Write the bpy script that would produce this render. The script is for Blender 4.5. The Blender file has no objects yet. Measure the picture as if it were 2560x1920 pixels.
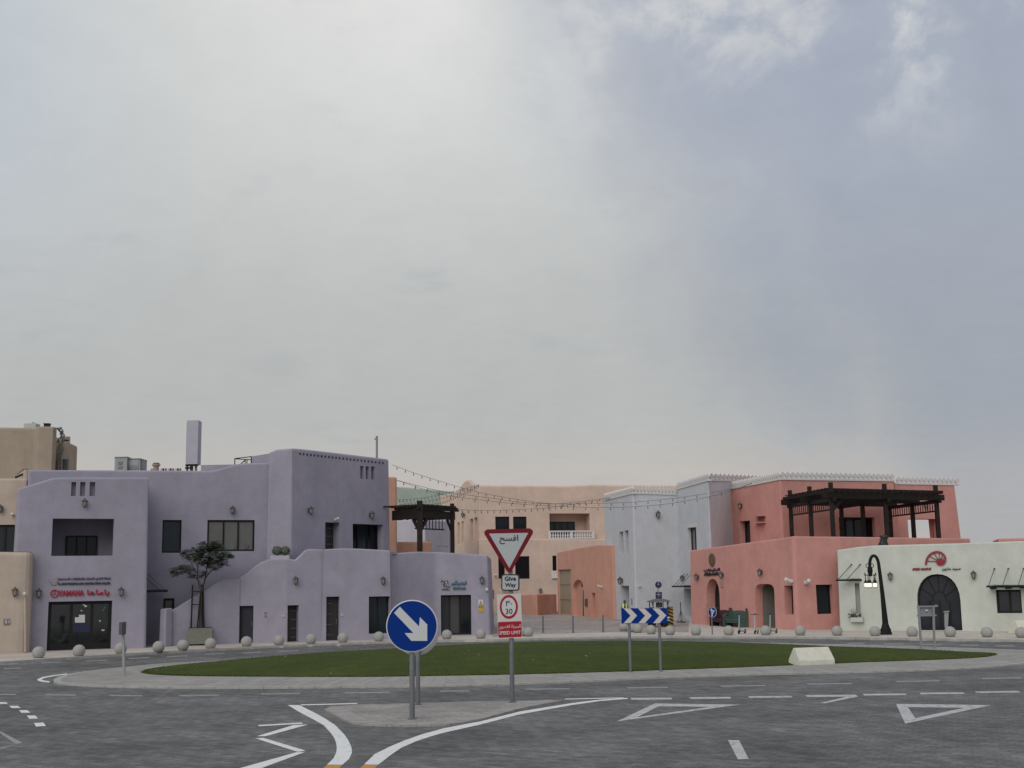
import bpy, math, random
from mathutils import Vector, Matrix
from mathutils.geometry import tessellate_polygon, delaunay_2d_cdt
random.seed(7)
scene = bpy.context.scene
COL = scene.collection
R = math.radians

# ------------------------------------------------------------------ camera
CAM_H, F_PX, PITCH, ROLL = 3.3, 3100.0, math.atan(490/3100.0), R(0.9)
cdat = bpy.data.cameras.new('camera'); cam = bpy.data.objects.new('camera', cdat); COL.objects.link(cam)
fw = Vector((0, math.cos(PITCH), math.sin(PITCH)))
up0 = Vector((0, -math.sin(PITCH), math.cos(PITCH))); rt0 = Vector((1, 0, 0))
rt = rt0*math.cos(ROLL) - up0*math.sin(ROLL)
up = rt0*math.sin(ROLL) + up0*math.cos(ROLL)
CP = Vector((0, 0, CAM_H))
cam.matrix_world = Matrix((( rt.x, up.x, -fw.x, CP.x), (rt.y, up.y, -fw.y, CP.y), (rt.z, up.z, -fw.z, CP.z), (0, 0, 0, 1)))
cdat.sensor_width = 36; cdat.lens = 36*F_PX/2560; cdat.clip_end = 6000; cdat.clip_start = .1
scene.camera = cam

# ------------------------------------------------------------------ world, sun, exposure
SUN_EL, SUN_AZ = R(40), R(-158)         # veiled sun behind the camera to the left; azimuth from +Y towards +X
w = bpy.data.worlds.new('World'); scene.world = w; w.use_nodes = True
nt = w.node_tree; N = nt.nodes; LK = nt.links; N.clear()
def nd(t, **k):
    n = N.new(t)
    for a, b in k.items(): setattr(n, a, b)
    return n
def mth(op, a, b=None, c=None, clamp=False):
    n = nd('ShaderNodeMath', operation=op); n.use_clamp = clamp
    for i, x in enumerate((a, b, c)):
        if x is None: continue
        if isinstance(x, (int, float)): n.inputs[i].default_value = x
        else: LK.new(x, n.inputs[i])
    return n.outputs[0]
def rng(x, a, b, lo=0.0, hi=1.0):
    n = nd('ShaderNodeMapRange', interpolation_type='SMOOTHSTEP')
    LK.new(x, n.inputs[0]); n.inputs[1].default_value = a; n.inputs[2].default_value = b
    n.inputs[3].default_value = lo; n.inputs[4].default_value = hi
    return n.outputs[0]
def mixc(f, a, b, mode='MIX'):
    n = nd('ShaderNodeMix', data_type='RGBA', blend_type=mode)
    if isinstance(f, (int, float)): n.inputs[0].default_value = f
    else: LK.new(f, n.inputs[0])
    for i, x in ((6, a), (7, b)):
        if isinstance(x, tuple): n.inputs[i].default_value = (*x, 1)
        else: LK.new(x, n.inputs[i])
    return n.outputs[2]
def noise(vec, sc, det=5, ro=.55, dist=0.0):
    n = nd('ShaderNodeTexNoise'); LK.new(vec, n.inputs['Vector'])
    n.inputs['Scale'].default_value = sc; n.inputs['Detail'].default_value = det
    n.inputs['Roughness'].default_value = ro; n.inputs['Distortion'].default_value = dist
    return n.outputs[0]
tc = nd('ShaderNodeTexCoord'); sep = nd('ShaderNodeSeparateXYZ'); LK.new(tc.outputs['Generated'], sep.inputs[0])
dx, dy, dz = sep.outputs
zz = mth('ADD', mth('MAXIMUM', dz, 0.0), .16)
comb = nd('ShaderNodeCombineXYZ'); LK.new(mth('DIVIDE', dx, zz), comb.inputs[0]); LK.new(mth('DIVIDE', dy, zz), comb.inputs[1])
pl = comb.outputs[0]
gv = tc.outputs['Generated']
n_big = noise(gv, 2.6, 5, .55, .5); n_mid = noise(gv, 15, 9, .60, .25); n_fine = noise(pl, 12, 8, .65, .3); n_str = noise(pl, 2.8, 6, .6, .3); n_lump = noise(gv, 6.2, 9, .58, .3)
side = mth('ADD', mth('ADD', dx, mth('MULTIPLY', mth('SUBTRACT', n_big, .5), .25)), mth('MULTIPLY', mth('SUBTRACT', dz, .25), .55))
side = mth('ADD', side, mth('MULTIPLY', mth('SUBTRACT', n_lump, .5), .30))
cool = rng(side, .0, .26)
high = rng(dz, .12, .42)
warm_c = mixc(high, (.475, .475, .46), (.60, .615, .605))
cool_c = mixc(high, (.345, .365, .405), (.405, .445, .525))
base = mixc(cool, warm_c, cool_c)
left = mth('MULTIPLY', rng(dx, -.22, -.42), high)
base = mixc(mth('MULTIPLY', left, .8), base, (.50, .565, .635))
# soft brightening of the thin cloud ahead
gd = Vector((math.sin(R(-6))*math.cos(R(30)), math.cos(R(-6))*math.cos(R(30)), math.sin(R(30))))
dot = nd('ShaderNodeVectorMath', operation='DOT_PRODUCT'); LK.new(tc.outputs['Generated'], dot.inputs[0]); dot.inputs[1].default_value = gd
glow = mth('POWER', mth('MAXIMUM', dot.outputs['Value'], 0.0), 60.0)
base = mixc(mth('MULTIPLY', mth('MULTIPLY', glow, .85), rng(cool, 0, 1, 1, .35), clamp=True), base, (.84, .835, .81))
# pale pinkish band low over the horizon, fading into the grey blue side
hz = mth('MULTIPLY', rng(dz, .075, .125, 1, 0), rng(cool, 0, 1, .8, .25))
base = mixc(hz, base, (.53, .475, .44))
# broken, brighter rims high up on the grey-blue side and soft darker smudges everywhere
zone = mth('MULTIPLY', rng(side, .02, .16), rng(dz, .22, .40))
base = mixc(mth('MULTIPLY', mth('MULTIPLY', zone, rng(n_lump, .56, .40)), .55), base, (.37, .395, .475))
hi = mth('MULTIPLY', mth('MULTIPLY', rng(n_mid, .44, .64), rng(n_lump, .42, .58)), mth('MULTIPLY', zone, rng(dz, .27, .41)))
base = mixc(mth('MULTIPLY', hi, .9), base, (.64, .645, .645))
base = mixc(mth('MULTIPLY', rng(n_str, .56, .70), .30), base, (.40, .415, .44))
sm = mth('ADD', .90, mth('ADD', mth('MULTIPLY', n_fine, .09), mth('MULTIPLY', n_mid, .11)))
vm = nd('ShaderNodeVectorMath', operation='SCALE'); LK.new(base, vm.inputs[0]); LK.new(sm, vm.inputs['Scale'])
sky = nd('ShaderNodeTexSky'); sky.sky_type = 'NISHITA'; sky.sun_disc = False
sky.sun_elevation = SUN_EL; sky.sun_rotation = SUN_AZ
tenfold = nd('ShaderNodeVectorMath', operation='SCALE'); LK.new(vm.outputs[0], tenfold.inputs[0]); tenfold.inputs['Scale'].default_value = 10.0
col = mixc(.93, sky.outputs[0], tenfold.outputs[0])
bg = nd('ShaderNodeBackground'); LK.new(col, bg.inputs[0]); bg.inputs[1].default_value = .10
wo = nd('ShaderNodeOutputWorld'); LK.new(bg.outputs[0], wo.inputs[0])
sl = bpy.data.lights.new('sun', 'SUN'); sl.energy = 1.35; sl.angle = R(55); sl.color = (1, .965, .92)
so = bpy.data.objects.new('sun', sl); COL.objects.link(so)
sd = Vector((math.sin(SUN_AZ)*math.cos(SUN_EL), math.cos(SUN_AZ)*math.cos(SUN_EL), math.sin(SUN_EL)))
so.rotation_euler = sd.to_track_quat('Z', 'Y').to_euler()
so.location = (0, 0, 60)
vs = scene.view_settings; vs.view_transform = 'Standard'; vs.look = 'None'; vs.exposure = 0; vs.gamma = 1; vs.use_curve_mapping = False

# ------------------------------------------------------------------ pixel <-> place helpers (photograph pixels, 2560 x 1920)
def ray(x, y): return fw*F_PX + rt*(x-1280) - up*(y-960)
def G(x, y, z=0.0):
    r = ray(x, y); t = (z-CAM_H)/r.z; return CP + r*t
def AT(x, y, Y):
    r = ray(x, y); return CP + r*(Y/r.y)
def proj(p):
    d = Vector(p)-CP; c = d.dot(fw); return (1280+F_PX*d.dot(rt)/c, 960-F_PX*d.dot(up)/c)
def XY(x, Y):                      # ground position at pixel column x and distance Y
    y = 1450.0
    for _ in range(4):
        p = AT(x, y, Y); q = proj((p.x, p.y, 0)); y = q[1]; 
    return Vector((p.x, Y))
KD = 1.032                        # hand-estimated distances below come out short; this scales them to the ground projection
XY0 = XY
def XY(x, Y, y=None):               # y: picture row where the column x was read (an upright edge leans in the picture)
    if y is None: return XY0(x, Y*KD)
    p = AT(x, y, Y*KD); return Vector((p.x, p.y))
def g2(x, y): p = G(x, y); return Vector((p.x, p.y))
def zat(P, py):
    lo, hi = -5.0, 60.0
    for _ in range(50):
        m = (lo+hi)/2
        if proj((P[0], P[1], m))[1] > py: lo = m
        else: hi = m
    return (lo+hi)/2

# ------------------------------------------------------------------ materials
MATS = {}
def principled(name):
    m = bpy.data.materials.new(name); m.use_nodes = True
    return m, m.node_tree, m.node_tree.nodes['Principled BSDF']
def simple(name, col, rough=.6, metal=0.0, var=.0, sc=8.0, spec=.5):
    if name in MATS: return MATS[name]
    m, t, b = principled(name)
    b.inputs['Base Color'].default_value = (*col, 1); b.inputs['Roughness'].default_value = rough
    b.inputs['Metallic'].default_value = metal; b.inputs['Specular IOR Level'].default_value = spec
    if var:
        n = t.nodes.new('ShaderNodeTexNoise'); n.inputs['Scale'].default_value = sc; n.inputs['Detail'].default_value = 5
        c = t.nodes.new('ShaderNodeTexCoord'); t.links.new(c.outputs['Object'], n.inputs['Vector'])
        r = t.nodes.new('ShaderNodeValToRGB'); t.links.new(n.outputs[0], r.inputs[0])
        r.color_ramp.elements[0].position = .3; r.color_ramp.elements[1].position = .7
        r.color_ramp.elements[0].color = (*[x*(1-var) for x in col], 1); r.color_ramp.elements[1].color = (*[x*(1+var) for x in col], 1)
        t.links.new(r.outputs[0], b.inputs['Base Color'])
    MATS[name] = m; return m
def plaster(name, col, dirt=.22):
    """hand-trowelled painted render: patches, fine grain, faint rain streaks"""
    m, t, b = principled(name); n = t.nodes; l = t.links
    c = n.new('ShaderNodeTexCoord')
    def nz(sc, det, vec, ro=.55):
        x = n.new('ShaderNodeTexNoise'); x.inputs['Scale'].default_value = sc; x.inputs['Detail'].default_value = det
        x.inputs['Roughness'].default_value = ro; l.new(vec, x.inputs['Vector']); return x.outputs[0]
    mp = n.new('ShaderNodeMapping'); mp.inputs['Scale'].default_value = (2.2, 2.2, .16); l.new(c.outputs['Object'], mp.inputs[0])
    a = nz(.45, 6, c.outputs['Object'], .62); s = nz(1.0, 5, mp.outputs[0]); g = nz(9, 6, c.outputs['Object'])
    def ramp(src, lo, hi, c0, c1):
        r = n.new('ShaderNodeMapRange'); l.new(src, r.inputs[0]); r.inputs[1].default_value = lo; r.inputs[2].default_value = hi
        r.inputs[3].default_value = c0; r.inputs[4].default_value = c1; return r.outputs[0]
    def mul(x, y):
        q = n.new('ShaderNodeMath'); q.operation = 'MULTIPLY'; l.new(x, q.inputs[0]); l.new(y, q.inputs[1]); return q.outputs[0]
    tr = nz(1.7, 3, c.outputs['Object'], .5)
    v = mul(mul(mul(ramp(tr, .38, .62, .97, 1.025), ramp(a, .3, .7, 1-dirt*.55, 1+dirt*.25)), ramp(s, .4, .8, 1.01, 1-dirt*.22)), ramp(g, .3, .7, .97, 1.03))
    q = n.new('ShaderNodeVectorMath'); q.operation = 'SCALE'; q.inputs[0].default_value = col; l.new(v, q.inputs['Scale'])
    l.new(q.outputs[0], b.inputs['Base Color'])
    b.inputs['Roughness'].default_value = .92; b.inputs['Specular IOR Level'].default_value = .15
    bp = n.new('ShaderNodeBump'); bp.inputs['Strength'].default_value = .35; bp.inputs['Distance'].default_value = .03
    l.new(nz(2.5, 7, c.outputs['Object']), bp.inputs['Height']); l.new(bp.outputs[0], b.inputs['Normal'])
    MATS[name] = m; return m
def paving(name, c1, c2, cm, bw, bh, rot=0.0, mortar=.03, mott=.22, msc=.25, rough=.85, fine=1.0, bump=.25):
    m, t, b = principled(name); n = t.nodes; l = t.links
    c = n.new('ShaderNodeTexCoord'); mp = n.new('ShaderNodeMapping'); mp.inputs['Rotation'].default_value = (0, 0, rot)
    l.new(c.outputs['Object'], mp.inputs[0])
    k = n.new('ShaderNodeTexBrick'); l.new(mp.outputs[0], k.inputs['Vector'])
    k.inputs['Color1'].default_value = (*c1, 1); k.inputs['Color2'].default_value = (*c2, 1); k.inputs['Mortar'].default_value = (*cm, 1)
    k.inputs['Scale'].default_value = 1; k.inputs['Brick Width'].default_value = bw; k.inputs['Row Height'].default_value = bh
    k.inputs['Mortar Size'].default_value = mortar*bh; k.inputs['Mortar Smooth'].default_value = .4; k.inputs['Bias'].default_value = 0
    v = None
    for sc, det, amp in ((msc, 6, mott), (1.3*fine, 5, mott*.7), (9*fine, 3, mott*.8)):
        x = n.new('ShaderNodeTexNoise'); x.inputs['Scale'].default_value = sc; x.inputs['Detail'].default_value = det; l.new(c.outputs['Object'], x.inputs['Vector'])
        r = n.new('ShaderNodeMapRange'); l.new(x.outputs[0], r.inputs[0]); r.inputs[1].default_value = .3; r.inputs[2].default_value = .7
        r.inputs[3].default_value = 1-amp; r.inputs[4].default_value = 1+amp
        if v is None: v = r.outputs[0]
        else:
            q = n.new('ShaderNodeMath'); q.operation = 'MULTIPLY'; l.new(v, q.inputs[0]); l.new(r.outputs[0], q.inputs[1]); v = q.outputs[0]
    q = n.new('ShaderNodeVectorMath'); q.operation = 'SCALE'; l.new(k.outputs[0], q.inputs[0]); l.new(v, q.inputs['Scale'])
    l.new(q.outputs[0], b.inputs['Base Color']); b.inputs['Roughness'].default_value = rough; b.inputs['Specular IOR Level'].default_value = .3
    bp = n.new('ShaderNodeBump'); bp.inputs['Strength'].default_value = bump; bp.inputs['Distance'].default_value = .02
    l.new(q.outputs[0], bp.inputs['Height']); l.new(bp.outputs[0], b.inputs['Normal'])
    MATS[name] = m; return m
def paint(name, col, under, wear=.5):
    m, t, b = principled(name); n = t.nodes; l = t.links
    c = n.new('ShaderNodeTexCoord'); v = None
    x = n.new('ShaderNodeTexNoise'); x.inputs['Scale'].default_value = 7; x.inputs['Detail'].default_value = 8; x.inputs['Roughness'].default_value = .7
    l.new(c.outputs['Object'], x.inputs['Vector'])
    r = n.new('ShaderNodeMapRange'); l.new(x.outputs[0], r.inputs[0]); r.inputs[1].default_value = wear-.08; r.inputs[2].default_value = wear+.1
    mx = n.new('ShaderNodeMix'); mx.data_type = 'RGBA'; l.new(r.outputs[0], mx.inputs[0])
    mx.inputs[6].default_value = (*col, 1); mx.inputs[7].default_value = (*under, 1)
    l.new(mx.outputs[2], b.inputs['Base Color']); b.inputs['Roughness'].default_value = .7
    MATS[name] = m; return m
def emit(name, col, s):
    m = bpy.data.materials.new(name); m.use_nodes = True; t = m.node_tree; t.nodes.clear()
    e = t.nodes.new('ShaderNodeEmission'); e.inputs[0].default_value = (*col, 1); e.inputs[1].default_value = s
    o = t.nodes.new('ShaderNodeOutputMaterial'); t.links.new(e.outputs[0], o.inputs[0]); MATS[name] = m; return m
def clear_glass(name, tint=(.75, .8, .8), gloss=.16):
    m = bpy.data.materials.new(name); m.use_nodes = True; t = m.node_tree; t.nodes.clear()
    a = t.nodes.new('ShaderNodeBsdfTransparent'); a.inputs[0].default_value = (*tint, 1)
    g = t.nodes.new('ShaderNodeBsdfGlossy'); g.inputs['Roughness'].default_value = .04
    x = t.nodes.new('ShaderNodeMixShader'); x.inputs[0].default_value = gloss
    t.links.new(a.outputs[0], x.inputs[1]); t.links.new(g.outputs[0], x.inputs[2])
    o = t.nodes.new('ShaderNodeOutputMaterial'); t.links.new(x.outputs[0], o.inputs[0]); MATS[name] = m; return m

LILAC = plaster('lilac plaster', (.345, .322, .385))
LILAC2 = plaster('pale lilac plaster', (.46, .44, .49))
BEIGE = plaster('beige plaster', (.50, .415, .34))
BEIGE2 = plaster('darker beige plaster', (.37, .305, .24))
PEACH = plaster('peach plaster', (.64, .49, .40))
ORANGE = plaster('orange plaster', (.50, .285, .20))
TERRA = plaster('terracotta plaster', (.62, .335, .25))
PINK = plaster('coral pink plaster', (.58, .29, .25))
WHITE = plaster('grey white plaster', (.565, .575, .60), .1)
GREEN = plaster('pale green plaster', (.57, .59, .525))
MINT = plaster('mint plaster', (.47, .54, .47))
CREAMW = simple('white cast stone', (.62, .60, .58), .85, var=.1)
GLASS = simple('dark window glass', (.008, .010, .014), .06, spec=.32)
GLASSB = simple('blue grey window glass', (.016, .025, .031), .08, spec=.35)
BLIND = simple('glass over drawn blinds', (.13, .128, .118), .12, var=.08, sc=2, spec=.5)
FRAME = simple('dark bronze frame', (.013, .0125, .013), .55, spec=.25)
DOORM = simple('dark timber door', (.028, .023, .022), .5, var=.2, sc=6)
WOOD = simple('black stained pergola timber', (.024, .018, .0155), .75, var=.3, sc=5, spec=.2)
STEEL = simple('galvanised steel', (.15, .155, .165), .55, .2, var=.12, sc=6)
GALV = simple('weathered sign back', (.24, .25, .26), .6, .1, var=.1, sc=4)
BLACK = simple('black painted iron', (.009, .0095, .010), .6, spec=.2)
CONC = simple('cast concrete', (.335, .328, .305), .9, var=.12, sc=14)
BARRIER = simple('cream painted concrete', (.62, .60, .50), .85, var=.08, sc=5)
WHITEP = simple('white sign sheeting', (.55, .55, .55), .5)
CREAMP = simple('pinkish white sign sheeting', (.58, .53, .50), .5)
REDP = simple('red sign sheeting', (.15, .008, .016), .5, spec=.2)
REDB = simple('bright red sign sheeting', (.33, .016, .028), .5, spec=.2)
BLUEP = simple('blue sign sheeting', (.002, .030, .20), .5, spec=.1)
NAVYP = simple('navy sign sheeting', (.012, .016, .06), .45)
INK = simple('black lettering', (.012, .012, .016), .5)
INKB = simple('navy lettering', (.016, .016, .045), .45)
REDL = simple('red channel letters', (.36, .012, .02), .4)
DREDL = simple('dark red letters', (.26, .014, .03), .45)
TEALL = simple('teal letters', (.018, .16, .22), .4)
SILV = simple('polished silver emblem', (.55, .55, .57), .25, .8)
BRONZE = simple('bronze emblem', (.17, .115, .065), .5, .3)
WCAM = simple('white camera housing', (.62, .60, .58), .5)
LGLASS = simple('frosted lantern glass', (.30, .30, .29), .3)
LFRAME = simple('weathered lantern metal', (.075, .065, .065), .55)
YELL = simple('yellow sign', (.50, .30, .03), .5)
ROAD = paving('grey block paved road', (.112, .109, .104), (.170, .166, .159), (.070, .068, .064), .42, .21, R(38), .06, .30, .3, fine=2.4)
PAVE = paving('tan pavement slabs', (.47, .41, .355), (.55, .485, .42), (.36, .32, .28), .6, .3, R(20), .03, .10, .3)
PLAZA = paving('pinkish plaza paving', (.30, .255, .235), (.37, .325, .30), (.2, .18, .17), 2.4, 1.2, R(12), .05, .16, .12)
RINGP = paving('pale island paving', (.27, .255, .235), (.33, .31, .285), (.26, .25, .23), .45, .45, R(4), .03, .10, .3)
SPLIT = paving('pinkish refuge paving', (.275, .25, .23), (.345, .32, .295), (.16, .145, .135), .5, .28, R(-18), .03, .16, .5)
KERB = simple('kerb stone', (.37, .36, .335), .85, var=.15, sc=3)
SLAB = simple('refuge edge slab', (.32, .295, .275), .85, var=.15, sc=3)
RSLAB = [simple('island slab %s' % w_, c, .85, var=.1, sc=3) for w_, c in (('light', (.32, .305, .28)), ('mid', (.285, .27, .25)), ('warm', (.305, .28, .255)))]
PAINT = paint('white road paint', (.74, .735, .71), (.24, .24, .24), .63)
PAINTF = paint('faded road paint', (.31, .31, .305), (.20, .20, .20), .53)
PAINTM = paint('worn white road paint', (.50, .50, .49), (.18, .18, .178), .57)
OPAINT = paint('orange road paint', (.55, .24, .03), (.22, .17, .12), .62)
LIT = emit('lit warm lamp globe', (1, .90, .70), 1.3)
GROUND = simple('sandy ground', (.30, .27, .23), .95, var=.15, sc=.3)

# ------------------------------------------------------------------ mesh building
class MB:
    def __init__(s): s.v = []; s.f = []; s.m = []
    def add(s, vs_, fs, mi=0):
        o = len(s.v); s.v += [tuple(x) for x in vs_]; s.f += [tuple(i+o for i in q) for q in fs]; s.m += [mi]*len(fs)
    def box(s, c, sz, M=None, mi=0):
        hx, hy, hz_ = sz[0]/2, sz[1]/2, sz[2]/2
        P = [Vector((a*hx, b*hy, d*hz_)) for d in (-1, 1) for a, b in ((-1, -1), (1, -1), (1, 1), (-1, 1))]
        if M is not None: P = [M @ p for p in P]
        s.hexa([p+Vector(c) for p in P], mi)
    def hexa(s, P, mi=0):
        s.add(P, [(3, 2, 1, 0), (4, 5, 6, 7), (0, 1, 5, 4), (1, 2, 6, 5), (2, 3, 7, 6), (3, 0, 4, 7)], mi)
    def beam(s, a, b, w_, h_, mi=0, upv=Vector((0, 0, 1))):
        a = Vector(a); b = Vector(b); d = (b-a).normalized()
        x = d.cross(upv)
        if x.length < 1e-4: x = d.cross(Vector((0, 1, 0)))
        x.normalize(); z = x.cross(d)
        q = [x*-w_/2 - z*h_/2, x*w_/2 - z*h_/2, x*w_/2 + z*h_/2, x*-w_/2 + z*h_/2]
        P = [a+k for k in q]+[b+k for k in q]
        s.add(P, [(0, 1, 2, 3), (7, 6, 5, 4), (0, 4, 5, 1), (1, 5, 6, 2), (2, 6, 7, 3), (3, 7, 4, 0)], mi)
    def tube(s, pts, rad, n=8, mi=0, cap=True):
        pts = [Vector(p) for p in pts]
        if not isinstance(rad, (list, tuple)): rad = [rad]*len(pts)
        rings = []; x = None
        for i, p in enumerate(pts):
            d = (pts[min(i+1, len(pts)-1)]-pts[max(i-1, 0)]).normalized()
            if x is None:
                x = d.cross(Vector((0, 0, 1)))
                if x.length < 1e-3: x = Vector((1, 0, 0))
            x = (x - d*x.dot(d)).normalized(); y = d.cross(x)
            rings.append([p+(x*math.cos(2*math.pi*k/n)+y*math.sin(2*math.pi*k/n))*rad[i] for k in range(n)])
        vs_ = [q for r_ in rings for q in r_]; fs = []
        for i in range(len(pts)-1):
            for k in range(n):
                fs.append((i*n+k, i*n+(k+1) % n, (i+1)*n+(k+1) % n, (i+1)*n+k))
        if cap: fs += [tuple(reversed(range(n))), tuple(range((len(pts)-1)*n, len(pts)*n))]
        s.add(vs_, fs, mi)
    def lathe(s, prof, n=16, o=(0, 0, 0), M=None, mi=0, ph=0.0, cap=True):
        vs_ = []; o = Vector(o)
        for r_, z in prof:
            for k in range(n):
                a = 2*math.pi*k/n+ph; p = Vector((r_*math.cos(a), r_*math.sin(a), z))
                vs_.append((M @ p if M is not None else p)+o)
        fs = [(i*n+k, i*n+(k+1) % n, (i+1)*n+(k+1) % n, (i+1)*n+k) for i in range(len(prof)-1) for k in range(n)]
        if cap and prof[0][0] > 1e-4: fs.append(tuple(reversed(range(n))))
        if cap and prof[-1][0] > 1e-4: fs.append(tuple(range((len(prof)-1)*n, len(prof)*n)))
        s.add(vs_, fs, mi)
    def ball(s, c, r_, n=12, m_=8, sq=(1, 1, 1), mi=0):
        prof = [(max(1e-5, math.sin(math.pi*i/m_)), -math.cos(math.pi*i/m_)) for i in range(m_+1)]
        M = Matrix.Diagonal((r_*sq[0], r_*sq[1], r_*sq[2])); s.lathe(prof, n, c, M, mi)
    def prism(s, poly, vec, mi=0):
        """poly: 3-D points of a planar outline, extruded along vec"""
        P = [Vector(p) for p in poly]; v_ = Vector(vec); n = len(P)
        nrm = Vector((0, 0, 0))
        for i in range(n): nrm += P[i].cross(P[(i+1) % n])
        if nrm.dot(v_) < 0: P.reverse()
        tri = tessellate_polygon([P])
        vs_ = P+[p+v_ for p in P]; fs = []
        for a, b, c in tri:
            if (P[b]-P[a]).cross(P[c]-P[a]).dot(v_) < 0: b, c = c, b
            fs += [(c, b, a), (a+n, b+n, c+n)]
        fs += [(i, (i+1) % n, (i+1) % n+n, i+n) for i in range(n)]
        s.add(vs_, fs, mi)
    def mesh(s, name, mats, smooth=False):
        me = bpy.data.meshes.new(name); me.from_pydata(s.v, [], s.f)
        for m in (mats if isinstance(mats, (list, tuple)) else [mats]): me.materials.append(m)
        if any(s.m): me.polygons.foreach_set('material_index', s.m)
        if smooth:
            me.polygons.foreach_set('use_smooth', [True]*len(me.polygons)); me.set_sharp_from_angle(angle=R(40))
        me.update(); return me
    def obj(s, name, mats, parent=None, smooth=False):
        return link(name, s.mesh(name, mats, smooth), parent)
def link(name, me, parent=None):
    o = bpy.data.objects.new(name, me); COL.objects.link(o)
    if parent is not None:
        o.parent = parent
        o.matrix_parent_inverse = WORLD.get(parent, Matrix()).inverted()
    return o
WORLD = {}
def thing(name, label, cat, loc=(0, 0, 0), group=None):
    o = bpy.data.objects.new(name, None); COL.objects.link(o); o.location = loc; o.empty_display_size = .3
    WORLD[o] = Matrix.Translation(Vector(loc))
    o['label'] = label; o['category'] = cat
    if group: o['group'] = group
    return o
def tag(o, label, cat, group=None):
    o['label'] = label; o['category'] = cat
    if group: o['group'] = group
    return o
def struct(o): o['kind'] = 'structure'; return o
def copy_tree(src, M, label, group=None):
    """a copy of a thing built round the origin, put at matrix M; meshes are shared"""
    def rec(o, par):
        c = o.copy(); COL.objects.link(c); c.parent = par
        for ch in CH[o]: rec(ch, c)
        return c
    CH = {}
    def scan(o):
        CH[o] = list(o.children)
        for k in CH[o]: scan(k)
    scan(src)
    r = rec(src, None); r.matrix_world = M; r['label'] = label
    if group: r['group'] = group
    return r

# ------------------------------------------------------------------ lettering
AR = {'ا': (0xFE8D, 2), 'ب': (0xFE8F, 4), 'ة': (0xFE93, 2), 'ت': (0xFE95, 4), 'ج': (0xFE9D, 4), 'ح': (0xFEA1, 4), 'خ': (0xFEA5, 4),
      'د': (0xFEA9, 2), 'ر': (0xFEAD, 2), 'س': (0xFEB1, 4), 'ش': (0xFEB5, 4), 'ص': (0xFEB9, 4), 'ع': (0xFEC9, 4), 'ف': (0xFED1, 4),
      'ق': (0xFED5, 4), 'ك': (0xFED9, 4), 'ل': (0xFEDD, 4), 'م': (0xFEE1, 4), 'ن': (0xFEE5, 4), 'ه': (0xFEE9, 4), 'و': (0xFEED, 2),
      'ى': (0xFEEF, 2), 'ي': (0xFEF1, 4), 'ﻻ': (0xFEFB, 2), 'ـ': (0x640, 9)}
def arabic(t):
    t = t.replace('لا', 'ﻻ'); out = []
    for i, ch in enumerate(t):
        if ch not in AR: out.append(ch); continue
        b, n = AR[ch]
        if n == 9: out.append('ـ'); continue
        prev = i > 0 and t[i-1] in AR and AR[t[i-1]][1] in (4, 9)
        nxt = i < len(t)-1 and t[i+1] in AR and n == 4
        k = (3 if nxt else 1) if prev else (2 if nxt else 0)
        out.append(chr(b+k))
    return ''.join(reversed(out))
def lettering(name, body, parent, mat, o, ux, uz, n, W, H, th=.04, bold=.012, shear=0.0):
    c = bpy.data.curves.new(name, 'FONT'); c.body = body; c.extrude = .5; c.offset = bold; c.resolution_u = 2; c.align_x = 'CENTER'; c.shear = shear
    t = bpy.data.objects.new(name, c); COL.objects.link(t); bpy.context.view_layer.update()
    me = bpy.data.meshes.new_from_object(t.evaluated_get(bpy.context.evaluated_depsgraph_get())); bpy.data.objects.remove(t); bpy.data.curves.remove(c)
    xs = [v.co.x for v in me.vertices]; ys = [v.co.y for v in me.vertices]
    x0, x1, y0, y1 = min(xs), max(xs), min(ys), max(ys); o = Vector(o); ux = Vector(ux); uz = Vector(uz); n = Vector(n)
    for v in me.vertices:
        x, y, z = v.co
        v.co = o + ux*((x-x0)/(x1-x0)*W) + uz*((y-y0)/(y1-y0)*H) + n*((z+.5)*th)
    me.name = name; me.materials.clear(); me.materials.append(mat)
    return link(name, me, parent)

# ------------------------------------------------------------------ building blocks with battered, round-edged walls
class Seg:
    """one straight wall face: u along it (left to right seen from outside), z up, d inwards"""
    def __init__(s, P0, P1, b, m0, m1, off=0.0):
        s.P0 = P0.copy(); e = P1-P0; s.L = e.length; s.ux = e/s.L; s.nin = Vector((-s.ux.y, s.ux.x)); s.b = b
        s.m0 = m0; s.m1 = m1
    def pt(s, u, z, d=0.0):
        k = min(max(u/s.L, 0), 1); m = s.m0*(1-k)+s.m1*k
        p = s.P0+s.ux*u+m*(s.b*z)+s.nin*d
        return Vector((p.x, p.y, z))
    def uv(s, x, y):
        r = ray(x, y); c = Vector((CP.x, CP.y))-s.P0
        f0 = c.dot(s.nin)-s.b*CP.z; fr = Vector((r.x, r.y)).dot(s.nin)-s.b*r.z
        P = CP+r*(-f0/fr); u = (Vector((P.x, P.y))-s.P0).dot(s.ux)
        for _ in range(3):
            q = s.pt(u, P.z); u += (Vector((P.x, P.y))-Vector((q.x, q.y))).dot(s.ux)
        return u, P.z
    @property
    def n3(s): return Vector((-s.nin.x, -s.nin.y, 0))
    @property
    def u3(s): return Vector((s.ux.x, s.ux.y, 0))
    def at(s, x, y, out=0.0):
        u, z = s.uv(x, y); return s.pt(u, z, -out)

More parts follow.
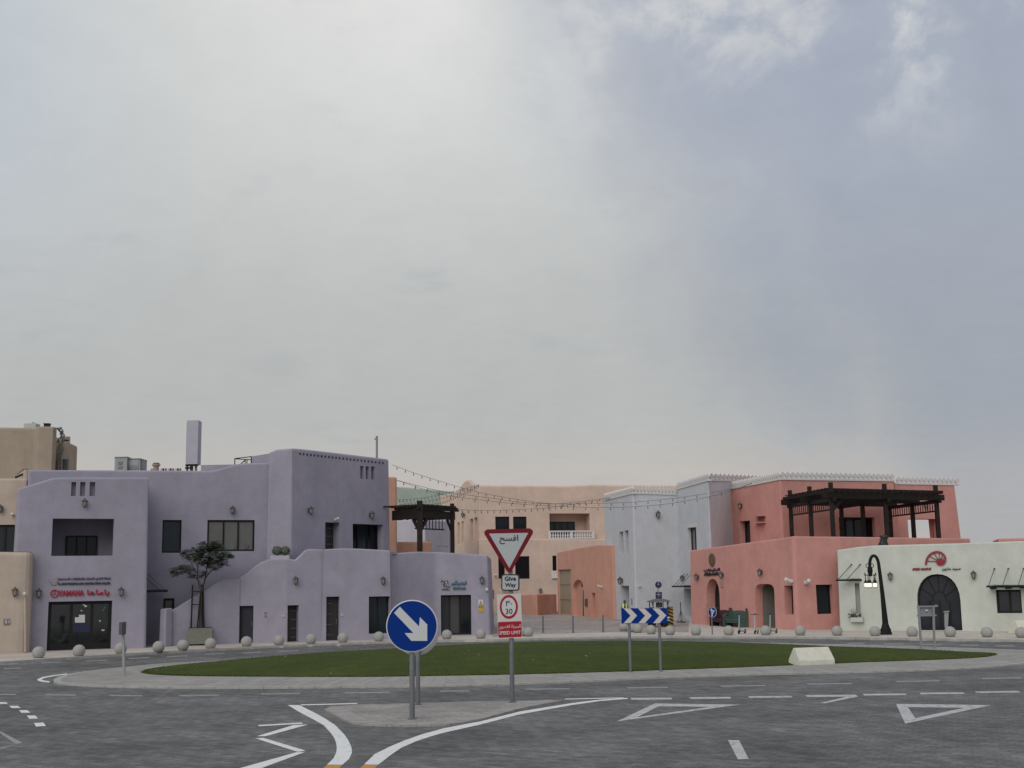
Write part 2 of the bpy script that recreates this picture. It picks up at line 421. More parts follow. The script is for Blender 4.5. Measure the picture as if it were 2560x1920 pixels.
def rect(x0, y0, x1, y1, **k): return dict(px=(x0, y0, x1, y1), shape='rect', **k)
def arch(x0, y0, x1, y1, spring=.5, sq=1.0, **k): return dict(px=(x0, y0, x1, y1), shape='arch', spring=spring, sq=sq, **k)
def outline(sg, op):
    if 'uz' in op: return [tuple(q) for q in op['uz']]
    x0, y0, x1, y1 = op['px']; xm, ym = (x0+x1)/2, (y0+y1)/2
    u0 = sg.uv(x0, ym)[0]; u1 = sg.uv(x1, ym)[0]; z0 = max(sg.uv(xm, y1)[1], op.get('zmin', .02)); z1 = sg.uv(xm, y0)[1]
    if op.get('floor'): z0 = .02
    if op['shape'] == 'rect': return [(u0, z0), (u1, z0), (u1, z1), (u0, z1)]
    zs = z0+(z1-z0)*op['spring']; pts = [(u0, z0), (u1, z0)]; nA = 14; um = (u0+u1)/2; e = op['sq']
    for i in range(nA+1):
        a = math.pi*i/nA; cx, sy = math.cos(a), math.sin(a)
        cx = math.copysign(abs(cx)**e, cx); sy = abs(sy)**e
        pts.append((um+(u1-u0)/2*cx, zs+(z1-zs)*sy))
    return pts

def inside(p, poly):
    c = False; n = len(poly)
    for i in range(n):
        a, b = poly[i], poly[(i+1) % n]
        if (a.y > p.y) != (b.y > p.y) and p.x < (b.x-a.x)*(p.y-a.y)/(b.y-a.y)+a.x: c = not c
    return c
def cdt_face(loops):
    """triangulate an outline with holes"""
    vs_, ed = [], []
    for lp in loops:
        o = len(vs_); vs_ += [Vector((v.x, v.y)) for v in lp]; ed += [(o+i, o+(i+1) % len(lp)) for i in range(len(lp))]
    V, _e, F, *_r = delaunay_2d_cdt(vs_, ed, [], 0, 1e-6)
    fs = []
    for f in F:
        c = sum((V[i] for i in f), Vector((0, 0)))/len(f)
        if not inside(c, loops[0]) or any(inside(c, h) for h in loops[1:]): continue
        ar = sum(V[f[i]].x*V[f[(i+1) % len(f)]].y-V[f[(i+1) % len(f)]].x*V[f[i]].y for i in range(len(f)))
        fs.append(tuple(f) if ar > 0 else tuple(reversed(f)))
    return V, fs
def make_block(parent, corners, mat, tops, profiles=None, ops=None, b=.03, rc=.22, rt_=.13, t=.38, roof=None, name='wall', batters=None):
    """corners: ground points counter-clockwise (front face left to right first); tops: parapet height at each corner"""
    profiles = profiles or {}; ops = ops or {}; n = len(corners); mb = MB()
    segn = []
    for i in range(n):
        e = (corners[(i+1) % n]-corners[i]).normalized(); segn.append((e, Vector((-e.y, e.x))))
    # expanded boundary with small arcs at the corners
    st, en, arcs = [None]*n, [None]*n, [None]*n
    for k in range(n):
        e0, n0 = segn[k-1]; e1, n1 = segn[k]
        cr = e0.x*e1.y-e0.y*e1.x; ang = math.atan2(cr, e0.dot(e1))
        r_ = rc if not isinstance(rc, dict) else rc.get(k, .22)
        Lm = min((corners[k]-corners[k-1]).length, (corners[(k+1) % n]-corners[k]).length)*.45
        tl = min(abs(math.tan(ang/2))*r_, Lm)
        if abs(ang) < .06 or r_ <= 0:
            en[k-1] = corners[k]; st[k] = corners[k]; arcs[k] = []
            continue
        A = corners[k]-e0*tl; B = corners[k]+e1*tl; en[k-1] = A; st[k] = B; ns = 4
        arcs[k] = []
        for i in range(1, ns):
            f = i/ns; arcs[k].append(A*(1-f)**2+corners[k]*2*f*(1-f)+B*f*f)
    full = []
    for k in range(n):
        n0, n1 = segn[k-1][1], segn[k][1]; full.append((n0+n1)/max(1+n0.dot(n1), .25))
    cid = []
    pts, owner = [], []          # boundary points; owner[j] = segment index for the edge leaving point j, or None for an arc edge
    zt = []
    for k in range(n):
        pts.append(st[k]); owner.append(k); zt.append(tops[k]); cid.append(k)
        pts.append(en[k]); owner.append(None); zt.append(tops[(k+1) % n]); cid.append((k+1) % n)
        for q in arcs[(k+1) % n]: pts.append(q); owner.append(None); zt.append(tops[(k+1) % n]); cid.append((k+1) % n)
    # drop zero-length edges
    P2, O2, Z2, I2 = [], [], [], []
    for j in range(len(pts)):
        if owner[j] is None and (pts[(j+1) % len(pts)]-pts[j]).length < 1e-5: continue
        P2.append(pts[j]); O2.append(owner[j]); Z2.append(zt[j]); I2.append(cid[j])
    pts, owner, zt, cid = P2, O2, Z2, I2; m_ = len(pts)
    nin = []
    for j in range(m_):
        e = (pts[(j+1) % m_]-pts[j]).normalized(); nin.append(Vector((-e.y, e.x)))
    mit = [(nin[j-1]+nin[j])/(1+nin[j-1].dot(nin[j])) for j in range(m_)]
    segs = {}; topline = []      # topline: (xy at z=0, inward vector, ztop)
    for j in range(m_):
        a, c = pts[j], pts[(j+1) % m_]
        sg = Seg(a, c, b, mit[j], mit[(j+1) % m_]); k = owner[j]
        prof = [(0.0, zt[j]), (sg.L, zt[(j+1) % m_])]
        if k is not None and k in profiles:
            mid = []
            for q in profiles[k]:
                u, z = sg.uv(*q)
                if .01 < u < sg.L-.01: mid.append((u, z))
            prof = [prof[0]]+sorted(mid)+[prof[1]]
        if k is not None: segs[k] = sg
        for u, z in prof[:-1]:
            kk = u/sg.L; topline.append((sg, u, z, (corners[cid[j]]+full[cid[j]]*t-pts[j])/t if u == 0 else nin[j]))
        loops = [[Vector((0, 0, 0)), Vector((sg.L, 0, 0))]+[Vector((u, z-rt_, 0)) for u, z in reversed(prof)]]
        for op in ops.get(k, []) if k is not None else []:
            ol = outline(sg, op); op['ol'] = ol; op['sg'] = sg
            loops.append([Vector((u, z, 0)) for u, z in ol])
        flat, fs = cdt_face(loops)
        mb.add([sg.pt(v.x, v.y) for v in flat], fs)
        for op in ops.get(k, []) if k is not None else []:
            ol = op['ol']; d = op.get('depth', .22); nn = len(ol)
            if op.get('flush'): continue
            V = [sg.pt(u, z) for u, z in ol]+[sg.pt(u, z, d) for u, z in ol]
            mb.add(V, [(i, i+nn, (i+1) % nn+nn, (i+1) % nn) for i in range(nn)])
            if op['kind'] == 'niche':
                tr = tessellate_polygon([[Vector((u, z, 0)) for u, z in ol]]); f2 = []
                for A, B, C in tr:
                    ar = (Vector((*ol[B], 0))-Vector((*ol[A], 0))).cross(Vector((*ol[C], 0))-Vector((*ol[A], 0))).z
                    f2.append((A, B, C) if ar > 0 else (A, C, B))
                mb.add([sg.pt(u, z, d) for u, z in ol], f2)
    # rounded parapet
    zr = (min(z for *_, z, _m in topline)-.7) if roof is None else roof
    steps = []
    for i in range(5): a = math.pi/2*i/4; steps.append((rt_*(1-math.cos(a)), -rt_+rt_*math.sin(a)))
    for i in range(5): a = math.pi/2*i/4; steps.append((t-rt_+rt_*math.sin(a), -rt_+rt_*math.cos(a)))
    rings = []
    for sg, u, z, mv in topline:
        bp = sg.pt(u, z-rt_); ring = []
        for d, h in steps: ring.append(Vector((bp.x+mv.x*d, bp.y+mv.y*d, z+h)))
        ring.append(Vector((bp.x+mv.x*t, bp.y+mv.y*t, zr))); rings.append(ring)
    K = len(rings[0]); V = [q for r_ in rings for q in r_]; nR = len(rings)
    mb.add(V, [(i*K+q, ((i+1) % nR)*K+q, ((i+1) % nR)*K+q+1, i*K+q+1) for i in range(nR) for q in range(K-1)])
    rp = [r_[-1] for r_ in rings]; tr = tessellate_polygon([[Vector((p.x, p.y, 0)) for p in rp]]); f2 = []
    for A, B, C in tr:
        ar = (rp[B]-rp[A]).cross(rp[C]-rp[A]).z; f2.append((A, B, C) if ar > 0 else (A, C, B))
    mb.add(rp, f2)
    mb.obj(name, mat, parent)
    for k in ops:
        for op in ops[k]: fit(parent, op)
    return segs

def fit(parent, op):
    """the window or door that sits in an opening"""
    kind = op['kind']
    if kind in ('niche', 'void'): return
    sg, ol = op['sg'], op['ol']; d = op.get('depth', .22); fwid = op.get('fw', .07)
    us = [u for u, z in ol]; zs = [z for u, z in ol]; u0, u1, z0, z1 = min(us), max(us), min(zs), max(zs)
    uc, zc = (u0+u1)/2, (z0+z1)/2; n = len(ol); nm = op.get('name', 'window' if kind == 'window' else 'door')
    def shrink(w_):
        su = 1-2*w_/(u1-u0); s_z = 1-2*w_/(z1-z0); return [(uc+(u-uc)*su, zc+(z-zc)*s_z) for u, z in ol]
    if kind == 'window' or kind == 'glazed':
        if op.get('bare'):
            inn = ol
        fr = MB(); inn = shrink(fwid); dd = d-.02
        A = [sg.pt(u, z, dd-.04) for u, z in ol]+[sg.pt(u, z, dd-.04) for u, z in inn]+[sg.pt(u, z, dd+.05) for u, z in inn]
        fr.add(A, [(i, (i+1) % n, (i+1) % n+n, i+n) for i in range(n)]+[(i+n, (i+1) % n+n, (i+1) % n+2*n, i+2*n) for i in range(n)])
        cols, rows = op.get('cols', 1), op.get('rows', 1)
        iu0, iu1, iz0, iz1 = u0+fwid, u1-fwid, z0+fwid, z1-fwid
        cuts = op.get('cuts') or [iu0+(iu1-iu0)*i/cols for i in range(1, cols)]
        rcut = op.get('rcuts') or [iz0+(iz1-iz0)*i/rows for i in range(1, rows)]
        def top_at(u):
            best = iz1
            for i in range(n):
                (a0, b0), (a1, b1) = inn[i], inn[(i+1) % n]
                if b0 > z0+fwid*1.5 and b1 > z0+fwid*1.5 and a0 != a1 and min(a0, a1) <= u <= max(a0, a1):
                    best = b0+(b1-b0)*(u-a0)/(a1-a0)
            return best
        if op['shape'] == 'rect' or not op.get('fan'):
            for u in cuts: fr.beam(sg.pt(u, iz0, dd-.005), sg.pt(u, top_at(u), dd-.005), fwid*.9, .07, upv=sg.n3)
        for z in rcut: fr.beam(sg.pt(iu0, z, dd-.006), sg.pt(iu1, z, dd-.006), .07, fwid*.9)
        if op.get('fan'):
            zsp = z0+(z1-z0)*op['spring']
            for u in cuts: fr.beam(sg.pt(u, iz0, dd-.005), sg.pt(u, zsp, dd-.005), fwid*.8, .07, upv=sg.n3)
            for i in range(1, 6):
                a = math.pi*i/6; ru, rz = (iu1-iu0)/2, iz1-zsp
                fr.beam(sg.pt(uc+ru*.36*math.cos(a), zsp+rz*.36*math.sin(a), dd-.004), sg.pt(uc+ru*math.cos(a), zsp+rz*math.sin(a), dd-.004), .05, .05)
            prev = None
            for i in range(13):
                a = math.pi*i/12; p = sg.pt(uc+(iu1-iu0)*.18*math.cos(a), zsp+(iz1-zsp)*.36*math.sin(a), dd-.003)
                if prev is not None: fr.beam(prev, p, .05, .05)
                prev = p
        win = fr.obj(nm, op.get('fmat', FRAME), parent)
        # panes
        if op['shape'] == 'rect':
            ue = [iu0]+cuts+[iu1]; ze = [iz0]+rcut+[iz1]; gl = op.get('glass', GLASS)
            for i in range(len(ue)-1):
                for j in range(len(ze)-1):
                    p = MB(); tl = (random.random()-.5)*.006
                    q = [sg.pt(ue[i], ze[j], d+tl), sg.pt(ue[i+1], ze[j], d-tl), sg.pt(ue[i+1], ze[j+1], d-tl), sg.pt(ue[i], ze[j+1], d+tl)]
                    p.prism(q, sg.n3*-.012); g_ = gl[(i) % len(gl)] if isinstance(gl, (list, tuple)) else gl
                    p.obj('pane', g_, win)
        else:
            ue = [iu0]+cuts+[iu1]
            p = MB(); p.prism([sg.pt(u, z, d) for u, z in inn], sg.n3*-.012); p.obj('pane', op.get('glass', GLASS), win)
        op['win'] = win
    elif kind == 'door':
        p = MB(); p.prism([sg.pt(u, z, d) for u, z in ol], sg.n3*-.05)
        dr = p.obj(nm, op.get('mat', DOORM), parent)
        if op.get('strips'):
            side = op['strips']
            for i in range(4 if z1-z0 > 1.2 else 2):
                q = MB(); zc_ = z0+(z1-z0)*(.12+.24*i if z1-z0 > 1.2 else .15+.4*i)
                a0, a1 = (uc+.02, u1-.03) if side > 0 else (u0+.03, uc-.02)
                q.beam(sg.pt(a0, zc_, d-.006), sg.pt(a1, zc_, d-.006), .03, .035); q.obj('steel_strip', STEEL, dr)
        q = MB(); hu = u0+.12 if op.get('strips', 1) > 0 else u1-.12
        q.beam(sg.pt(hu, z0+.9, d-.05), sg.pt(hu, z0+1.2, d-.05), .03, .03, upv=sg.n3); q.obj('handle', STEEL, dr)
        op['win'] = dr

def back_of(front, depth, l=0.0, r_=0.0):
    """close a chain of front points (left to right) into a footprint by going back along the view-independent normal"""
    e = (front[-1]-front[0]).normalized(); nn = Vector((-e.y, e.x))
    return list(front)+[front[-1]+nn*depth+e*r_, front[0]+nn*depth+e*l]

# ------------------------------------------------------------------ ground, road, pavements
ZR = -.10                                                            # road level; pavements stand at 0
def sheet(name, poly, z, mat, parent=None, thick=0.0):
    mb = MB(); P = [Vector((p[0], p[1], z)) for p in poly]
    tr = tessellate_polygon([P]); fs = []
    for A, B, C in tr: fs.append((A, B, C) if (P[B]-P[A]).cross(P[C]-P[A]).z > 0 else (A, C, B))
    if thick:
        n = len(P); ccw = sum(P[i].x*P[(i+1) % n].y-P[(i+1) % n].x*P[i].y for i in range(n)) > 0
        V = P+[p-Vector((0, 0, thick)) for p in P]
        fs += [(i+n, (i+1) % n+n, (i+1) % n, i) if ccw else (i, (i+1) % n, (i+1) % n+n, i+n) for i in range(n)]
        mb.add(V, fs)
    else: mb.add(P, fs)
    return mb.obj(name, mat, parent)
def smooth_loop(pts, it=2, closed=True):
    pts = [Vector((p[0], p[1])) for p in pts]
    for _ in range(it):
        q = []; n = len(pts)
        for i in range(n if closed else n-1):
            a, c = pts[i], pts[(i+1) % n]; q += [a*.75+c*.25, a*.25+c*.75]
        if not closed: q = [pts[0]]+q+[pts[-1]]
        pts = q
    return pts
struct(sheet('ground', [(-1500, -400), (1500, -400), (1500, 3000), (-1500, 3000)], -.24, GROUND))
road = struct(sheet('road', [(-90, -25), (90, -25), (90, 100), (-90, 100)], ZR, ROAD))
kerb_px = [(-420, 1682), (-200, 1668), (0, 1655), (100, 1648), (300, 1635), (500, 1624), (700, 1614), (900, 1606), (1060, 1602), (1202, 1600),
           (1321, 1596), (1450, 1593), (1600, 1591), (1750, 1591.5), (2000, 1592), (2300, 1596), (2560, 1600), (2760, 1606), (2960, 1614)]
kerbline = [g2(*p) for p in kerb_px]
pav = kerbline+[Vector((88, 50)), Vector((88, 200)), Vector((-88, 200)), Vector((-88, 50))]
pavement = struct(sheet('pavement', pav, 0, PAVE, thick=.14))
# kerb course along the pavement edge, stone by stone
def along(line, step):
    out = []; acc = 0.0; nxt = 0.0
    for a, c in zip(line, line[1:]):
        L = (c-a).length
        while nxt <= acc+L: out.append(a+(c-a)*((nxt-acc)/L)); nxt += step
        acc += L
    return out
ks = along(smooth_loop(kerbline, 2, False), 1.0)
for a, c in zip(ks, ks[1:]):
    if proj((a.x, a.y, 0))[0] < -120 or proj((c.x, c.y, 0))[0] > 2680: continue
    e = (c-a).normalized(); nn = Vector((-e.y, e.x)); mb = MB(); g_ = e*.006; jz = random.uniform(-.004, .006)
    lo = [a+g_-nn*.03, c-g_-nn*.03, c-g_+nn*.22, a+g_+nn*.22]
    mb.hexa([Vector((p.x, p.y, ZR-.03)) for p in lo]+[Vector((p.x, p.y, .012+jz)) for p in lo]); mb.obj('kerb_stone', KERB, pavement)
plaza = struct(sheet('plaza', [g2(1232, 1592), g2(1330, 1586), g2(1420, 1583), g2(1520, 1580.5), g2(1640, 1581), g2(1722, 1580), g2(1722, 1559), Vector((20, 140)), Vector((-9, 150)), g2(1228, 1586)], .004, PLAZA))

# ------------------------------------------------------------------ traffic island: kerb stones, slabs, grass
ZI = -.045                                                           # the island's paving, a low step above the road
def g2r(x, y): p = G(x, y, ZI); return Vector((p.x, p.y))
ring_px = [(131, 1703), (156, 1709), (236, 1714), (326, 1716.5), (600, 1718.5), (849, 1716), (1023, 1714.5), (1200, 1711), (1350, 1706), (1496, 1700),
           (1660, 1692), (1826, 1686), (2090, 1680), (2354, 1673), (2560, 1660), (2700, 1640), (2720, 1632)]
ring = [g2r(*p) for p in ring_px]+[Vector(q)*1.03 for q in ((20, 55), (16.8, 58.6), (12.6, 62.2), (8, 64.8), (3, 65.6), (-2.5, 64.6), (-7, 61.8))]
ring += [g2r(700, 1641), g2r(570, 1651), g2r(416, 1658), g2r(303, 1669), g2r(200, 1680), g2r(150, 1690)]
ringL = smooth_loop(ring, 1)
island = struct(sheet('traffic_island', ringL, ZI, RINGP, thick=.08))
rl = ringL+[ringL[0]]
ks = along(rl, .85)
for a, c in zip(ks, ks[1:]+[ks[0]]):
    e = c-a
    if e.length < .1: continue
    L = e.length; e = e/L; nn = Vector((-e.y, e.x)); mb = MB(); g_ = e*.007; jz = random.uniform(-.005, .006)
    lo = [a+g_-nn*.04, c-g_-nn*.04, c-g_+nn*.2, a+g_+nn*.2]
    mb.hexa([Vector((p.x, p.y, ZR-.03)) for p in lo]+[Vector((p.x, p.y, ZI+.008+jz)) for p in lo]); mb.obj('kerb_stone', KERB, island)
gr_px = [(352, 1680), (368, 1686), (450, 1690), (640, 1692), (900, 1693), (1100, 1690), (1280, 1687), (1500, 1681), (1700, 1674), (1900, 1667), (2100, 1658),
         (2300, 1651), (2450, 1645), (2498, 1637)]
gr = [g2r(*p) for p in gr_px]+[g2r(2470, 1633), *[Vector(q)*1.03 for q in ((16.4, 54), (14.6, 57.3), (11.4, 60.6), (7.6, 63), (3, 63.9), (-2, 63.1), (-6, 60.4), (-9.4, 57.2))], g2r(600, 1650), g2r(450, 1663), g2r(378, 1673)]
grL = smooth_loop(gr, 2)
cx = sum(p.x for p in grL)/len(grL); cy = sum(p.y for p in grL)/len(grL); GC = Vector((cx, cy+1.5))
def gz(s): return ZI+.02+.46*(1-s**3.2)
mb = MB(); rings_ = [1, .985, .96, .92, .86, .78, .68, .56, .44, .32, .2, .1]; nG = len(grL); V = []
for s_ in rings_:
    for p in grL: q = GC+(p-GC)*s_; V.append((q.x, q.y, gz(s_)))
V.append((GC.x, GC.y, gz(0)))
mb.add(V, [(i*nG+k, i*nG+(k+1) % nG, (i+1)*nG+(k+1) % nG, (i+1)*nG+k) for i in range(len(rings_)-1) for k in range(nG)]+[((len(rings_)-1)*nG+k, (len(rings_)-1)*nG+(k+1) % nG, len(V)-1) for k in range(nG)])
gm, gt_, gb = principled('turf'); gn = gt_.nodes; gl_ = gt_.links
tcg = gn.new('ShaderNodeTexCoord'); vv = None
for sc, amp in ((.22, .14), (1.6, .12), (14, .12)):
    x = gn.new('ShaderNodeTexNoise'); x.inputs['Scale'].default_value = sc; x.inputs['Detail'].default_value = 6; gl_.new(tcg.outputs['Object'], x.inputs['Vector'])
    r = gn.new('ShaderNodeMapRange'); gl_.new(x.outputs[0], r.inputs[0]); r.inputs[1].default_value = .3; r.inputs[2].default_value = .7; r.inputs[3].default_value = 1-amp; r.inputs[4].default_value = 1+amp
    if vv is None: vv = r.outputs[0]; big = x.outputs[0]
    else:
        q = gn.new('ShaderNodeMath'); q.operation = 'MULTIPLY'; gl_.new(vv, q.inputs[0]); gl_.new(r.outputs[0], q.inputs[1]); vv = q.outputs[0]
mx = gn.new('ShaderNodeMix'); mx.data_type = 'RGBA'; gl_.new(big, mx.inputs[0]); mx.inputs[6].default_value = (.043, .064, .012, 1); mx.inputs[7].default_value = (.060, .072, .018, 1)
q = gn.new('ShaderNodeVectorMath'); q.operation = 'SCALE'; gl_.new(mx.outputs[2], q.inputs[0]); gl_.new(vv, q.inputs['Scale']); gl_.new(q.outputs[0], gb.inputs['Base Color'])
gb.inputs['Roughness'].default_value = .95; gb.inputs['Specular IOR Level'].default_value = .1
grass = struct(mb.obj('lawn', gm))
me = grass.data; me.polygons.foreach_set('use_smooth', [True]*len(me.polygons))
blade = simple('grass blades', (.074, .094, .023), .9, var=.15, sc=.6, spec=.1)
mb = MB(); rg = random.Random(3); vv_, ff_ = [], []
for i in range(7000):
    k = rg.random()*nG; j = int(k); f = k-j; p = grL[j]*(1-f)+grL[(j+1) % nG]*f
    s_ = math.sqrt(rg.random()) if rg.random() < .25 else rg.uniform(.988, 1.003)
    q = GC+(p-GC)*s_; z = gz(min(s_, 1)); a = rg.random()*6.28; h = rg.uniform(.015, .04); wd = rg.uniform(.015, .04)
    o = len(vv_); c_, s2 = math.cos(a)*wd, math.sin(a)*wd
    vv_ += [(q.x-c_, q.y-s2, z-.01), (q.x+c_, q.y+s2, z-.01), (q.x+rg.uniform(-.03, .03), q.y+rg.uniform(-.03, .03), z+h)]; ff_.append((o, o+1, o+2))
mb.v = vv_; mb.f = ff_; mb.m = [0]*len(ff_)
tf = mb.obj('grass', blade); tf['kind'] = 'stuff'; tf['label'] = 'short dark green mown grass on the raised oval island'; tf['category'] = 'grass'
lit_ = MB(); rl2 = random.Random(8)
for i in range(70):
    k = rl2.random()*nG; j = int(k); p = grL[j]; s_ = math.sqrt(rl2.random())*.98; q = GC+(p-GC)*s_; z = gz(s_)+.03; a = rl2.random()*6.28; L_0 = rl2.uniform(.03, .07)
    d = Vector((math.cos(a), math.sin(a), rl2.uniform(-.2, .4)))*L_0; e = Vector((-math.sin(a), math.cos(a), rl2.uniform(-.2, .3)))*L_0*.5; c = Vector((q.x, q.y, z))
    lit_.add([c-d, c+e, c+d, c-e], [(0, 1, 2, 3)])
lo_ = lit_.obj('leaf_litter', simple('dry pale leaf', (.34, .31, .22), .8, var=.3, sc=3)); lo_['kind'] = 'stuff'; lo_['label'] = 'scattered small pale dry leaves lying on the lawn'; lo_['category'] = 'leaves'
# slab course between lawn and kerb on the near side
i0 = [i for i in range(len(gr_px))]
inner = smooth_loop([g2r(*p) for p in gr_px[1:]], 2, False)
def near(p, line):
    best = None
    for a, c in zip(line, line[1:]):
        e = c-a; t_ = max(0, min(1, (p-a).dot(e)/e.length_squared)); q = a+e*t_
        if best is None or (q-p).length < (best-p).length: best = q
    return best
front = [p for p in smooth_loop([g2r(*p) for p in ring_px[2:15]], 2, False)]
st_ = along(inner, .37)
cnt = 0
rows_ = []
for p in st_:
    q = near(p, front); d = q-p; L = d.length
    rows_.append((p+d*(.05/L), q-d*(.24/L)))
for (a0, a1), (b0, b1) in zip(rows_, rows_[1:]):
    x_ = proj((a0.x, a0.y, ZI))[0]
    if x_ < 560 or x_ > 2240 or cnt > 296: continue
    for r0, r1 in ((0, .48), (.5, 1)):
        sft = .0
        c4 = [a1*(1-r0)+a0*r0, b1*(1-r0)+b0*r0, b1*(1-r1)+b0*r1, a1*(1-r1)+a0*r1]
        cc = (c4[0]+c4[1]+c4[2]+c4[3])/4; c4 = [cc+(p-cc)*.968 for p in c4]; jz = random.uniform(.0, .006)
        mb = MB(); mb.hexa([Vector((p.x, p.y, ZI-.02)) for p in c4]+[Vector((p.x, p.y, ZI+.004+jz)) for p in c4]); mb.obj('paving_slab', random.choice(RSLAB), island); cnt += 1

# splitter refuge with its slab edge
sp_px = [(812, 1773), (875, 1805), (901, 1810), (980, 1813), (1058, 1812.5), (1124, 1810.5), (1200, 1798), (1300, 1771), (1410, 1750.5), (1200, 1753), (893, 1761.5), (826, 1766)]
def g2f(x, y): p = G(x, y, -.06); return Vector((p.x, p.y))
spl = [g2f(*p) for p in sp_px]
refuge = struct(sheet('refuge_island', spl, -.06, SPLIT, thick=.06))
edge = along([g2f(*p) for p in sp_px[:9]], .36)
for a, c in zip(edge, edge[1:]):
    e = (c-a).normalized(); nn = Vector((-e.y, e.x)); g_ = e*.007; mb = MB(); jz = random.uniform(-.004, .008)
    lo = [a+g_-nn*.02, c-g_-nn*.02, c-g_+nn*.5, a+g_+nn*.5]
    mb.hexa([Vector((p.x, p.y, ZR-.02)) for p in lo]+[Vector((p.x, p.y, -.052+jz)) for p in lo]); mb.obj('edge_slab', random.choice([SLAB, RSLAB[2]]) if False else SLAB, refuge)

# ------------------------------------------------------------------ painted markings
def mark(name, px, mat=None, z=ZR+.005):
    return sheet(name, [g2z(*p) for p in px], z, mat or PAINT, road)
def g2z(x, y): p = G(x, y, ZR); return Vector((p.x, p.y))
L_ = [(719, 1763), (751, 1782), (780, 1797), (809, 1813.6), (828, 1834), (836, 1846), (840, 1857), (842, 1869), (841, 1880), (834, 1896), (817.5, 1912.6)]
R_ = [(748, 1763), (791.5, 1784.7), (815, 1798), (838, 1813), (861, 1837), (869, 1848), (875, 1860), (879, 1871), (880, 1882), (873, 1897.5), (856, 1912.6)]
mark('edge_line', L_+R_[::-1])
mark('orange_line', [(817, 1913.2), (855.5, 1913.2), (838, 1932), (795, 1932)], OPAINT)
L_ = [(910, 1912), (936, 1886), (977, 1866), (1008.5, 1852.7), (1052, 1837), (1110, 1821), (1200, 1804), (1298, 1779.5), (1430, 1758), (1500, 1749.5), (1569, 1745)]
R_ = [(946, 1912), (977, 1888), (1003, 1870), (1037, 1855), (1075, 1842), (1110, 1832), (1200, 1812), (1298, 1786.5), (1430, 1763), (1500, 1753), (1569, 1747.5)]
mark('edge_line', L_+R_[::-1])
mark('orange_line', [(909.5, 1912.6), (945.5, 1912.6), (925, 1934), (885, 1934)], OPAINT)
mark('thin_line', [(752, 1761.5), (893, 1758), (893, 1760.2), (752, 1764)])
mark('thin_line', [(1412, 1747), (1560, 1744.2), (1560, 1746), (1412, 1749)])
for q in ([(1576, 1745), (1679, 1744.4), (1680, 1749), (1579, 1750)], [(1722, 1743.5), (1826, 1742.6), (1828.5, 1747), (1727, 1748)], [(1869, 1741), (1977, 1740), (1982, 1744), (1874, 1745.2)],
          [(2156, 1735), (2262, 1734), (2268, 1738), (2161, 1739.5)], [(2298, 1732.3), (2407, 1731.2), (2413, 1735), (2303, 1736.2)], [(2437, 1729), (2545, 1727.6), (2552, 1731.5), (2442, 1732.8)]):
    mark('give_way_dash', q, PAINTM)
mark('zigzag_line', [(2013, 1738), (2138, 1737), (2146, 1741.5), (2064, 1758.5), (2050, 1758), (2116, 1742.3), (2018, 1743)], PAINTM)
def hollow(name, o, i, mat=None):
    for k in range(3): mark(name, [o[k], o[(k+1) % 3], i[(k+1) % 3], i[k]], mat)
hollow('give_way_triangle', [(1637, 1759), (1850, 1762), (1542, 1804)], [(1647, 1766), (1777, 1767.5), (1594, 1793)], PAINTM)
hollow('give_way_triangle', [(2240, 1760), (2479.5, 1763), (2263, 1809.5)], [(2269.6, 1768), (2410, 1770), (2288, 1796)], PAINTM)
mark('lane_dash', [(1820, 1851), (1847.5, 1851), (1872, 1898), (1845, 1899.6)], PAINTM)
for q in ((1100, 1173, 1727, 1726.5), (1311, 1423, 1722, 1721), (1567, 1668, 1718.6, 1717.4), (1800, 1912, 1714.5, 1713), (2017, 2130, 1709.5, 1708), (2239, 2347, 1703, 1701), (2453, 2552, 1695.6, 1693.6),
          (-10, 38, 1735, 1735.5), (113, 188, 1736, 1737), (273, 355, 1738, 1738.6), (447, 547, 1738, 1737), (651, 748, 1734, 1733), (861, 972, 1731, 1730)):
    x0, x1, y0, y1 = q; mark('ring_dash', [(x0, y0), (x1, y1), (x1+3, y1+2.6), (x0+3, y0+2.6)], PAINTF)
for q in ((-20, 45, 1661, 1658.8), (9, 51, 1671, 1669), (104, 149, 1656.5, 1654), (215, 267, 1652, 1649.5), (319, 371, 1646, 1643), (416, 468, 1641, 1638.5), (511, 561, 1635.5, 1633), (606, 651, 1632, 1630), (696, 746, 1628, 1626),
          (2082, 2132, 1597.5, 1598), (2173, 2219, 1599, 1599.5), (2273, 2317, 1600.4, 1601), (2370, 2414, 1602, 1602.6), (2449, 2501, 1603, 1604), (2117, 2160, 1607.4, 1608), (2208, 2260, 1608.8, 1609.5), (2306, 2351, 1610, 1611), (2401, 2445, 1612, 1612.6), (2488, 2536, 1613.6, 1614.4)):
    x0, x1, y0, y1 = q; mark('ring_dash', [(x0, y0), (x1, y1), (x1+2, y1+2), (x0+2, y0+2)], PAINTF)
for q in ((626, 644, 1622.5, 1619.5), (698, 719, 1619.5, 1615.8), (769, 791, 1616.5, 1613), (839, 861, 1614.5, 1609.6), (906, 924, 1611, 1607.5)):
    x0, x1, y0, y1 = q; mark('parking_tick', [(x0, y0), (x1, y1), (x1+7, y1), (x0+7, y0)])
for q in ([(-6, 1755.5), (16, 1756), (19, 1760), (-4, 1760)], [(23, 1765), (44, 1765), (52, 1770), (29, 1770.5)], [(47, 1776), (68, 1775.6), (76, 1782), (54, 1782.5)], [(67, 1789.4), (88, 1789), (95, 1796.6), (73, 1797.2)], [(85, 1808), (108, 1806.6), (115, 1815.6), (90, 1817)]):
    mark('square_dot', q)
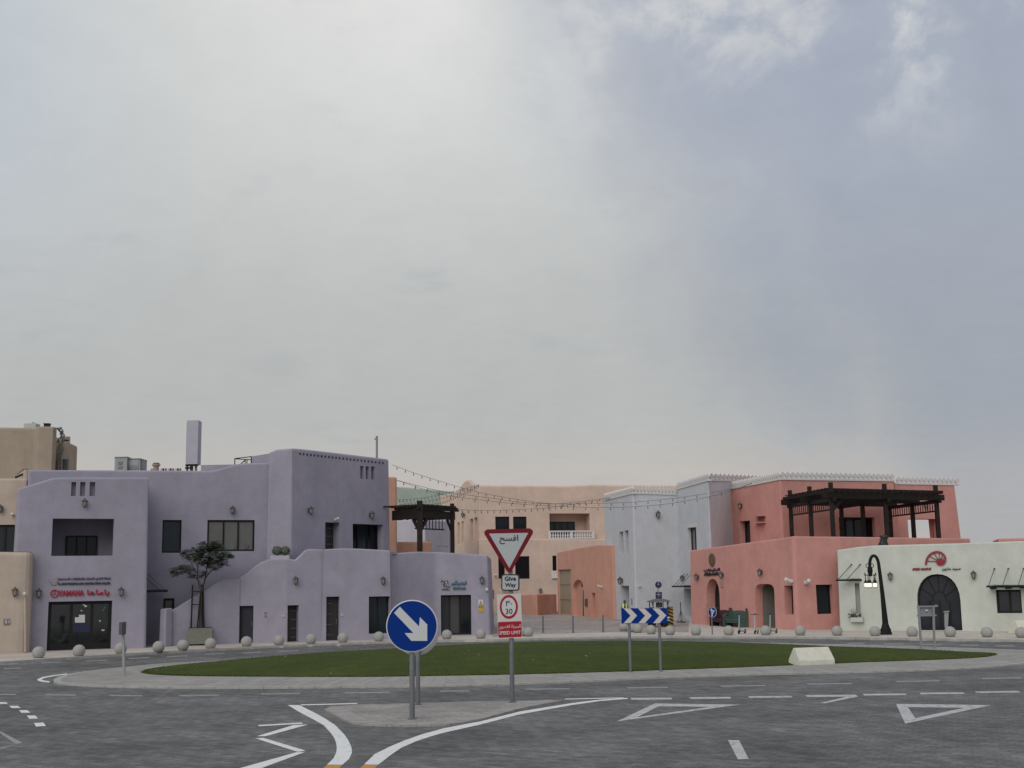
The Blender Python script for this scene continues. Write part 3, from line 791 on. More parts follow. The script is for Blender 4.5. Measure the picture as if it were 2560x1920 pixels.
mark('triangle_line', [(-14, 1824), (4, 1830), (57, 1858), (40, 1861)], PAINTF); mark('triangle_line', [(57, 1859), (44, 1861.4), (-14, 1873), (-14, 1877)], PAINTF)
for q in ([(645, 1813), (754, 1806.6), (757, 1809.6), (647, 1816)], [(642, 1841), (734, 1813), (770, 1812), (664, 1841)], [(637, 1846), (658, 1845), (764, 1877), (744, 1880)], [(742, 1881), (764, 1880), (640, 1926), (582, 1926)]):
    mark('zigzag_line', q)
L_ = [(122, 1706.5), (104, 1704.5), (94, 1701.5), (93, 1698.5), (104, 1693.6), (130, 1688.6), (167, 1684)]
R_ = [(126, 1703.8), (112, 1702), (105, 1700), (104, 1698.4), (114, 1694.6), (138, 1690), (170, 1686)]
mark('edge_line', L_+R_[::-1])

# ------------------------------------------------------------------ buildings
def bld(name, label, P, cat='building', group=None): return thing(name, label, cat, (P.x, P.y, 0), group)
def Zs(corners, pys, back=None):
    z = [zat(c, y) for c, y in zip(corners, pys)]
    return z

# --- far left: beige houses
bt = bld('beige_tower', 'tall windowless beige block at the left edge, highest of the beige walls', XY(60, 97))
F_ = [XY(-200, 96.5, 1100), XY(95, 97.5, 1100)]
make_block(bt, back_of(F_, 14), BEIGE2, Zs(F_, (1066, 1069))+[zat(F_[1], 1069), zat(F_[0], 1066)], b=.004, rt_=.2)
F_ = [XY(94, 96.6, 1100), XY(133, 96.9, 1100), XY(143, 97.6, 1100)]
make_block(bt, back_of(F_, 12), BEIGE2, Zs(F_, (1065, 1066, 1068))+[zat(F_[2], 1068), zat(F_[0], 1065)], b=.004, rt_=.18, rc=.12, name='pier')
F_ = [XY(154, 100, 1110), XY(177.5, 100.5, 1110)]
make_block(bt, back_of(F_, 8), BEIGE2, Zs(F_, (1091, 1091))+[zat(F_[1], 1091)]*2, ops={0: [rect(158, 1099, 172, 1102.5, kind='niche', depth=.4)]}, b=.004, rt_=.06, rc=.06, name='side_wing')
mb = MB(); a = XY(147, 98.6)
mb.box((a.x, a.y, 7), (.36, .3, 13.4)); mb.obj('service_duct', simple('dark pipework', (.05, .055, .06), .5, .3), bt)
rp_ = random.Random(5)
for i in range(9):
    p0 = AT(146+rp_.uniform(-3, 7), 1076+i*10, 101.446); mb = MB()
    mb.tube([p0, p0+Vector((.12, -.1, .25)), p0+Vector((.2+rp_.uniform(-.1, .2), -.15, -.1)), p0+Vector((.15, -.1, -.7))], .07, 6); mb.obj('pipe_bend', simple('dull pipe metal', (.16, .15, .14), .5, .3), bt)
mb = MB(); p0 = AT(138, 1071, 100.104); mb.beam(p0, AT(150, 1070, 100.104), .1, .08); mb.beam(AT(143, 1071, 100.104), AT(154, 1083, 100.62), .09, .08); mb.beam(AT(152, 1081, 100.62), AT(155, 1083, 100.62), .1, .35); mb.obj('pipe_bracket', simple('dark pipework', (0, 0, 0)), bt)
tank = thing('roof_unit', 'low pale green unit on the roof of the tall beige block', 'roof equipment', AT(80, 1066, 104.232))
mb = MB(); p0 = AT(80, 1066, 104.232); mb.box(p0+Vector((0, 0, -.1)), (1.0, 1, .6)); mb.obj('casing', MINT, tank); mb = MB(); mb.box(p0+Vector((.1, 0, .27)), (.12, .12, .16)); mb.obj('vent_cap', GALV, tank)
vt = thing('roof_vent', 'small black roof vent on the beige pier', 'roof vent', AT(118, 1064, 101.136))
mb = MB(); p0 = AT(118, 1064, 101.136); mb.box(p0, (.42, .4, .22)); mb.box(p0+Vector((0, 0, .14)), (.5, .48, .06)); mb.obj('casing', FRAME, vt)

bm = bld('beige_house', 'beige upper house behind the number plaque block, with dark window at the left edge', XY(20, 70.4))
F_ = [XY(-200, 69.8, 1200), XY(70, 70.6, 1200)]
sg = make_block(bm, back_of(F_, 7), BEIGE, Zs(F_, (1194, 1196))+[zat(F_[1], 1196), zat(F_[0], 1194)],
    ops={0: [rect(-60, 1312, 37, 1386, kind='window', depth=.2, cuts=None, cols=4, glass=GLASSB, fw=.12)]}, b=.006)
BM = sg[0]
mb = MB(); mb.beam(AT(38, 1194, 74.304), AT(61, 1184, 74.304), .07, .12); mb.obj('handrail', FRAME, bm)
F_ = [XY(60, 71.6, 1180), XY(70, 71.7, 1180)]
make_block(bm, back_of(F_, 4), BEIGE, Zs(F_, (1172, 1172))+[zat(F_[1], 1172)]*2, b=.0, rc=.08, t=.1, name='stair_head')

bf = bld('beige_shop', 'cream beige single storey front block with number plaque at the left edge', g2(20, 1634))
F_ = [g2(-190, 1640), g2(71.5, 1632)]
sg = make_block(bf, back_of(F_, 5.0), BEIGE, Zs(F_, (1377, 1379))+[zat(F_[1], 1376), zat(F_[0], 1374)], b=.003, rc={0: .3, 1: .55, 2: .1, 3: .1}, rt_=.25)
BF = sg[0]
mb = MB(); mb.tube([BF.at(63, 1490, .06), BF.at(63.5, 1629, .06)], .05, 8); mb.obj('drain_pipe', BEIGE, bf)
pq = thing('number_plaque', 'square grey house number plaque reading 51 on the cream beige wall', 'plaque', BF.at(17, 1554))
mb = MB(); c = [BF.at(x, y, .0) for x, y in ((9, 1562), (25, 1561.5), (25, 1547), (9, 1547.5))]; mb.prism(c, BF.n3*.04); mb.obj('plate', simple('brown grey plaque', (.17, .15, .14), .5), pq)
lettering('number', '51', pq, WCAM, BF.at(12, 1558.5, .042), BF.u3, (0, 0, 1), BF.n3, .22, .18, .01)

# --- lilac corner house (the long one with the tall right block)
lh = bld('lilac_house', 'long lilac grey plaster house with stair wall and tall corner block, left of centre', XY(520, 70))
# front left wing with the shop
F_ = [g2(22, 1631.4), g2(366, 1619.6)]
sB = make_block(lh, back_of(F_, 4.2), LILAC, Zs(F_, (1218, 1193))+[zat(F_[1], 1193), zat(F_[0], 1215)],
    profiles={0: [(133, 1194.5), (150, 1193.5)]},
    ops={0: [rect(178, 1205, 190, 1240, kind='niche', depth=.3), rect(200, 1205, 213, 1240, kind='niche', depth=.3), rect(224, 1205, 238, 1240, kind='niche', depth=.3),
             rect(130, 1296.5, 284, 1389.5, kind='void', depth=.4),
             rect(119, 1503, 279, 1625, kind='void', depth=.3, floor=True)]}, b=.014, rt_=.12)
B = sB[0]; BS = sB[1]
# loggia behind the balcony opening
def room(name, sg, px, d0, d1, mat, grow=(.0, .0, .0, .0), floor=None):
    u0, _ = sg.uv(px[0], (px[1]+px[3])/2); u1, _ = sg.uv(px[2], (px[1]+px[3])/2); z0 = sg.uv((px[0]+px[2])/2, px[3])[1]; z1 = sg.uv((px[0]+px[2])/2, px[1])[1]
    u0 -= grow[0]; u1 += grow[1]; z0 -= grow[2]; z1 += grow[3]
    if floor is not None: z0 = floor
    mb = MB(); P = lambda u, z, d: sg.pt(u, z, d)
    q = [P(u0, z0, d0), P(u1, z0, d0), P(u1, z1, d0), P(u0, z1, d0), P(u0, z0, d1), P(u1, z0, d1), P(u1, z1, d1), P(u0, z1, d1)]
    mb.add(q, [(0, 4, 5, 1), (1, 5, 6, 2), (2, 6, 7, 3), (3, 7, 4, 0), (4, 7, 6, 5)])
    mb.obj(name, mat, lh if sg in (B,) else None); return u0, u1, z0, z1
room('loggia', B, (130, 1296.5, 284, 1389.5), .4, 2.6, LILAC, (.25, .25, .5, .05))
u0, z1 = B.uv(172, 1335); u1, _ = B.uv(253, 1335)
mb = MB(); q = [B.pt(u0, 2, 2.54), B.pt(u1, 2, 2.54), B.pt(u1, z1, 2.54), B.pt(u0, z1, 2.54)]
q = [Vector((p.x, p.y, max(p.z, 4.3))) for p in q]; mb.prism(q, B.n3*.06); lw = mb.obj('window', FRAME, lh)
for k in range(3):
    mb = MB(); a0 = u0+.08+(u1-u0-.08)*k/3; a1 = u0+(u1-u0-.08)*(k+1)/3; mb.prism([B.pt(a0, 4.35, 2.47), B.pt(a1, 4.35, 2.47), B.pt(a1, z1-.08, 2.47), B.pt(a0, z1-.08, 2.47)], B.n3*.02); mb.obj('pane', GLASS, lw)
# shop front
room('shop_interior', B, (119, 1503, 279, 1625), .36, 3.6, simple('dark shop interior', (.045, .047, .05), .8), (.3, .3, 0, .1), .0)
op = dict(kind='window', px=(119, 1503, 279, 1625), shape='rect', depth=.26, fw=.17, glass=clear_glass('shop glass', (.5, .55, .56), .07), name='shop_front', ol=None)
op['ol'] = outline(B, op); op['sg'] = B
uu = [B.uv(x, 1560)[0] for x in (178, 230)]; op['cuts'] = uu; fit(lh, op)
sw = op['win']
pz = B.uv(205, 1616)[1]
mb = MB(); mb.prism([B.at(121, 1625, -.22), B.at(277, 1621, -.22), B.at(277, 1606, -.22), B.at(121, 1610, -.22)], B.n3*.03); mb.obj('kick_panel', FRAME, sw)
mb = MB(); mb.prism([B.at(183, 1580, -.235), B.at(228, 1579, -.235), B.at(228, 1561, -.235), B.at(183, 1562, -.235)], B.n3*.012); mb.obj('door_banner', NAVYP, sw)
for q in (((188, 1557), (213, 1556.6), (213, 1543), (188, 1543.5)), ((198, 1543.3), (213, 1543), (213, 1537), (198, 1537.2))):
    mb = MB(); mb.prism([B.at(x, y, -.23) for x, y in q], B.n3*.006); mb.obj('paper_notice', WHITEP, sw)
for x, y, w_, lb_ in ((213, 1512.5, .10, 'small lit lamp at the top of the middle shop pane, upper left of the pair'), (218, 1516, .16, 'larger lit lamp at the top of the middle shop pane above the paper notice'), (207.5, 1527.5, .1, 'lit lamp directly over the paper notice in the shop door'), (254, 1553.5, .11, 'lit lamp halfway up the right shop pane above the plant'),
  (262, 1577, .18, 'lowest and widest lit lamp in the right shop pane, beside the plant'), (266, 1520, .06, 'tiny lit lamp nearest the top of the right shop pane'), (262, 1526, .05, 'tiny lit lamp second from the top of the right shop pane')):
    p = B.at(x, y, -1.1); L = thing('shop_lamp', lb_, 'lamp', p, 'lit lamps inside the shop')
    mb = MB(); mb.ball(p, w_*.5, 8, 6, (1, 1, .55)); mb.obj('globe', LIT, L)
    mb = MB(); mb.tube([p, p+Vector((0, 0, .3))], .01, 4); mb.obj('cord', FRAME, L)
LEAFI = simple('house plant leaf', (.09, .16, .04), .5)
p = B.at(247, 1597, -.9); p.z = .3; ip = thing('potted_plant', 'green potted palm inside the lettered shop window', 'plant', (p.x, p.y, 0))
mb = MB(); mb.lathe([(.2, 0), (.3, .5), (.26, .5)], 12, (p.x, p.y, .02)); mb.obj('pot', simple('dark blue pot', (.02, .025, .05), .3), ip)
mb = MB(); rr = random.Random(2)
for i in range(22):
    a = rr.random()*6.28; l = rr.uniform(.5, .95); e = rr.uniform(.3, 1.2); d = Vector((math.cos(a), math.sin(a)*.7, 0)); q0 = Vector((p.x, p.y, .5)); q1 = q0+d*l*.5+Vector((0, 0, l*e)); q2 = q0+d*l+Vector((0, 0, l*e*.9)); s_ = Vector((-d.y, d.x, 0))*.05
    mb.add([q0-s_*.3, q0+s_*.3, q1+s_, q1-s_, q2], [(0, 1, 2, 3), (3, 2, 4)])
mb.obj('leaf', LEAFI, ip)['kind'] = 'stuff'
# motorbike-like covered display in the left bay
p = B.at(141, 1597, -1.0); ds = thing('display_scooter', 'pale motor scooter displayed behind the left pane of the lettered shop', 'scooter', (p.x, p.y, 0))
mb = MB(); M9 = Matrix.Rotation(R(90), 3, 'X')
for sx in (-.55, .55):
    mb = MB(); mb.lathe([(.2, -.06), (.3, -.04), (.3, .04), (.2, .06)], 14, (p.x+sx, p.y, .31), M9); mb.obj('wheel', BLACK, ds)
mb = MB(); mb.tube([(p.x-.6, p.y, .65), (p.x-.3, p.y, .75), (p.x, p.y, .5), (p.x+.35, p.y, .45), (p.x+.5, p.y, .85)], [.1, .16, .14, .12, .1], 8); mb.obj('body', simple('pale scooter paint', (.35, .42, .42), .3), ds)
mb = MB(); mb.tube([(p.x+.5, p.y, .8), (p.x+.42, p.y, 1.1)], .03, 6); mb.tube([(p.x+.42, p.y-.3, 1.1), (p.x+.42, p.y+.3, 1.1)], .025, 6); mb.obj('handlebar', BLACK, ds)
# recessed rear wall
F_ = [XY(67, 66.9, 1190), XY(712, 72.0, 1190)]
sC = make_block(lh, back_of(F_, 8), LILAC, Zs(F_, (1174, 1155))+[zat(F_[1], 1156), zat(F_[0], 1174)],
    profiles={0: [(525, 1176.5), (538, 1175), (590, 1160.5), (604, 1158.6)]},
    ops={0: [rect(405.5, 1300, 453.5, 1382, kind='window', depth=.16, fw=.09, glass=GLASSB), rect(518, 1300, 636.5, 1378, kind='window', depth=.14, fw=.1, cols=3, glass=BLIND),
             rect(408.5, 1496, 436, 1530, kind='window', depth=.16, fw=.12, glass=simple('brown tinted glass', (.10, .085, .075), .15))]}, b=.008, rt_=.12, name='rear_wall')
Cw = sC[0]
for x, y, r_, m_ in ((580, 1366, .19, simple('grey green sticker', (.10, .13, .13), .4)), (615, 1364, .16, simple('grey sticker', (.09, .09, .09), .4))):
    mb = MB(); c = Cw.at(x, y, -.10); mb.lathe([(r_, 0), (r_, .006)], 20, c, Matrix.Rotation(R(90), 3, 'X')); mb.obj('window_sticker', m_, lh)
# door in the side of the shop wing
mb = MB(); u = BS.uv(388, 1560)[0] if True else 2
mb.prism([BS.pt(1.9, .03, -.0), BS.pt(2.9, .03, -.0), BS.pt(2.9, 2.2, -.0), BS.pt(1.9, 2.2, -.0)], BS.n3*.04); mb.obj('side_door', DOORM, lh)
# tall corner block
F_ = [XY(664.5, 71.5, 1250), XY(729, 70.8, 1250), XY(978.5, 77.4, 1250)]
tz = Zs(F_, (1129, 1119.5, 1147.5))
sD = make_block(lh, back_of(F_, 9, 8.5, 0), LILAC, tz+[tz[2], tz[0]], profiles={1: [(752, 1121.5), (840, 1131.5), (910, 1140)], 0: [(690, 1123.5)]},
    ops={1: [rect(901, 1165, 909.5, 1197, kind='niche', depth=.4), rect(914.5, 1166, 923, 1198, kind='niche', depth=.4), rect(928, 1166.5, 937, 1199, kind='niche', depth=.4),
             rect(813, 1306, 849, 1390, kind='door', depth=.55, strips=1), rect(882, 1310.5, 958, 1400, kind='window', depth=.55, fw=.08, cols=3, glass=[GLASS, GLASSB, GLASS])]}, b=.012, rt_=.14, name='corner_block')
D = sD[1]
# row of small drain holes under the parapet
for i in range(24):
    f = i/23; x = 750+f*207; y = 1134.5+f*23.2
    mb = MB(); q = D.at(x, y, .004); M_ = Matrix((D.u3, (0, 0, 1), D.n3)).transposed().to_3x3()
    mb.lathe([(.07, -.03), (.08, .005), (.055, .009), (.05, -.002), (.00001, -.003)], 8, q, M_, 0)
    mb.obj('weep_hole', simple('painted hole shade', (.05, .045, .055), .8), lh)  # dark colour stands in for the shade inside each hole; wall is uncut
# front stair wall and ground floor rooms
NW = [g2(413, 1617), g2(430, 1615.6)]
zt_ = zat(NW[0], 1522)
make_block(lh, back_of(NW, .45), LILAC, [zt_, zt_+.03, zt_+.03, zt_], b=.01, rc=.06, rt_=.06, t=.14, name='newel_post')
E0 = [g2(428, 1615.2), g2(598, 1608.5)]
zz0 = zat(E0[0], 1524); zz1 = zat(E0[1], 1448)
sE1 = make_block(lh, back_of(E0, .32), LILAC, [zz0, zz1, zz1, zz0], profiles={0: [(479, 1496), (511, 1476), (540, 1458), (551, 1451), (560, 1447.5), (572, 1447)], 2: []}, b=.004, rc=.03, rt_=.07, t=.15, name='stair_wall', roof=-.02)
Fz = [g2(590, 1608.6), g2(640, 1607.6), g2(714, 1606.2), g2(813.5, 1602.6)]
zE = Zs(Fz, (1447, 1411, 1396, 1373.5))
bk = [XY(813.5, 72.6), XY(600, 70.2)]
sE = make_block(lh, Fz+bk, LILAC, zE+[zE[3], zE[0]], profiles={0: [(600, 1443.5), (620, 1430)], 1: [(652, 1405), (662, 1402), (676, 1397.3), (699, 1396)], 2: [(737, 1399), (742, 1397.5), (765, 1375), (774, 1372.3)]},
    ops={0: [rect(593.5, 1514.5, 633, 1608, kind='door', depth=.32, floor=True, mat=simple('dark blue door', (.012, .012, .022), .45), strips=0)],
         2: [rect(715.5, 1513, 747, 1607, kind='door', depth=.5, floor=True, strips=1)]}, b=.012, rc={0: .05, 1: .5, 2: .5, 3: .03, 4: .1, 5: .1}, rt_=.1, name='stair_room', roof=2.2)
Gz = [g2(803, 1603.1), g2(977, 1598)]
bk = [XY(1027, 86.5), XY(870, 84.0)]
zG = Zs(Gz, (1373, 1375.5))
sG = make_block(lh, Gz+bk, LILAC, zG+[zG[1], zG[0]], profiles={0: [(830, 1372), (861, 1370.5), (900, 1371.7)]},
    ops={0: [rect(815.5, 1491.5, 848.5, 1604, kind='door', depth=.42, floor=True, strips=-1), rect(922, 1491, 975, 1584, kind='window', depth=.6, fw=.07, cols=2, glass=GLASSB)]}, b=.012, rc={0: .03, 1: .04, 2: .1, 3: .1}, rt_=.1, name='front_room', roof=4.2)
E2, E3, Ea = sE[2], sG[0], sE[0]
Hz = [XY(972, 72.55), g2(1093, 1589.2), g2(1227.5, 1587)]
bk = [XY(1236, 88), XY(1055, 88)]
zH = Zs(Hz, (1384, 1380, 1387))
sF = make_block(lh, Hz+bk, LILAC, zH+[zH[2], zH[0]], profiles={0: [(1010, 1381.5), (1048, 1379)], 1: [(1111, 1381.2), (1160, 1383.5)]},
    ops={1: [rect(1093.5, 1487.5, 1178, 1590, kind='window', depth=.55, fw=.1, cols=3, floor=True, glass=[GLASSB, simple('glass with grey curtain', (.055, .055, .055), .2), GLASS], name='shop_front')]}, b=.035, rc={0: .03, 1: .6, 2: .25, 3: .2, 4: .1}, rt_=.1, name='end_room', roof=4.0)
Fw = sF[1]
F0 = sF[0]
# steps behind the stair wall
e = (E0[1]-E0[0]); Ls = e.length; e.normalize(); nn = Vector((-e.y, e.x))
for i in range(14):
    a = E0[0]+e*(Ls*(i+.2)/14)+nn*.36; c = E0[0]+e*(Ls*(i+1.2)/14)+nn*.36; zt_ = .17*(i+1); mb = MB()
    lo = [a, c, c+nn*.75, a+nn*.75]; mb.hexa([Vector((p.x, p.y, 0.01)) for p in lo]+[Vector((p.x, p.y, zt_)) for p in lo]); mb.obj('step', LILAC, lh)

# --- shop signs on the lilac house
M_s = thing('shop_sign', 'red YAMAHA lettering in Latin and Arabic over the left shop door', 'shop sign', B.at(200, 1484))
def flat_text(par, name, txt, sg, x0, x1, yb, yt, mat, th=.05, bold=.012, out=.02, slope=None, shear=0.0):
    a = sg.at(x0, yb, out); c = sg.at(x1, yb, out); d = sg.at(x0, yt, out)
    u = sg.u3; W = (c-a).dot(u); H = d.z-a.z
    if slope is None: dirv = u
    else:
        dirv = (sg.at(x1, yb+slope, out)-a); dirv = dirv.normalized()
    return lettering(name, txt, par, mat, a, dirv, (0, 0, 1), sg.n3, W, H, th, bold, shear)
flat_text(M_s, 'latin_lettering', 'YAMAHA', B, 144.5, 210, 1490.5, 1476, REDL, bold=.03)
flat_text(M_s, 'arabic_lettering', arabic('ياماها'), B, 217, 273, 1491, 1474, REDL, bold=.02)
mb = MB(); q = B.at(136, 1484, .02); M_ = Matrix((B.u3, (0, 0, 1), B.n3)).transposed().to_3x3()
mb.lathe([(.20, 0), (.21, .05), (.165, .05), (.165, .0)], 22, q, M_, cap=False)
for k in range(3):
    a = R(90+120*k); d = B.u3*math.cos(a)+Vector((0, 0, math.sin(a))); mb.beam(q+B.n3*.03, q+B.n3*.03+d*.17, .022, .03, upv=B.n3)
mb.obj('emblem', REDL, M_s)
A_s = thing('shop_sign', 'dark navy trading company lettering in two lines above the red lettering', 'shop sign', B.at(200, 1453))
flat_text(A_s, 'arabic_lettering', arabic('شركة البادي للتجارة والمقاولات المحدودة'), B, 144.5, 276, 1452, 1444, INKB, bold=.02)
flat_text(A_s, 'latin_lettering', 'AL BADI TRADING AND CONTRACTING CO.LTD', B, 145, 275, 1462.5, 1456.8, INKB, bold=.025)
mb = MB(); q = B.at(135, 1454, .02); mb.lathe([(.22, 0), (.22, .02), (.19, .04), (.00001, .04)], 6, q, M_); o_ = mb.obj('emblem', simple('grey emblem', (.27, .26, .26), .5), A_s)
mb = MB()
for k in range(3):
    a = R(30+120*k); mb.beam(q+B.n3*.05, q+B.n3*.05+(B.u3*math.cos(a)+Vector((0, 0, math.sin(a))))*.17, .04, .02, upv=B.n3)
mb.obj('emblem_mark', simple('pale emblem mark', (.42, .40, .38), .5), A_s)
T_s = thing('shop_sign', 'teal lettering with a silver animal emblem above the right hand lilac shop door', 'shop sign', Fw.at(1145, 1460))
flat_text(T_s, 'arabic_lettering', arabic('فيتروكير'), Fw, 1127.5, 1167, 1464, 1451.5, TEALL, bold=.03)
flat_text(T_s, 'latin_lettering', 'VETROCARE', Fw, 1131.5, 1164, 1474.5, 1467.8, TEALL, bold=.02)
em = [(1102, 1453), (1106, 1449), (1109, 1455), (1113, 1451), (1117, 1453), (1119, 1450), (1121, 1456), (1121, 1464), (1126, 1468), (1123, 1468), (1120, 1467), (1119, 1472), (1115, 1470), (1111, 1471), (1108, 1463)]
mb = MB(); mb.prism([Fw.at(x, y, .02) for x, y in reversed(em)], Fw.n3*.05); mb.obj('emblem', simple('dark emblem backing', (.07, .07, .075), .5), T_s)
for q in (((1105, 1453), (1109, 1460), (1107, 1461)), ((1113, 1455), (1117, 1454), (1118, 1458), (1114, 1458)), ((1113, 1464), (1116, 1459), (1117, 1460), (1114, 1465)), ((1119, 1458), (1121, 1459), (1120.5, 1467), (1119, 1468)), ((1112, 1467), (1118, 1471), (1117, 1472), (1112, 1469))):
    mb = MB(); mb.prism([Fw.at(x, y, .075) for x, y in q], Fw.n3*.015); mb.obj('silver_mark', SILV, T_s)
mb = MB(); mb.prism([Fw.at(x, y, .02) for x, y in ((1104, 1472), (1125, 1474.5), (1124, 1476), (1104, 1475))], Fw.n3*.02); mb.obj('emblem_base', simple('dark emblem backing', (0, 0, 0)), T_s)
W_s = thing('warning_sign', 'yellow camera warning sign on the right end of the lilac wall', 'sign', Fw.at(1202, 1515))
mb = MB(); mb.prism([Fw.at(x, y, .01) for x, y in ((1196, 1517), (1208, 1517), (1208, 1499), (1196, 1499))], Fw.n3*.02); mb.obj('plate', WHITEP, W_s)
mb = MB(); mb.prism([Fw.at(x, y, .01) for x, y in ((1196, 1530), (1208.5, 1530), (1208, 1519), (1196, 1519))], Fw.n3*.02); mb.obj('lower_plate', YELL, W_s)
mb = MB(); mb.prism([Fw.at(x, y, .033) for x, y in ((1196.3, 1517), (1207.8, 1517), (1202, 1502))], Fw.n3*.006); mb.obj('triangle_border', INK, W_s)
mb = MB(); mb.prism([Fw.at(x, y, .042) for x, y in ((1197.8, 1516), (1206.3, 1516), (1202, 1504.6))], Fw.n3*.006); mb.obj('triangle', simple('bright yellow sheeting', (.62, .42, .03), .5), W_s)
mb = MB(); mb.prism([Fw.at(x, y, .05) for x, y in ((1199.5, 1510), (1205, 1512.6), (1203.5, 1513.8), (1200, 1512))], Fw.n3*.004); mb.obj('camera_symbol', INK, W_s)

# --- buildings seen through the gap, middle distance
ob = bld('orange_house', 'tall narrow orange house edge behind the dark pergola', XY(985, 90))
F_ = [XY(925, 90, 1290), XY(993.5, 90, 1290)]
make_block(ob, back_of(F_, 9, -1, -1.1), ORANGE, Zs(F_, (1192, 1192))+[zat(F_[1], 1192)]*2, b=.004)
F_ = [XY(985, 95), XY(1085, 96)]
make_block(ob, back_of(F_, 7, 0, -1.5), ORANGE, Zs(F_, (1354.5, 1354))+[zat(F_[1], 1354)]*2, b=.01, name='terrace_wall')
mt = bld('mint_house', 'mint green flat roofed house far behind the pergola', XY(1060, 165))
F_ = [XY(940, 160), XY(1165, 172)]
make_block(mt, back_of(F_, 14), MINT, Zs(F_, (1213, 1231))+[zat(F_[1], 1231), zat(F_[0], 1213)], profiles={0: [(1020, 1218)]}, b=.004, rt_=.2)
pl_ = bld('pale_lilac_house', 'pale lilac house framed between the two posts of the left pergola', XY(1050, 118))
F_ = [XY(960, 112), XY(1042, 112)]
make_block(pl_, back_of(F_, 8), LILAC2, Zs(F_, (1309, 1296.5))+[zat(F_[1], 1297), zat(F_[0], 1309)], profiles={0: [(995, 1305), (1032, 1297)]}, b=.004)
F_ = [XY(1040, 111), XY(1064, 110.4), XY(1123, 116)]
make_block(pl_, back_of(F_, 8), LILAC2, Zs(F_, (1299, 1298.5, 1302))+[zat(F_[2], 1302), zat(F_[0], 1299)], b=.004, name='right_wing')
F_ = [XY(980, 124), XY(1124, 124)]
make_block(pl_, back_of(F_, 6), LILAC2, Zs(F_, (1280, 1280))+[zat(F_[1], 1280)]*2, ops={0: [rect(994, 1287, 1007, 1303, kind='window', depth=.2), rect(1015, 1286, 1033, 1303, kind='window', depth=.2), rect(1066, 1287, 1080, 1299, kind='window', depth=.2, cols=2)]}, b=.002, name='rear_wing')
mb = MB(); mb.beam(AT(1085, 1365.6, 114.346), AT(1120, 1366, 116.616), .08, .12); mb.obj('ledge', LILAC, pl_)

# --- peach house
ph = bld('peach_house', 'large two storey peach house with balcony closing the street, centre', XY(1350, 130))
F_ = [XY(1100, 145, 1300), XY(1198, 128.5, 1300), XY(1720, 134, 1300)]
sP = make_block(ph, back_of(F_, 12, 3, 0), PEACH, Zs(F_, (1238, 1213, 1214))+[zat(F_[2], 1214), zat(F_[0], 1238)],
    profiles={0: [(1140, 1231), (1158, 1205), (1164, 1200.5), (1171, 1200), (1184, 1211.5)], 1: [(1400, 1215), (1425, 1215), (1480, 1211.5), (1530, 1212.5)]},
    ops={0: [rect(1143.5, 1306, 1149, 1360, kind='niche', depth=.5), rect(1153.5, 1303, 1159, 1357.5, kind='niche', depth=.5), rect(1174.5, 1297, 1183, 1353, kind='niche', depth=.7), rect(1185, 1293.5, 1193.5, 1350, kind='niche', depth=.7)],
         1: [rect(1238.5, 1291.5, 1274, 1346, kind='window', depth=.25, fw=.12), rect(1283, 1291.5, 1317, 1346, kind='window', depth=.25, fw=.12), rect(1374, 1283.5, 1475, 1346.5, kind='void', depth=.2)]}, b=.004, rt_=.2)
P0, P1 = sP[0], sP[1]
lo_ = [XY(1199, 127.7), XY(1720, 133.2)]
zl = Zs(lo_, (1347, 1349))
sL = make_block(ph, back_of(lo_, .9), PEACH, zl+[zl[1], zl[0]], ops={0: [rect(1246, 1390, 1262, 1447, kind='window', depth=.2, fw=.1), rect(1288, 1390.5, 1324, 1447, kind='window', depth=.2, fw=.1), rect(1381.5, 1389, 1392, 1447, kind='window', depth=.2, fw=.1)]}, b=.003, rc=.1, rt_=.12, t=.5, name='lower_wall')
PL = sL[0]
def loggia(par, sg, px, d0, d1, mat, name='loggia', gz0=.2):
    u0, _ = sg.uv(px[0], (px[1]+px[3])/2); u1, _ = sg.uv(px[2], (px[1]+px[3])/2); z0 = sg.uv((px[0]+px[2])/2, px[3])[1]-gz0; z1 = sg.uv((px[0]+px[2])/2, px[1])[1]
    mb = MB(); P = lambda u, z, d: sg.pt(u, z, d)
    q = [P(u0, z0, d0), P(u1, z0, d0), P(u1, z1, d0), P(u0, z1, d0), P(u0, z0, d1), P(u1, z0, d1), P(u1, z1, d1), P(u0, z1, d1)]
    mb.add(q, [(0, 4, 5, 1), (1, 5, 6, 2), (2, 6, 7, 3), (3, 7, 4, 0), (4, 7, 6, 5)]); mb.obj(name, mat, par)
loggia(ph, P1, (1374, 1283.5, 1475, 1346.5), .2, 2.0, PEACH)
u0, z1 = P1.uv(1379, 1302.5); u1, _ = P1.uv(1449, 1302.5)
mb = MB(); mb.prism([P1.pt(u0, 7.5, 1.95), P1.pt(u1, 7.5, 1.95), P1.pt(u1, z1, 1.95), P1.pt(u0, z1, 1.95)], P1.n3*.08); lw = mb.obj('balcony_door', FRAME, ph)
for k in range(4):
    mb = MB(); a0 = u0+.12+(u1-u0-.12)*k/4; a1 = u0+(u1-u0-.12)*(k+1)/4; mb.prism([P1.pt(a0, 7.6, 1.86), P1.pt(a1, 7.6, 1.86), P1.pt(a1, z1-.12, 1.86), P1.pt(a0, z1-.12, 1.86)], P1.n3*.02); mb.obj('pane', GLASSB, lw)
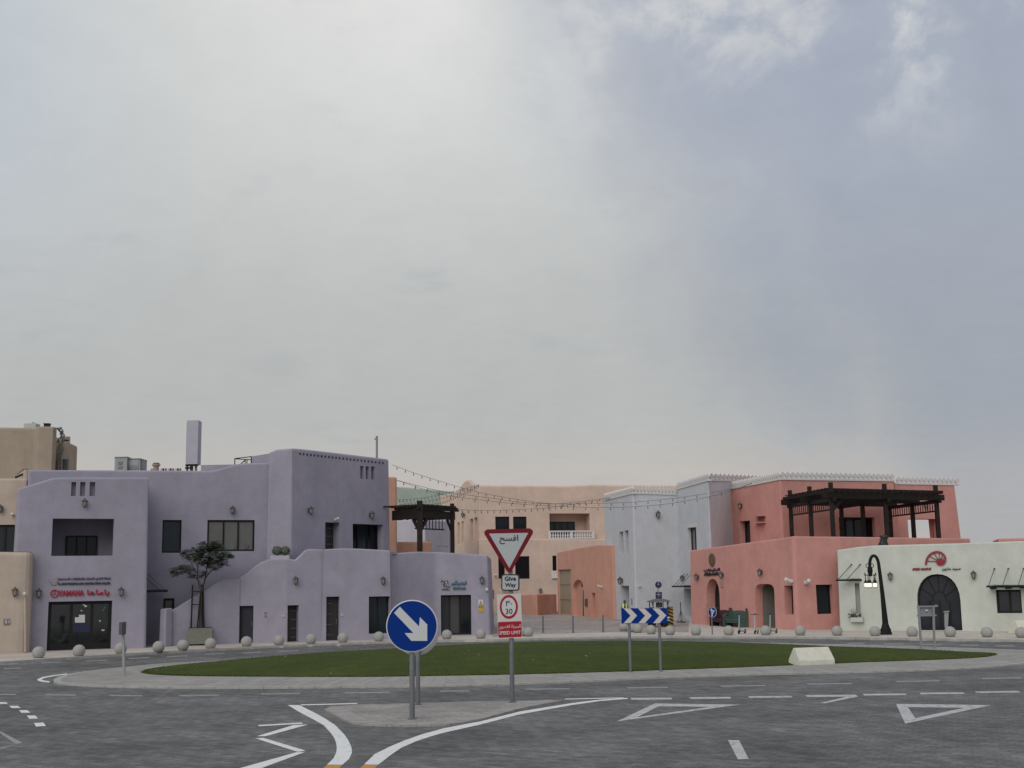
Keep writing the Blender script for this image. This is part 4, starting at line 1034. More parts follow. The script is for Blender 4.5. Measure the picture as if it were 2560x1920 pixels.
# balustrade
BALM = simple('white balustrade stone', (.64, .62, .60), .8, var=.06)
pr = [(.09, 0), (.09, .06), (.05, .1), (.1, .26), (.09, .34), (.045, .52), (.075, .62), (.08, .7)]
def balustrade(par, sg, x0, x1, yt, yb, n, out, mats):
    a = sg.at(x0, yb, out); c = sg.at(x1, yb, out); zt = sg.at((x0+x1)/2, yt, out).z; d = (c-a); d.z = 0; zb = (a.z+c.z)/2; h = zt-zb
    rl = MB(); A = Vector((a.x, a.y, zt-.06)); Cc = Vector((c.x, c.y, zt-.06)); rl.beam(A, Cc, .26, .14); rl.beam(Vector((a.x, a.y, zb+.05)), Vector((c.x, c.y, zb+.05)), .24, .1)
    for p in (A, (A+Cc)/2+Vector((0, 0, 0)), Cc): rl.beam(Vector((p.x, p.y, zb)), Vector((p.x, p.y, zt-.05)), .22, .22)
    r_ = rl.obj('balustrade', mats, par)
    bm_ = MB(); k = (h-.25)/.7; bm_.lathe([(r*1.15, z*k) for r, z in pr], 8); me_ = bm_.mesh('baluster', mats, True)
    for i in range(n):
        f = (i+.5)/n; o = link('baluster', me_, r_); o.matrix_parent_inverse = Matrix(); o.location = (a.x+d.x*f, a.y+d.y*f, zb+.1)
balustrade(ph, PL, 1375, 1485, 1326.5, 1347, 18, -.2, BALM)
balustrade(ph, PL, 1381, 1392, 1427, 1446, 2, .06, BALM)
# --- terracotta gate house and low wall
lw_ = bld('low_terracotta_wall', 'low boxy terracotta wall in front of the peach house', g2(1343, 1538), 'wall')
F_ = [g2(1306, 1535.6), g2(1343, 1538.4), XY(1392, 119)]
zz_ = Zs(F_, (1487, 1486, 1485))
make_block(lw_, back_of(F_, 4), TERRA, zz_+[zz_[2], zz_[0]], b=.004, rc=.1, rt_=.06)
th = bld('terracotta_house', 'small terracotta orange gate house with tall beige shutter, centre right', g2(1495, 1546))
F_ = [XY(1393, 117.6, 1460), XY(1494, 103, 1460), XY(1532, 99.5, 1460)]
zz_ = Zs(F_, (1381, 1362, 1362.5))
sT = make_block(th, back_of(F_, 8), TERRA, zz_+[zz_[2], zz_[0]], profiles={0: [(1440, 1371)]},
    ops={0: [rect(1396, 1423.5, 1427.5, 1537, kind='window', depth=.22, fw=.02, rows=3, floor=True, glass=simple('tan roller shutter', (.33, .27, .19), .6), name='shutter', fmat=simple('tan roller shutter', (0, 0, 0))),
             arch(1433, 1449, 1459.5, 1545, kind='niche', depth=.35, spring=.72, floor=True), rect(1479, 1482, 1488.5, 1546.5, kind='niche', depth=.5, floor=True)]}, b=.008, rc=.1, rt_=.08)
T0 = sT[0]; T1 = sT[1]
mb = MB(); mb.prism([T0.at(x, y, -.3) for x, y in ((1450, 1546.5), (1462, 1547), (1462, 1474), (1450, 1476))], T0.n3*.05); mb.obj('door', simple('dark grey door', (.06, .058, .055), .5), th)
mb = MB(); mb.prism([T0.at(x, y, .01) for x, y in ((1464, 1515), (1469.5, 1515.5), (1469.5, 1497), (1464, 1497.5))], T0.n3*.08); mb.obj('meter_box', simple('brown meter box', (.12, .07, .05), .5), th)
mb = MB(); mb.lathe([(.27, 0), (.28, .04), (.18, .05), (.17, .01)], 14, T0.at(1447, 1459, -.3), Matrix((T0.u3, (0, 0, 1), T0.n3)).transposed().to_3x3(), cap=False); mb.obj('round_ornament', LFRAME, th)
# --- grey white house with crenellated parapet
wh = bld('white_house', 'grey white two part house with crenellated parapet, right of centre', XY(1640, 93))
W_ = [XY(1511, 102.6, 1330), XY(1583.5, 94, 1330), XY(1698, 95.5, 1330)]
zz_ = Zs(W_, (1250, 1231, 1235.5))
sJ = make_block(wh, back_of(W_, 9), WHITE, zz_+[zz_[2], zz_[0]],
    ops={0: [rect(1548.5, 1329, 1558.5, 1385, kind='window', depth=.45, fw=.03, glass=BLIND, name='slot_shade_window'), rect(1561.5, 1326, 1571.5, 1384, kind='window', depth=.45, fw=.03, glass=BLIND, name='slot_shade_window'), rect(1552.5, 1464.5, 1573.5, 1552, kind='door', depth=1.0, floor=True, mat=simple('dark green grey door', (.03, .035, .033), .5))]}, b=.004, rc=.12, rt_=.05, t=.3)  # grey panes put into the slots to darken them like depth shade
J0, J1 = sJ[0], sJ[1]
W2 = [XY(1694, 95.6, 1300), XY(1774, 87.4, 1300), XY(1905, 98, 1300)]
zz_ = Zs(W2, (1222, 1199.5, 1203))
sK = make_block(wh, back_of(W2, 9), WHITE, zz_+[zz_[2], zz_[0]],
    ops={0: [rect(1720.5, 1319, 1741, 1378.5, kind='window', depth=.3, fw=.1, cols=2, glass=[BLIND, GLASS]), rect(1711, 1472, 1728, 1541, kind='window', depth=.6, fw=.1, glass=BLIND)]}, b=.004, rc=.12, rt_=.05, t=.3, name='tall_wing')
Ka, Kb = sK[0], sK[1]
mb = MB(); mb.prism([Ka.at(x, y, .0) for x, y in ((1719, 1319.5), (1742, 1317.5), (1742, 1309), (1719, 1312))], Ka.n3*.05); mb.obj('lintel', CREAMW, wh)
MSH = None
mo = [(-.07, 0), (.07, 0), (.09, .07), (.15, .17), (.165, .23), (.13, .31), (.05, .36), (0, .46), (-.05, .36), (-.13, .31), (-.165, .23), (-.15, .17), (-.09, .07)]
mb = MB(); mb.prism([Vector((x, -.06, z)) for x, z in mo], Vector((0, .12, 0))); MERL = mb.mesh('merlon', CREAMW)
def crenel(par, sg, x0, y0, x1, y1, n=None, step=.345, sc=1.0, band=.13):
    a = sg.at(x0, y0, .05); c = sg.at(x1, y1, .05); d = c-a; L = Vector((d.x, d.y)).length; ang = math.atan2(d.y, d.x)
    cb = MB(); inn = sg.n3*-.12
    cb.beam(a+inn-Vector((0, 0, band/2-.02)), c+inn-Vector((0, 0, band/2-.02)), .27, band); cb.obj('cornice', CREAMW, par)
    n = n or max(1, int(L/step))
    for i in range(n):
        f = (i+.5)/n; o = link('merlon', MERL, par); p = a+d*f+inn*.6+Vector((0, 0, .02))
        o.location = p-Vector(WORLD[par].translation)+Vector(WORLD[par].translation) ; o.rotation_euler = (0, 0, ang); o.scale = (L/n/.345*sc, 1, sc)
def crenel_fix(): pass
crenel(wh, J0, 1510, 1249, 1583, 1231, sc=1.05); crenel(wh, J1, 1584, 1231, 1690, 1234.5, n=12, sc=1.1)
crenel(wh, Ka, 1693, 1221, 1772, 1198.5, sc=1.05); crenel(wh, Kb, 1773, 1198.5, 1903, 1202.5, n=13, sc=1.05)

# --- coral pink house
pk = bld('coral_pink_house', 'coral pink two storey house with white crenellated parapet, right', g2(1993, 1575))
K_ = [g2(1726.5, 1560), g2(1993, 1575.5), XY(2104, 75.8, 1345), XY(2429, 81.5, 1345)]
zz_ = Zs(K_, (1376, 1340.5, 1341.5, 1346))
sP1 = make_block(pk, back_of(K_, 7, 6, 0), PINK, zz_+[zz_[3], zz_[0]], profiles={0: [(1800, 1366), (1880, 1355), (1950, 1346)]},
    ops={0: [arch(1766, 1447, 1799.5, 1562, kind='window', depth=.75, spring=.55, sq=.85, floor=True, fw=.14, cols=2, glass=GLASSB, name='arched_door', fmat=DOORM),
             arch(1889, 1459.5, 1937, 1575, kind='void', depth=.55, spring=.78, sq=.6, floor=True), rect(1961, 1464, 1984, 1536, kind='window', depth=.6, fw=.1, glass=GLASS)],
         1: [rect(2041.5, 1461.5, 2083.5, 1535, kind='window', depth=.45, fw=.08, glass=GLASSB, cols=1)]}, b=.02, rc={0: .25, 1: .35, 2: .2, 3: .3}, rt_=.1)
Pa, Pb, Pc = sP1[0], sP1[1], sP1[2]
# porch behind the round topped opening
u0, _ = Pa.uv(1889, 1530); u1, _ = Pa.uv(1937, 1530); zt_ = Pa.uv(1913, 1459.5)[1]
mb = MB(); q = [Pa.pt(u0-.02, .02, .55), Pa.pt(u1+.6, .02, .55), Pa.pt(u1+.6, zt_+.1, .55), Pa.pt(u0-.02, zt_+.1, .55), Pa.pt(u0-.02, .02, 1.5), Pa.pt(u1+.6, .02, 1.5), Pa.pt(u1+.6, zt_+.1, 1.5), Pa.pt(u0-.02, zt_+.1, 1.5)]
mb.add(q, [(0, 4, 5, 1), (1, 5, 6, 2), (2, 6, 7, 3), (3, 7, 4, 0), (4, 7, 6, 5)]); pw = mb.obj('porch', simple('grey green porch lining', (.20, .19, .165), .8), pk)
mb = MB(); mb.prism([Pa.at(x, y, -1.42) for x, y in ((1919, 1516), (1928, 1516.3), (1928, 1510), (1919, 1509.6))], Pa.n3*.03); mb.obj('name_plate', FRAME, pw)
mb = MB(); mb.prism([Pa.at(x, y, -1.1) for x, y in ((1931, 1577), (1937.5, 1577.5), (1937, 1489), (1932, 1489))], Pa.n3*.05); mb.obj('door', DOORM, pw)
# upper storey
U_ = [XY(1815, 92.6, 1260), XY(1951.5, 85.2, 1260), XY(2240, 88.8, 1260)]
zz_ = Zs(U_, (1224, 1196, 1200.5))
sU = make_block(pk, back_of(U_, 8, 3, 0), PINK, zz_+[zz_[2], zz_[0]],
    ops={0: [rect(1850, 1302, 1876, 1380, kind='window', depth=.5, fw=.1, glass=GLASSB)], 1: [rect(2099, 1293, 2189, 1370, kind='window', depth=.4, fw=.1, cols=4, glass=[GLASS, GLASSB, GLASS, GLASS])]}, b=.006, rc=.2, rt_=.05, t=.3, name='upper_storey')
Ua, Ub = sU[0], sU[1]
V_ = [XY(2238, 88.9, 1260), XY(2406, 91.2, 1260)]
zz_ = Zs(V_, (1207.5, 1210.5)); tk = 1.3
e = (V_[1]-V_[0]).normalized(); nn = Vector((-e.y, e.x)); VB = [V_[0], V_[1], V_[1]+nn*tk, V_[0]+nn*tk]
gate = rect(2268, 1297, 2354, 1380, kind='void', depth=tk-.12)
tmp = Seg(V_[0], V_[1], .035, nn, nn); ol_ = outline(tmp, gate); Lv = (V_[1]-V_[0]).length
gate['uz'] = ol_
back = dict(kind='void', depth=.12, uz=[(Lv-u, z) for u, z in reversed([(u-(.0), z) for u, z in ol_])])
sV = make_block(pk, VB, PINK, zz_+[zz_[1], zz_[0]], ops={0: [gate], 2: [back]}, b=.035, rc=0, rt_=.05, t=.3, name='gateway_wall', roof=zz_[0]-.2)
Va = sV[0]
crenel(pk, Ua, 1815, 1223, 1949, 1196, n=26, sc=1.0); crenel(pk, Ub, 1951, 1196, 2236, 1200, n=24, sc=1.08)
crenel(pk, Va, 2241, 1207, 2398, 1210, n=14, sc=1.05)
nb = MB(); a = Ua.at(1904, 1290, .0)
for y, w_ in ((1289.5, 22), (1306.5, 22)):
    nb.prism([Ua.at(1893, y+2.2, 0), Ua.at(1893+w_, y+.6, 0), Ua.at(1893+w_, y-2, 0), Ua.at(1893, y-.4, 0)], Ua.n3*.4)
nb.obj('vent_hood', PINK, pk)
nb = MB(); nb.prism([Ua.at(1896, 1304, 0), Ua.at(1912, 1303, 0), Ua.at(1912, 1292, 0), Ua.at(1896, 1293, 0)], Ua.n3*.03); nb.obj('vent_shade', simple('vent shade pink', (.22, .11, .095), .8), pk)  # wall pink darkened to paint the shade inside the vent, no recess cut
sp = bld('pink_house', 'sliver of a pink parapet at the right edge behind the pale green shop', XY(2530, 90))
F_ = [XY(2494, 86, 1350), XY(2760, 84, 1350)]
make_block(sp, back_of(F_, 6), PINK, Zs(F_, (1346.5, 1342))+[zat(F_[1], 1342), zat(F_[0], 1346)], b=.004, rt_=.1)
# --- pale green shop
gs = bld('pale_green_shop', 'pale green single storey shop with big arched door, far right', g2(2345, 1577))
G_ = [g2(2099.5, 1576.4), g2(2156, 1576.2), g2(2560, 1577.8), g2(2830, 1580)]
zz_ = Zs(G_, (1374.5, 1367.5, 1353, 1349))
sS = make_block(gs, [G_[0], G_[1], G_[2], G_[3], G_[3]+Vector((2, 5)), XY(2500, 80.5), XY(2106, 75.4)], GREEN, zz_+[zz_[3], zz_[2], zz_[0]], profiles={1: [(2175, 1364.5), (2195, 1363.5), (2400, 1358)]},
    ops={0: [rect(2138.5, 1458, 2153.5, 1533, kind='niche', depth=.5)],
         1: [arch(2293, 1435, 2401.5, 1577.5, kind='window', depth=.35, spring=.52, sq=.9, floor=True, fw=.1, fan=True, cuts=None, cols=4, glass=simple('arched door glass', (.022, .026, .034), .08, spec=.4), name='arched_door'),
             rect(2491, 1474, 2615, 1533, kind='window', depth=.35, fw=.12, cols=4, glass=simple('grey green glass', (.035, .04, .05), .1))]}, b=.02, rc=.22, rt_=.09)
S0, S1 = sS[0], sS[1]
mb = MB(); mb.prism([S1.at(x, y, -.2) for x, y in ((2361, 1570), (2369, 1570), (2371, 1530), (2360, 1530))], S1.n3*.1); mb.prism([S1.at(x, y, -.2) for x, y in ((2359, 1531), (2373, 1530), (2373, 1527), (2359, 1528))], S1.n3*.16)
pod = thing('lectern', 'pale lectern standing in the arched doorway of the pale green shop', 'lectern', S1.at(2365, 1572, -.1)); mb.obj('stand', simple('grey lectern', (.25, .26, .27), .6), pod)
# nautilus emblem and lettering
N_s = thing('shop_sign', 'red nautilus emblem with SPEED MARINE lettering over the arched door', 'shop sign', S1.at(2340, 1400))
cxp, cyp = 2349.0, 1403.5
def sp_r(t):       # t from 0 (inside) to 1 (outer lip)
    return 10.5*math.exp(1.22*t)*.9
mb = MB(); outer, inner_ = [], []
for i in range(41):
    f = i/40; th_ = R(-95)+f*R(275)          # bottom right round over the top to the far left
    r1 = 9.4+ (35.5-9.4)*f**1.25; r0 = r1-(3.0+2.2*f)
    outer.append((cxp+r1*math.cos(th_), cyp-r1*math.sin(th_))); inner_.append((cxp+r0*math.cos(th_), cyp-r0*math.sin(th_)))
for (a0, a1), (b0, b1) in zip(zip(outer, inner_), zip(outer[1:], inner_[1:])):
    mb.prism([S1.at(*a0, .02), S1.at(*b0, .02), S1.at(*b1, .02), S1.at(*a1, .02)], S1.n3*.07)
mb.prism([S1.at(*p, .02) for p in (outer[-1], (2312.4, 1410), (2315.5, 1413.5), (2318, 1409), inner_[-1])], S1.n3*.07)
mb.obj('shell', DREDL, N_s)
mb = MB(); mb.lathe([(.215, .02), (.215, .09), (.00001, .095)], 18, S1.at(2350.5, 1405, 0), Matrix((S1.u3, (0, 0, 1), S1.n3)).transposed().to_3x3()); mb.obj('shell_core', DREDL, N_s)
for k, th_ in enumerate((178, 152, 124, 92, 62, 35, 8, -22, -55)):
    f = (th_+95)/275; r1 = 9.4+(35.5-9.4)*max(f, 0)**1.25-2; a = R(th_); mb = MB()
    mb.beam(S1.at(cxp, cyp, .05), S1.at(cxp+r1*math.cos(a), cyp-r1*math.sin(a), .05), .035, .05, upv=S1.n3); mb.obj('shell_rib', DREDL, N_s)
flat_text(N_s, 'latin_lettering', 'SPEED MARINE', S1, 2281, 2329, 1426, 1420.2, DREDL, bold=.05, slope=-1.2, shear=.3)
flat_text(N_s, 'arabic_lettering', arabic('سبيد مارين'), S1, 2355, 2402, 1426.5, 1418.5, INK, bold=.02, slope=-1.0)
# pink house sign
K_s = thing('shop_sign', 'dark two line lettering under a bronze oval emblem on the pink wall', 'shop sign', Pa.at(1782, 1430))
flat_text(K_s, 'arabic_lettering', arabic('الخليفات'), Pa, 1760.5, 1801, 1430.5, 1422, INKB, bold=.03, slope=-2.4)
flat_text(K_s, 'latin_lettering', 'Alkhulaifat', Pa, 1761.5, 1802, 1440, 1431.5, INK, bold=.03, slope=-2.2)
Mp = Matrix((Pa.u3, (0, 0, 1), Pa.n3)).transposed().to_3x3()
q = Pa.at(1781, 1400, .02); mb = MB(); mb.lathe([(.42, 0), (.42, .05), (.36, .07), (.3, .05), (.24, .07), (.18, .05), (.00001, .05)], 26, q, Mp @ Matrix.Diagonal((1.0, 1.12, 1))); mb.obj('oval_emblem', BRONZE, K_s)
mb = MB()
for k in range(10):
    a = 2*math.pi*k/10; mb.beam(q+Pa.n3*.06+(Pa.u3*math.cos(a)+Vector((0, 0, 1))*math.sin(a))*.2, q+Pa.n3*.06+(Pa.u3*math.cos(a)+Vector((0, 0, 1))*math.sin(a)*1.1)*.34, .03, .03, upv=Pa.n3)
mb.obj('emblem_relief', simple('dark bronze', (.10, .065, .04), .5, .3), K_s)
mb = MB()
for x, y in ((1800, 1447), (1806, 1452), (1808, 1461)):
    mb.box(Pa.at(x, y, .02), (.12, .05, .14))

# ------------------------------------------------------------------ wall lanterns
def frame_at(p, n, s=1.0):
    """matrix whose local -Y points along outward normal n, Z up"""
    n = Vector((n.x, n.y, 0)).normalized(); x = Vector((-n.y, n.x, 0)); y = -n
    return Matrix(((x.x*s, y.x*s, 0, p.x), (x.y*s, y.y*s, 0, p.y), (0, 0, s, p.z), (0, 0, 0, 1)))
lan0 = thing('wall_lantern', '', 'wall lantern')
mb = MB(); mb.box((0, -.015, .02), (.13, .03, .26)); mb.tube([(0, -.03, -.02), (0, -.1, -.12), (0, -.2, -.19)], .018, 6); mb.tube([(0, -.03, .1), (0, -.1, .2), (0, -.2, .27)], .015, 6); mb.obj('bracket', LFRAME, lan0)
mb = MB(); mb.lathe([(.075, -.16), (.135, .1)], 6, (0, -.2, 0)); gl0 = mb.obj('glass', LGLASS, lan0)
mb = MB()
mb.lathe([(.17, .1), (.175, .125), (.07, .21), (.03, .23), (.035, .26), (.00001, .3)], 6, (0, -.2, 0))
mb.lathe([(.00001, -.27), (.03, -.23), (.085, -.18), (.085, -.155)], 6, (0, -.2, 0))
for k in range(6):
    a = 2*math.pi*k/6; mb.beam((.08*math.cos(a), -.2+.08*math.sin(a), -.16), (.14*math.cos(a), -.2+.14*math.sin(a), .11), .022, .022)
mb.obj('cage', LFRAME, lan0)
LAN = [  # seg, pixel, label
 (BM, 3, 1273, 'wall lantern on the beige upper wall at the left edge of the picture'),
 (BF, 38, 1481, 'wall lantern on the cream beige block above the number plaque'),
 (B, 211, 1259, 'wall lantern under three slots above the open balcony of the lilac house'),
 (B, 97, 1484, 'wall lantern left of the red shop lettering'),
 (B, 302, 1480, 'wall lantern right of the red shop lettering'),
 (Cw, 580, 1276, 'wall lantern above the three pane upper window behind the tree'),
 (D, 772, 1277, 'wall lantern on the tall lilac block left of the upper door'),
 (D, 925, 1288.5, 'wall lantern above the dark upper window of the tall lilac block'),
 (E2, 737, 1452, 'wall lantern above the first striped dark door by the stair wall'),
 (E3, 956, 1452, 'wall lantern above the tall ground floor window left of the round blue sign'),
 (Fw, 1071, 1450, 'wall lantern left of the teal shop lettering'),
 (Fw, 1205, 1451, 'wall lantern right of the teal shop lettering at the end of the lilac wall'),
 (P0, 1162, 1288.5, 'wall lantern high on the peach house beside narrow slots'),
 (PL, 1350, 1478, 'wall lantern low on the peach house over the low terracotta wall'),
 (J1, 1642, 1287.5, 'wall lantern high in the middle of the grey white house'),
 (J0, 1557, 1452.5, 'wall lantern above the dark side door of the grey white house'),
 (Ka, 1711, 1446, 'wall lantern above the small canopy of the grey white house'),
 (Ua, 1855, 1265, 'wall lantern on the pink upper storey above the narrow window'),
 (Va, 2312, 1264, 'wall lantern on the pink gateway wall beneath the right end of the pergola'),
 (Pa, 1746, 1443, 'wall lantern left of the dark lettering on the pink wall'),
 (Pa, 1808, 1438, 'wall lantern right of the dark lettering on the pink wall'),
 (Pa, 1905, 1431.5, 'wall lantern above the round topped porch of the pink house'),
 (S1, 2227, 1441, 'wall lantern left of the nautilus emblem on the pale green wall'),
 (S1, 2435, 1438, 'wall lantern right of the nautilus emblem on the pale green wall')]
for i, (sg, x, y, lb) in enumerate(LAN):
    p = sg.at(x, y); M = frame_at(p, sg.n3, 1.0)
    if sg in (P0, PL, J0, J1): M = M @ Matrix.Scale(1.25, 4)
    if i == 0: first = (M, lb); continue
    copy_tree(lan0, M, lb, 'wall lanterns on the plaster houses')
lan0.matrix_world = first[0]; lan0['label'] = first[1]; lan0['group'] = 'wall lanterns on the plaster houses'

# ------------------------------------------------------------------ security cameras
cam0 = thing('security_camera', '', 'security camera')
mb = MB(); mb.box((0, -.03, .0), (.12, .06, .12)); mb.tube([(0, -.05, 0), (0, -.14, .02)], .03, 6); mb.obj('mount', WCAM, cam0)
mb = MB(); mb.lathe([(.065, -.17), (.075, -.15), (.075, .12), (.04, .14)], 10, (0, -.2, .03), Matrix.Rotation(R(68), 3, 'X')); mb.obj('housing', WCAM, cam0)
mb = MB(); mb.lathe([(.055, -.175), (.05, -.16)], 10, (0, -.2, .03), Matrix.Rotation(R(68), 3, 'X')); mb.obj('lens', FRAME, cam0)
CAMS = [(BF, 62, 1487, 'white security camera at the corner of the cream beige block, over its drain pipe', 1), (BM, 33, 1288, 'white security camera on the beige upper wall beside the lilac house', 1),
        (D, 837, 1299, 'white security camera above the upper door of the tall lilac block', 1), (Fw, 1217, 1476, 'white security camera on the end corner of the lilac wall near the yellow sign', 1),
        (T1, 1506, 1467, 'white security camera on the right face of the terracotta gate house', 1.3), (Pa, 1981, 1452.5, 'large white security camera left of the pink corner', 1.6),
        (Pb, 2013, 1456, 'large white security camera right of the pink corner', 1.6), (J1, 1597, 1466, 'small security camera beside the side door of the grey white house', 1), (PL, 1238, 1439, 'small security camera on the peach house left of the give way plate', 1.3)]
for i, (sg, x, y, lb, s_) in enumerate(CAMS):
    M = frame_at(sg.at(x, y), sg.n3, s_)
    if i == 0: first = (M, lb); continue
    copy_tree(cam0, M, lb, 'security cameras on the houses')
cam0.matrix_world = first[0]; cam0['label'] = first[1]; cam0['group'] = 'security cameras on the houses'
# small wall fittings (intercoms) as parts of their houses
def plate(par, name, sg, x, y, w_, h_, mat, out=.03):
    mb = MB(); p = sg.at(x, y); u = sg.u3
    q = [p-u*w_/2-Vector((0, 0, h_/2)), p+u*w_/2-Vector((0, 0, h_/2)), p+u*w_/2+Vector((0, 0, h_/2)), p-u*w_/2+Vector((0, 0, h_/2))]
    mb.prism(q, sg.n3*out); mb.obj(name, mat, par)
GP = simple('grey wall plate', (.19, .18, .19), .5)
plate(lh, 'intercom', E2, 664, 1533, .14, .14, GP); plate(lh, 'intercom', E2, 664, 1541, .14, .14, GP); plate(lh, 'house_plate', E2, 708, 1540, .16, .06, CREAMW); plate(lh, 'house_plate', E3, 855, 1537, .18, .16, simple('pale house plate', (.40, .38, .42), .5))
plate(pk, 'intercom', Pa, 1806, 1461, .3, .34, simple('pink wall box', (.42, .22, .19), .6), .08); plate(wh, 'house_plate', J0, 1580, 1504, .22, .5, GP)
plate(ph, 'shop_plate', PL, 1228, 1486, .62, .95, simple('brown plate', (.24, .13, .085), .6)); plate(gs, 'wall_spot', S1, 2116, 1556, .2, .2, FRAME, .12)

# ------------------------------------------------------------------ canopies
def canopy(label, sg, xa, xb, y, out, rods, px_h, rot=0.0, bar=.07):
    a = sg.at(xa, y); c = sg.at(xb, y); t = thing('canopy', label, 'canopy', a, 'small wall canopies with steel rods')
    n = Matrix.Rotation(R(rot), 3, 'Z') @ sg.n3
    mb = MB(); mb.beam(a, c, bar, bar*1.4); mb.beam(a+n*out, c+n*out, bar, bar*1.4); mb.beam(a, a+n*out, bar, bar*1.3); mb.beam(c, c+n*out, bar, bar*1.3); mb.obj('frame', BLACK, t)
    mb = MB(); mb.prism([a+Vector((0, 0, .07)), c+Vector((0, 0, .07)), c+n*out+Vector((0, 0, .07)), a+n*out+Vector((0, 0, .07))], Vector((0, 0, .02))); mb.obj('glass_sheet', clear_glass('canopy glass', (.6, .65, .65), .1) if 'canopy glass' not in MATS else MATS['canopy glass'], t)
    for f in rods:
        p = a+(c-a)*f; mb = MB(); mb.tube([p+n*(out-.03), p+Vector((0, 0, px_h))], .022, 6); mb.lathe([(.05, 0), (.05, .03)], 8, p+Vector((0, 0, px_h)), Matrix.Rotation(R(90), 3, 'X')); mb.obj('rod', LFRAME, t)
    return t
u_, z_ = BS.uv(371, 1478); a = BS.pt(.35, z_)
def canopy_pts(label, a, c, n, out, rods, h, bar=.07):
    class S: pass
    s = S(); s.n3 = n; s.at = lambda x, y: a if x == 0 else c
    return canopy(label, s, 0, 1, 0, out, rods, h, 0, bar)
zc_ = AT(390, 1478, 67.906).z
canopy_pts('dark metal canopy over the side door beside the YAMAHA shop', BS.pt(.5, zc_), BS.pt(2.9, zc_), BS.n3, 1.12, (0, 1), 1.0, .1)
canopy('small glass canopy on the left part of the pale green shop over a narrow slot', S0, 2128, 2154, 1450, 1.15, (.1, .95), .92, -48)
canopy('long glass canopy over the right window of the pale green shop', S1, 2486, 2640, 1466, 1.0, (.02, .25, .5, .75, .98), 1.0, -18)
canopy('small glass canopy on the grey white house beside the pink wall', Ka, 1712, 1742, 1466, 1.0, (.02, .3, .6), .95)
for x, y in ((2484, 1469), (2522, 1468), (2558, 1467)):
    mb = MB(); p = S1.at(x, y, .25); mb.box(p, (.2, .5, .16)); mb.obj('canopy_bracket', BLACK, gs)

# ------------------------------------------------------------------ pergolas
def slat_obj(par, name, a, c, w_, h_, mat=WOOD):
    mb = MB(); mb.beam(a, c, w_, h_); return mb.obj(name, mat, par)
pg = thing('pergola', 'large black timber pergola on the pink roof terrace', 'pergola', (XY(2076, 77).x, XY(2076, 77).y, 5.0))
O = AT(2076, 1206, 79.464); ztop = O.z; O = Vector((O.x, O.y, 0)); Fv = Vector((7.81, 3.9, 0))*KD; Bv = Vector((-1.08, 6.6, 0))*KD
zb0 = 5.1; zbeam = AT(2076, 1238, 79.464).z
for i in range(3):
    for j in range(3):
        p = O+Fv*(i/2)+Bv*(j/2); tp = ztop if (j == 0 or i == 0) else zbeam-.05
        mb = MB(); mb.beam(Vector((p.x, p.y, zb0)), Vector((p.x, p.y, tp)), .25, .25); mb.obj('post', WOOD, pg)
fe, be = Fv.normalized(), Bv.normalized()
def V3(p, z): return Vector((p.x, p.y, z))
# main beams along the front direction (front, middle, back) and side beams
for j in range(3):
    q = O+Bv*(j/2)
    for s_ in (-.2, .2): slat_obj(pg, 'beam', V3(q-fe*.7+be*s_, zbeam-.02), V3(q+Fv+fe*.6+be*s_, zbeam-.02), .07, .38)
for i in range(3):
    q = O+Fv*(i/2); slat_obj(pg, 'beam', V3(q-be*.6, zbeam-.28), V3(q+Bv+be*.5, zbeam-.28), .14, .24)
for i in range(20):
    q = O+Fv*((i-.6)/18.5); slat_obj(pg, 'rafter', V3(q-be*1.0, zbeam+.27), V3(q+Bv+be*.7, zbeam+.27), .07, .2)
for i in range(12):
    q = O+Bv*((i-.3)/11.4); slat_obj(pg, 'batten', V3(q-fe*.6, zbeam+.41), V3(q+Fv+fe*.5, zbeam+.41), .09, .06)
# lattice valances on the two sides
for i in (0, 2):
    q = O+Fv*(i/2); slat_obj(pg, 'valance_rail', V3(q+be*.15, zbeam-.92), V3(q+Bv-be*.15, zbeam-.92), .08, .1)
    for k in range(20):
        s_ = .25+k*(Bv.length-.5)/19; mb = MB(); mb.beam(V3(q+be*s_, zbeam-.9), V3(q+be*s_, zbeam-.36), .045, .07); mb.obj('valance_slat', WOOD, pg)
# curved knee braces
for i, j in ((0, 0),):
    q = O+Fv*(i/2)+Bv*(j/2)
    if i < 2: slat_obj(pg, 'brace', V3(q+fe*.12, zbeam-.95), V3(q+fe*.8, zbeam-.3), .1, .14)
    if i > 0: slat_obj(pg, 'brace', V3(q-fe*.12, zbeam-.95), V3(q-fe*.8, zbeam-.3), .1, .14)

pg2 = thing('pergola', 'smaller black timber pergola on the lilac roof beside the round road signs', 'pergola', V3(XY(1050, 75.5), 4.2))
A = XY(1050.5, 75.5); Bp = XY(1133, 78.4); Cq = XY(982, 77.8); zt_ = zat(A, 1252); zb_ = zat(A, 1283)
Av, Bq, Cv = V3(A, 0), V3(Bp, 0), V3(Cq, 0); e1 = (Bq-Av).normalized(); e2 = (Cv-Av).normalized(); nb_ = Vector((-e1.y, e1.x, 0)); 
def dn(p, z): return Vector((p.x, p.y, z))
Dq = Cv+(Bq-Av)
for p, tp, ww in ((Av, zt_, .33), (Bq, zt_-.02, .27)):
    mb = MB(); mb.beam(dn(p, 4.2), dn(p, tp), ww, ww); mb.obj('post', WOOD, pg2)
slat_obj(pg2, 'beam', dn(Av, zb_), dn(Cv, zb_), .12, .62); slat_obj(pg2, 'beam', dn(Av-e1*.2, zb_-.05), dn(Bq+e1*.25, zb_-.05), .12, .5)
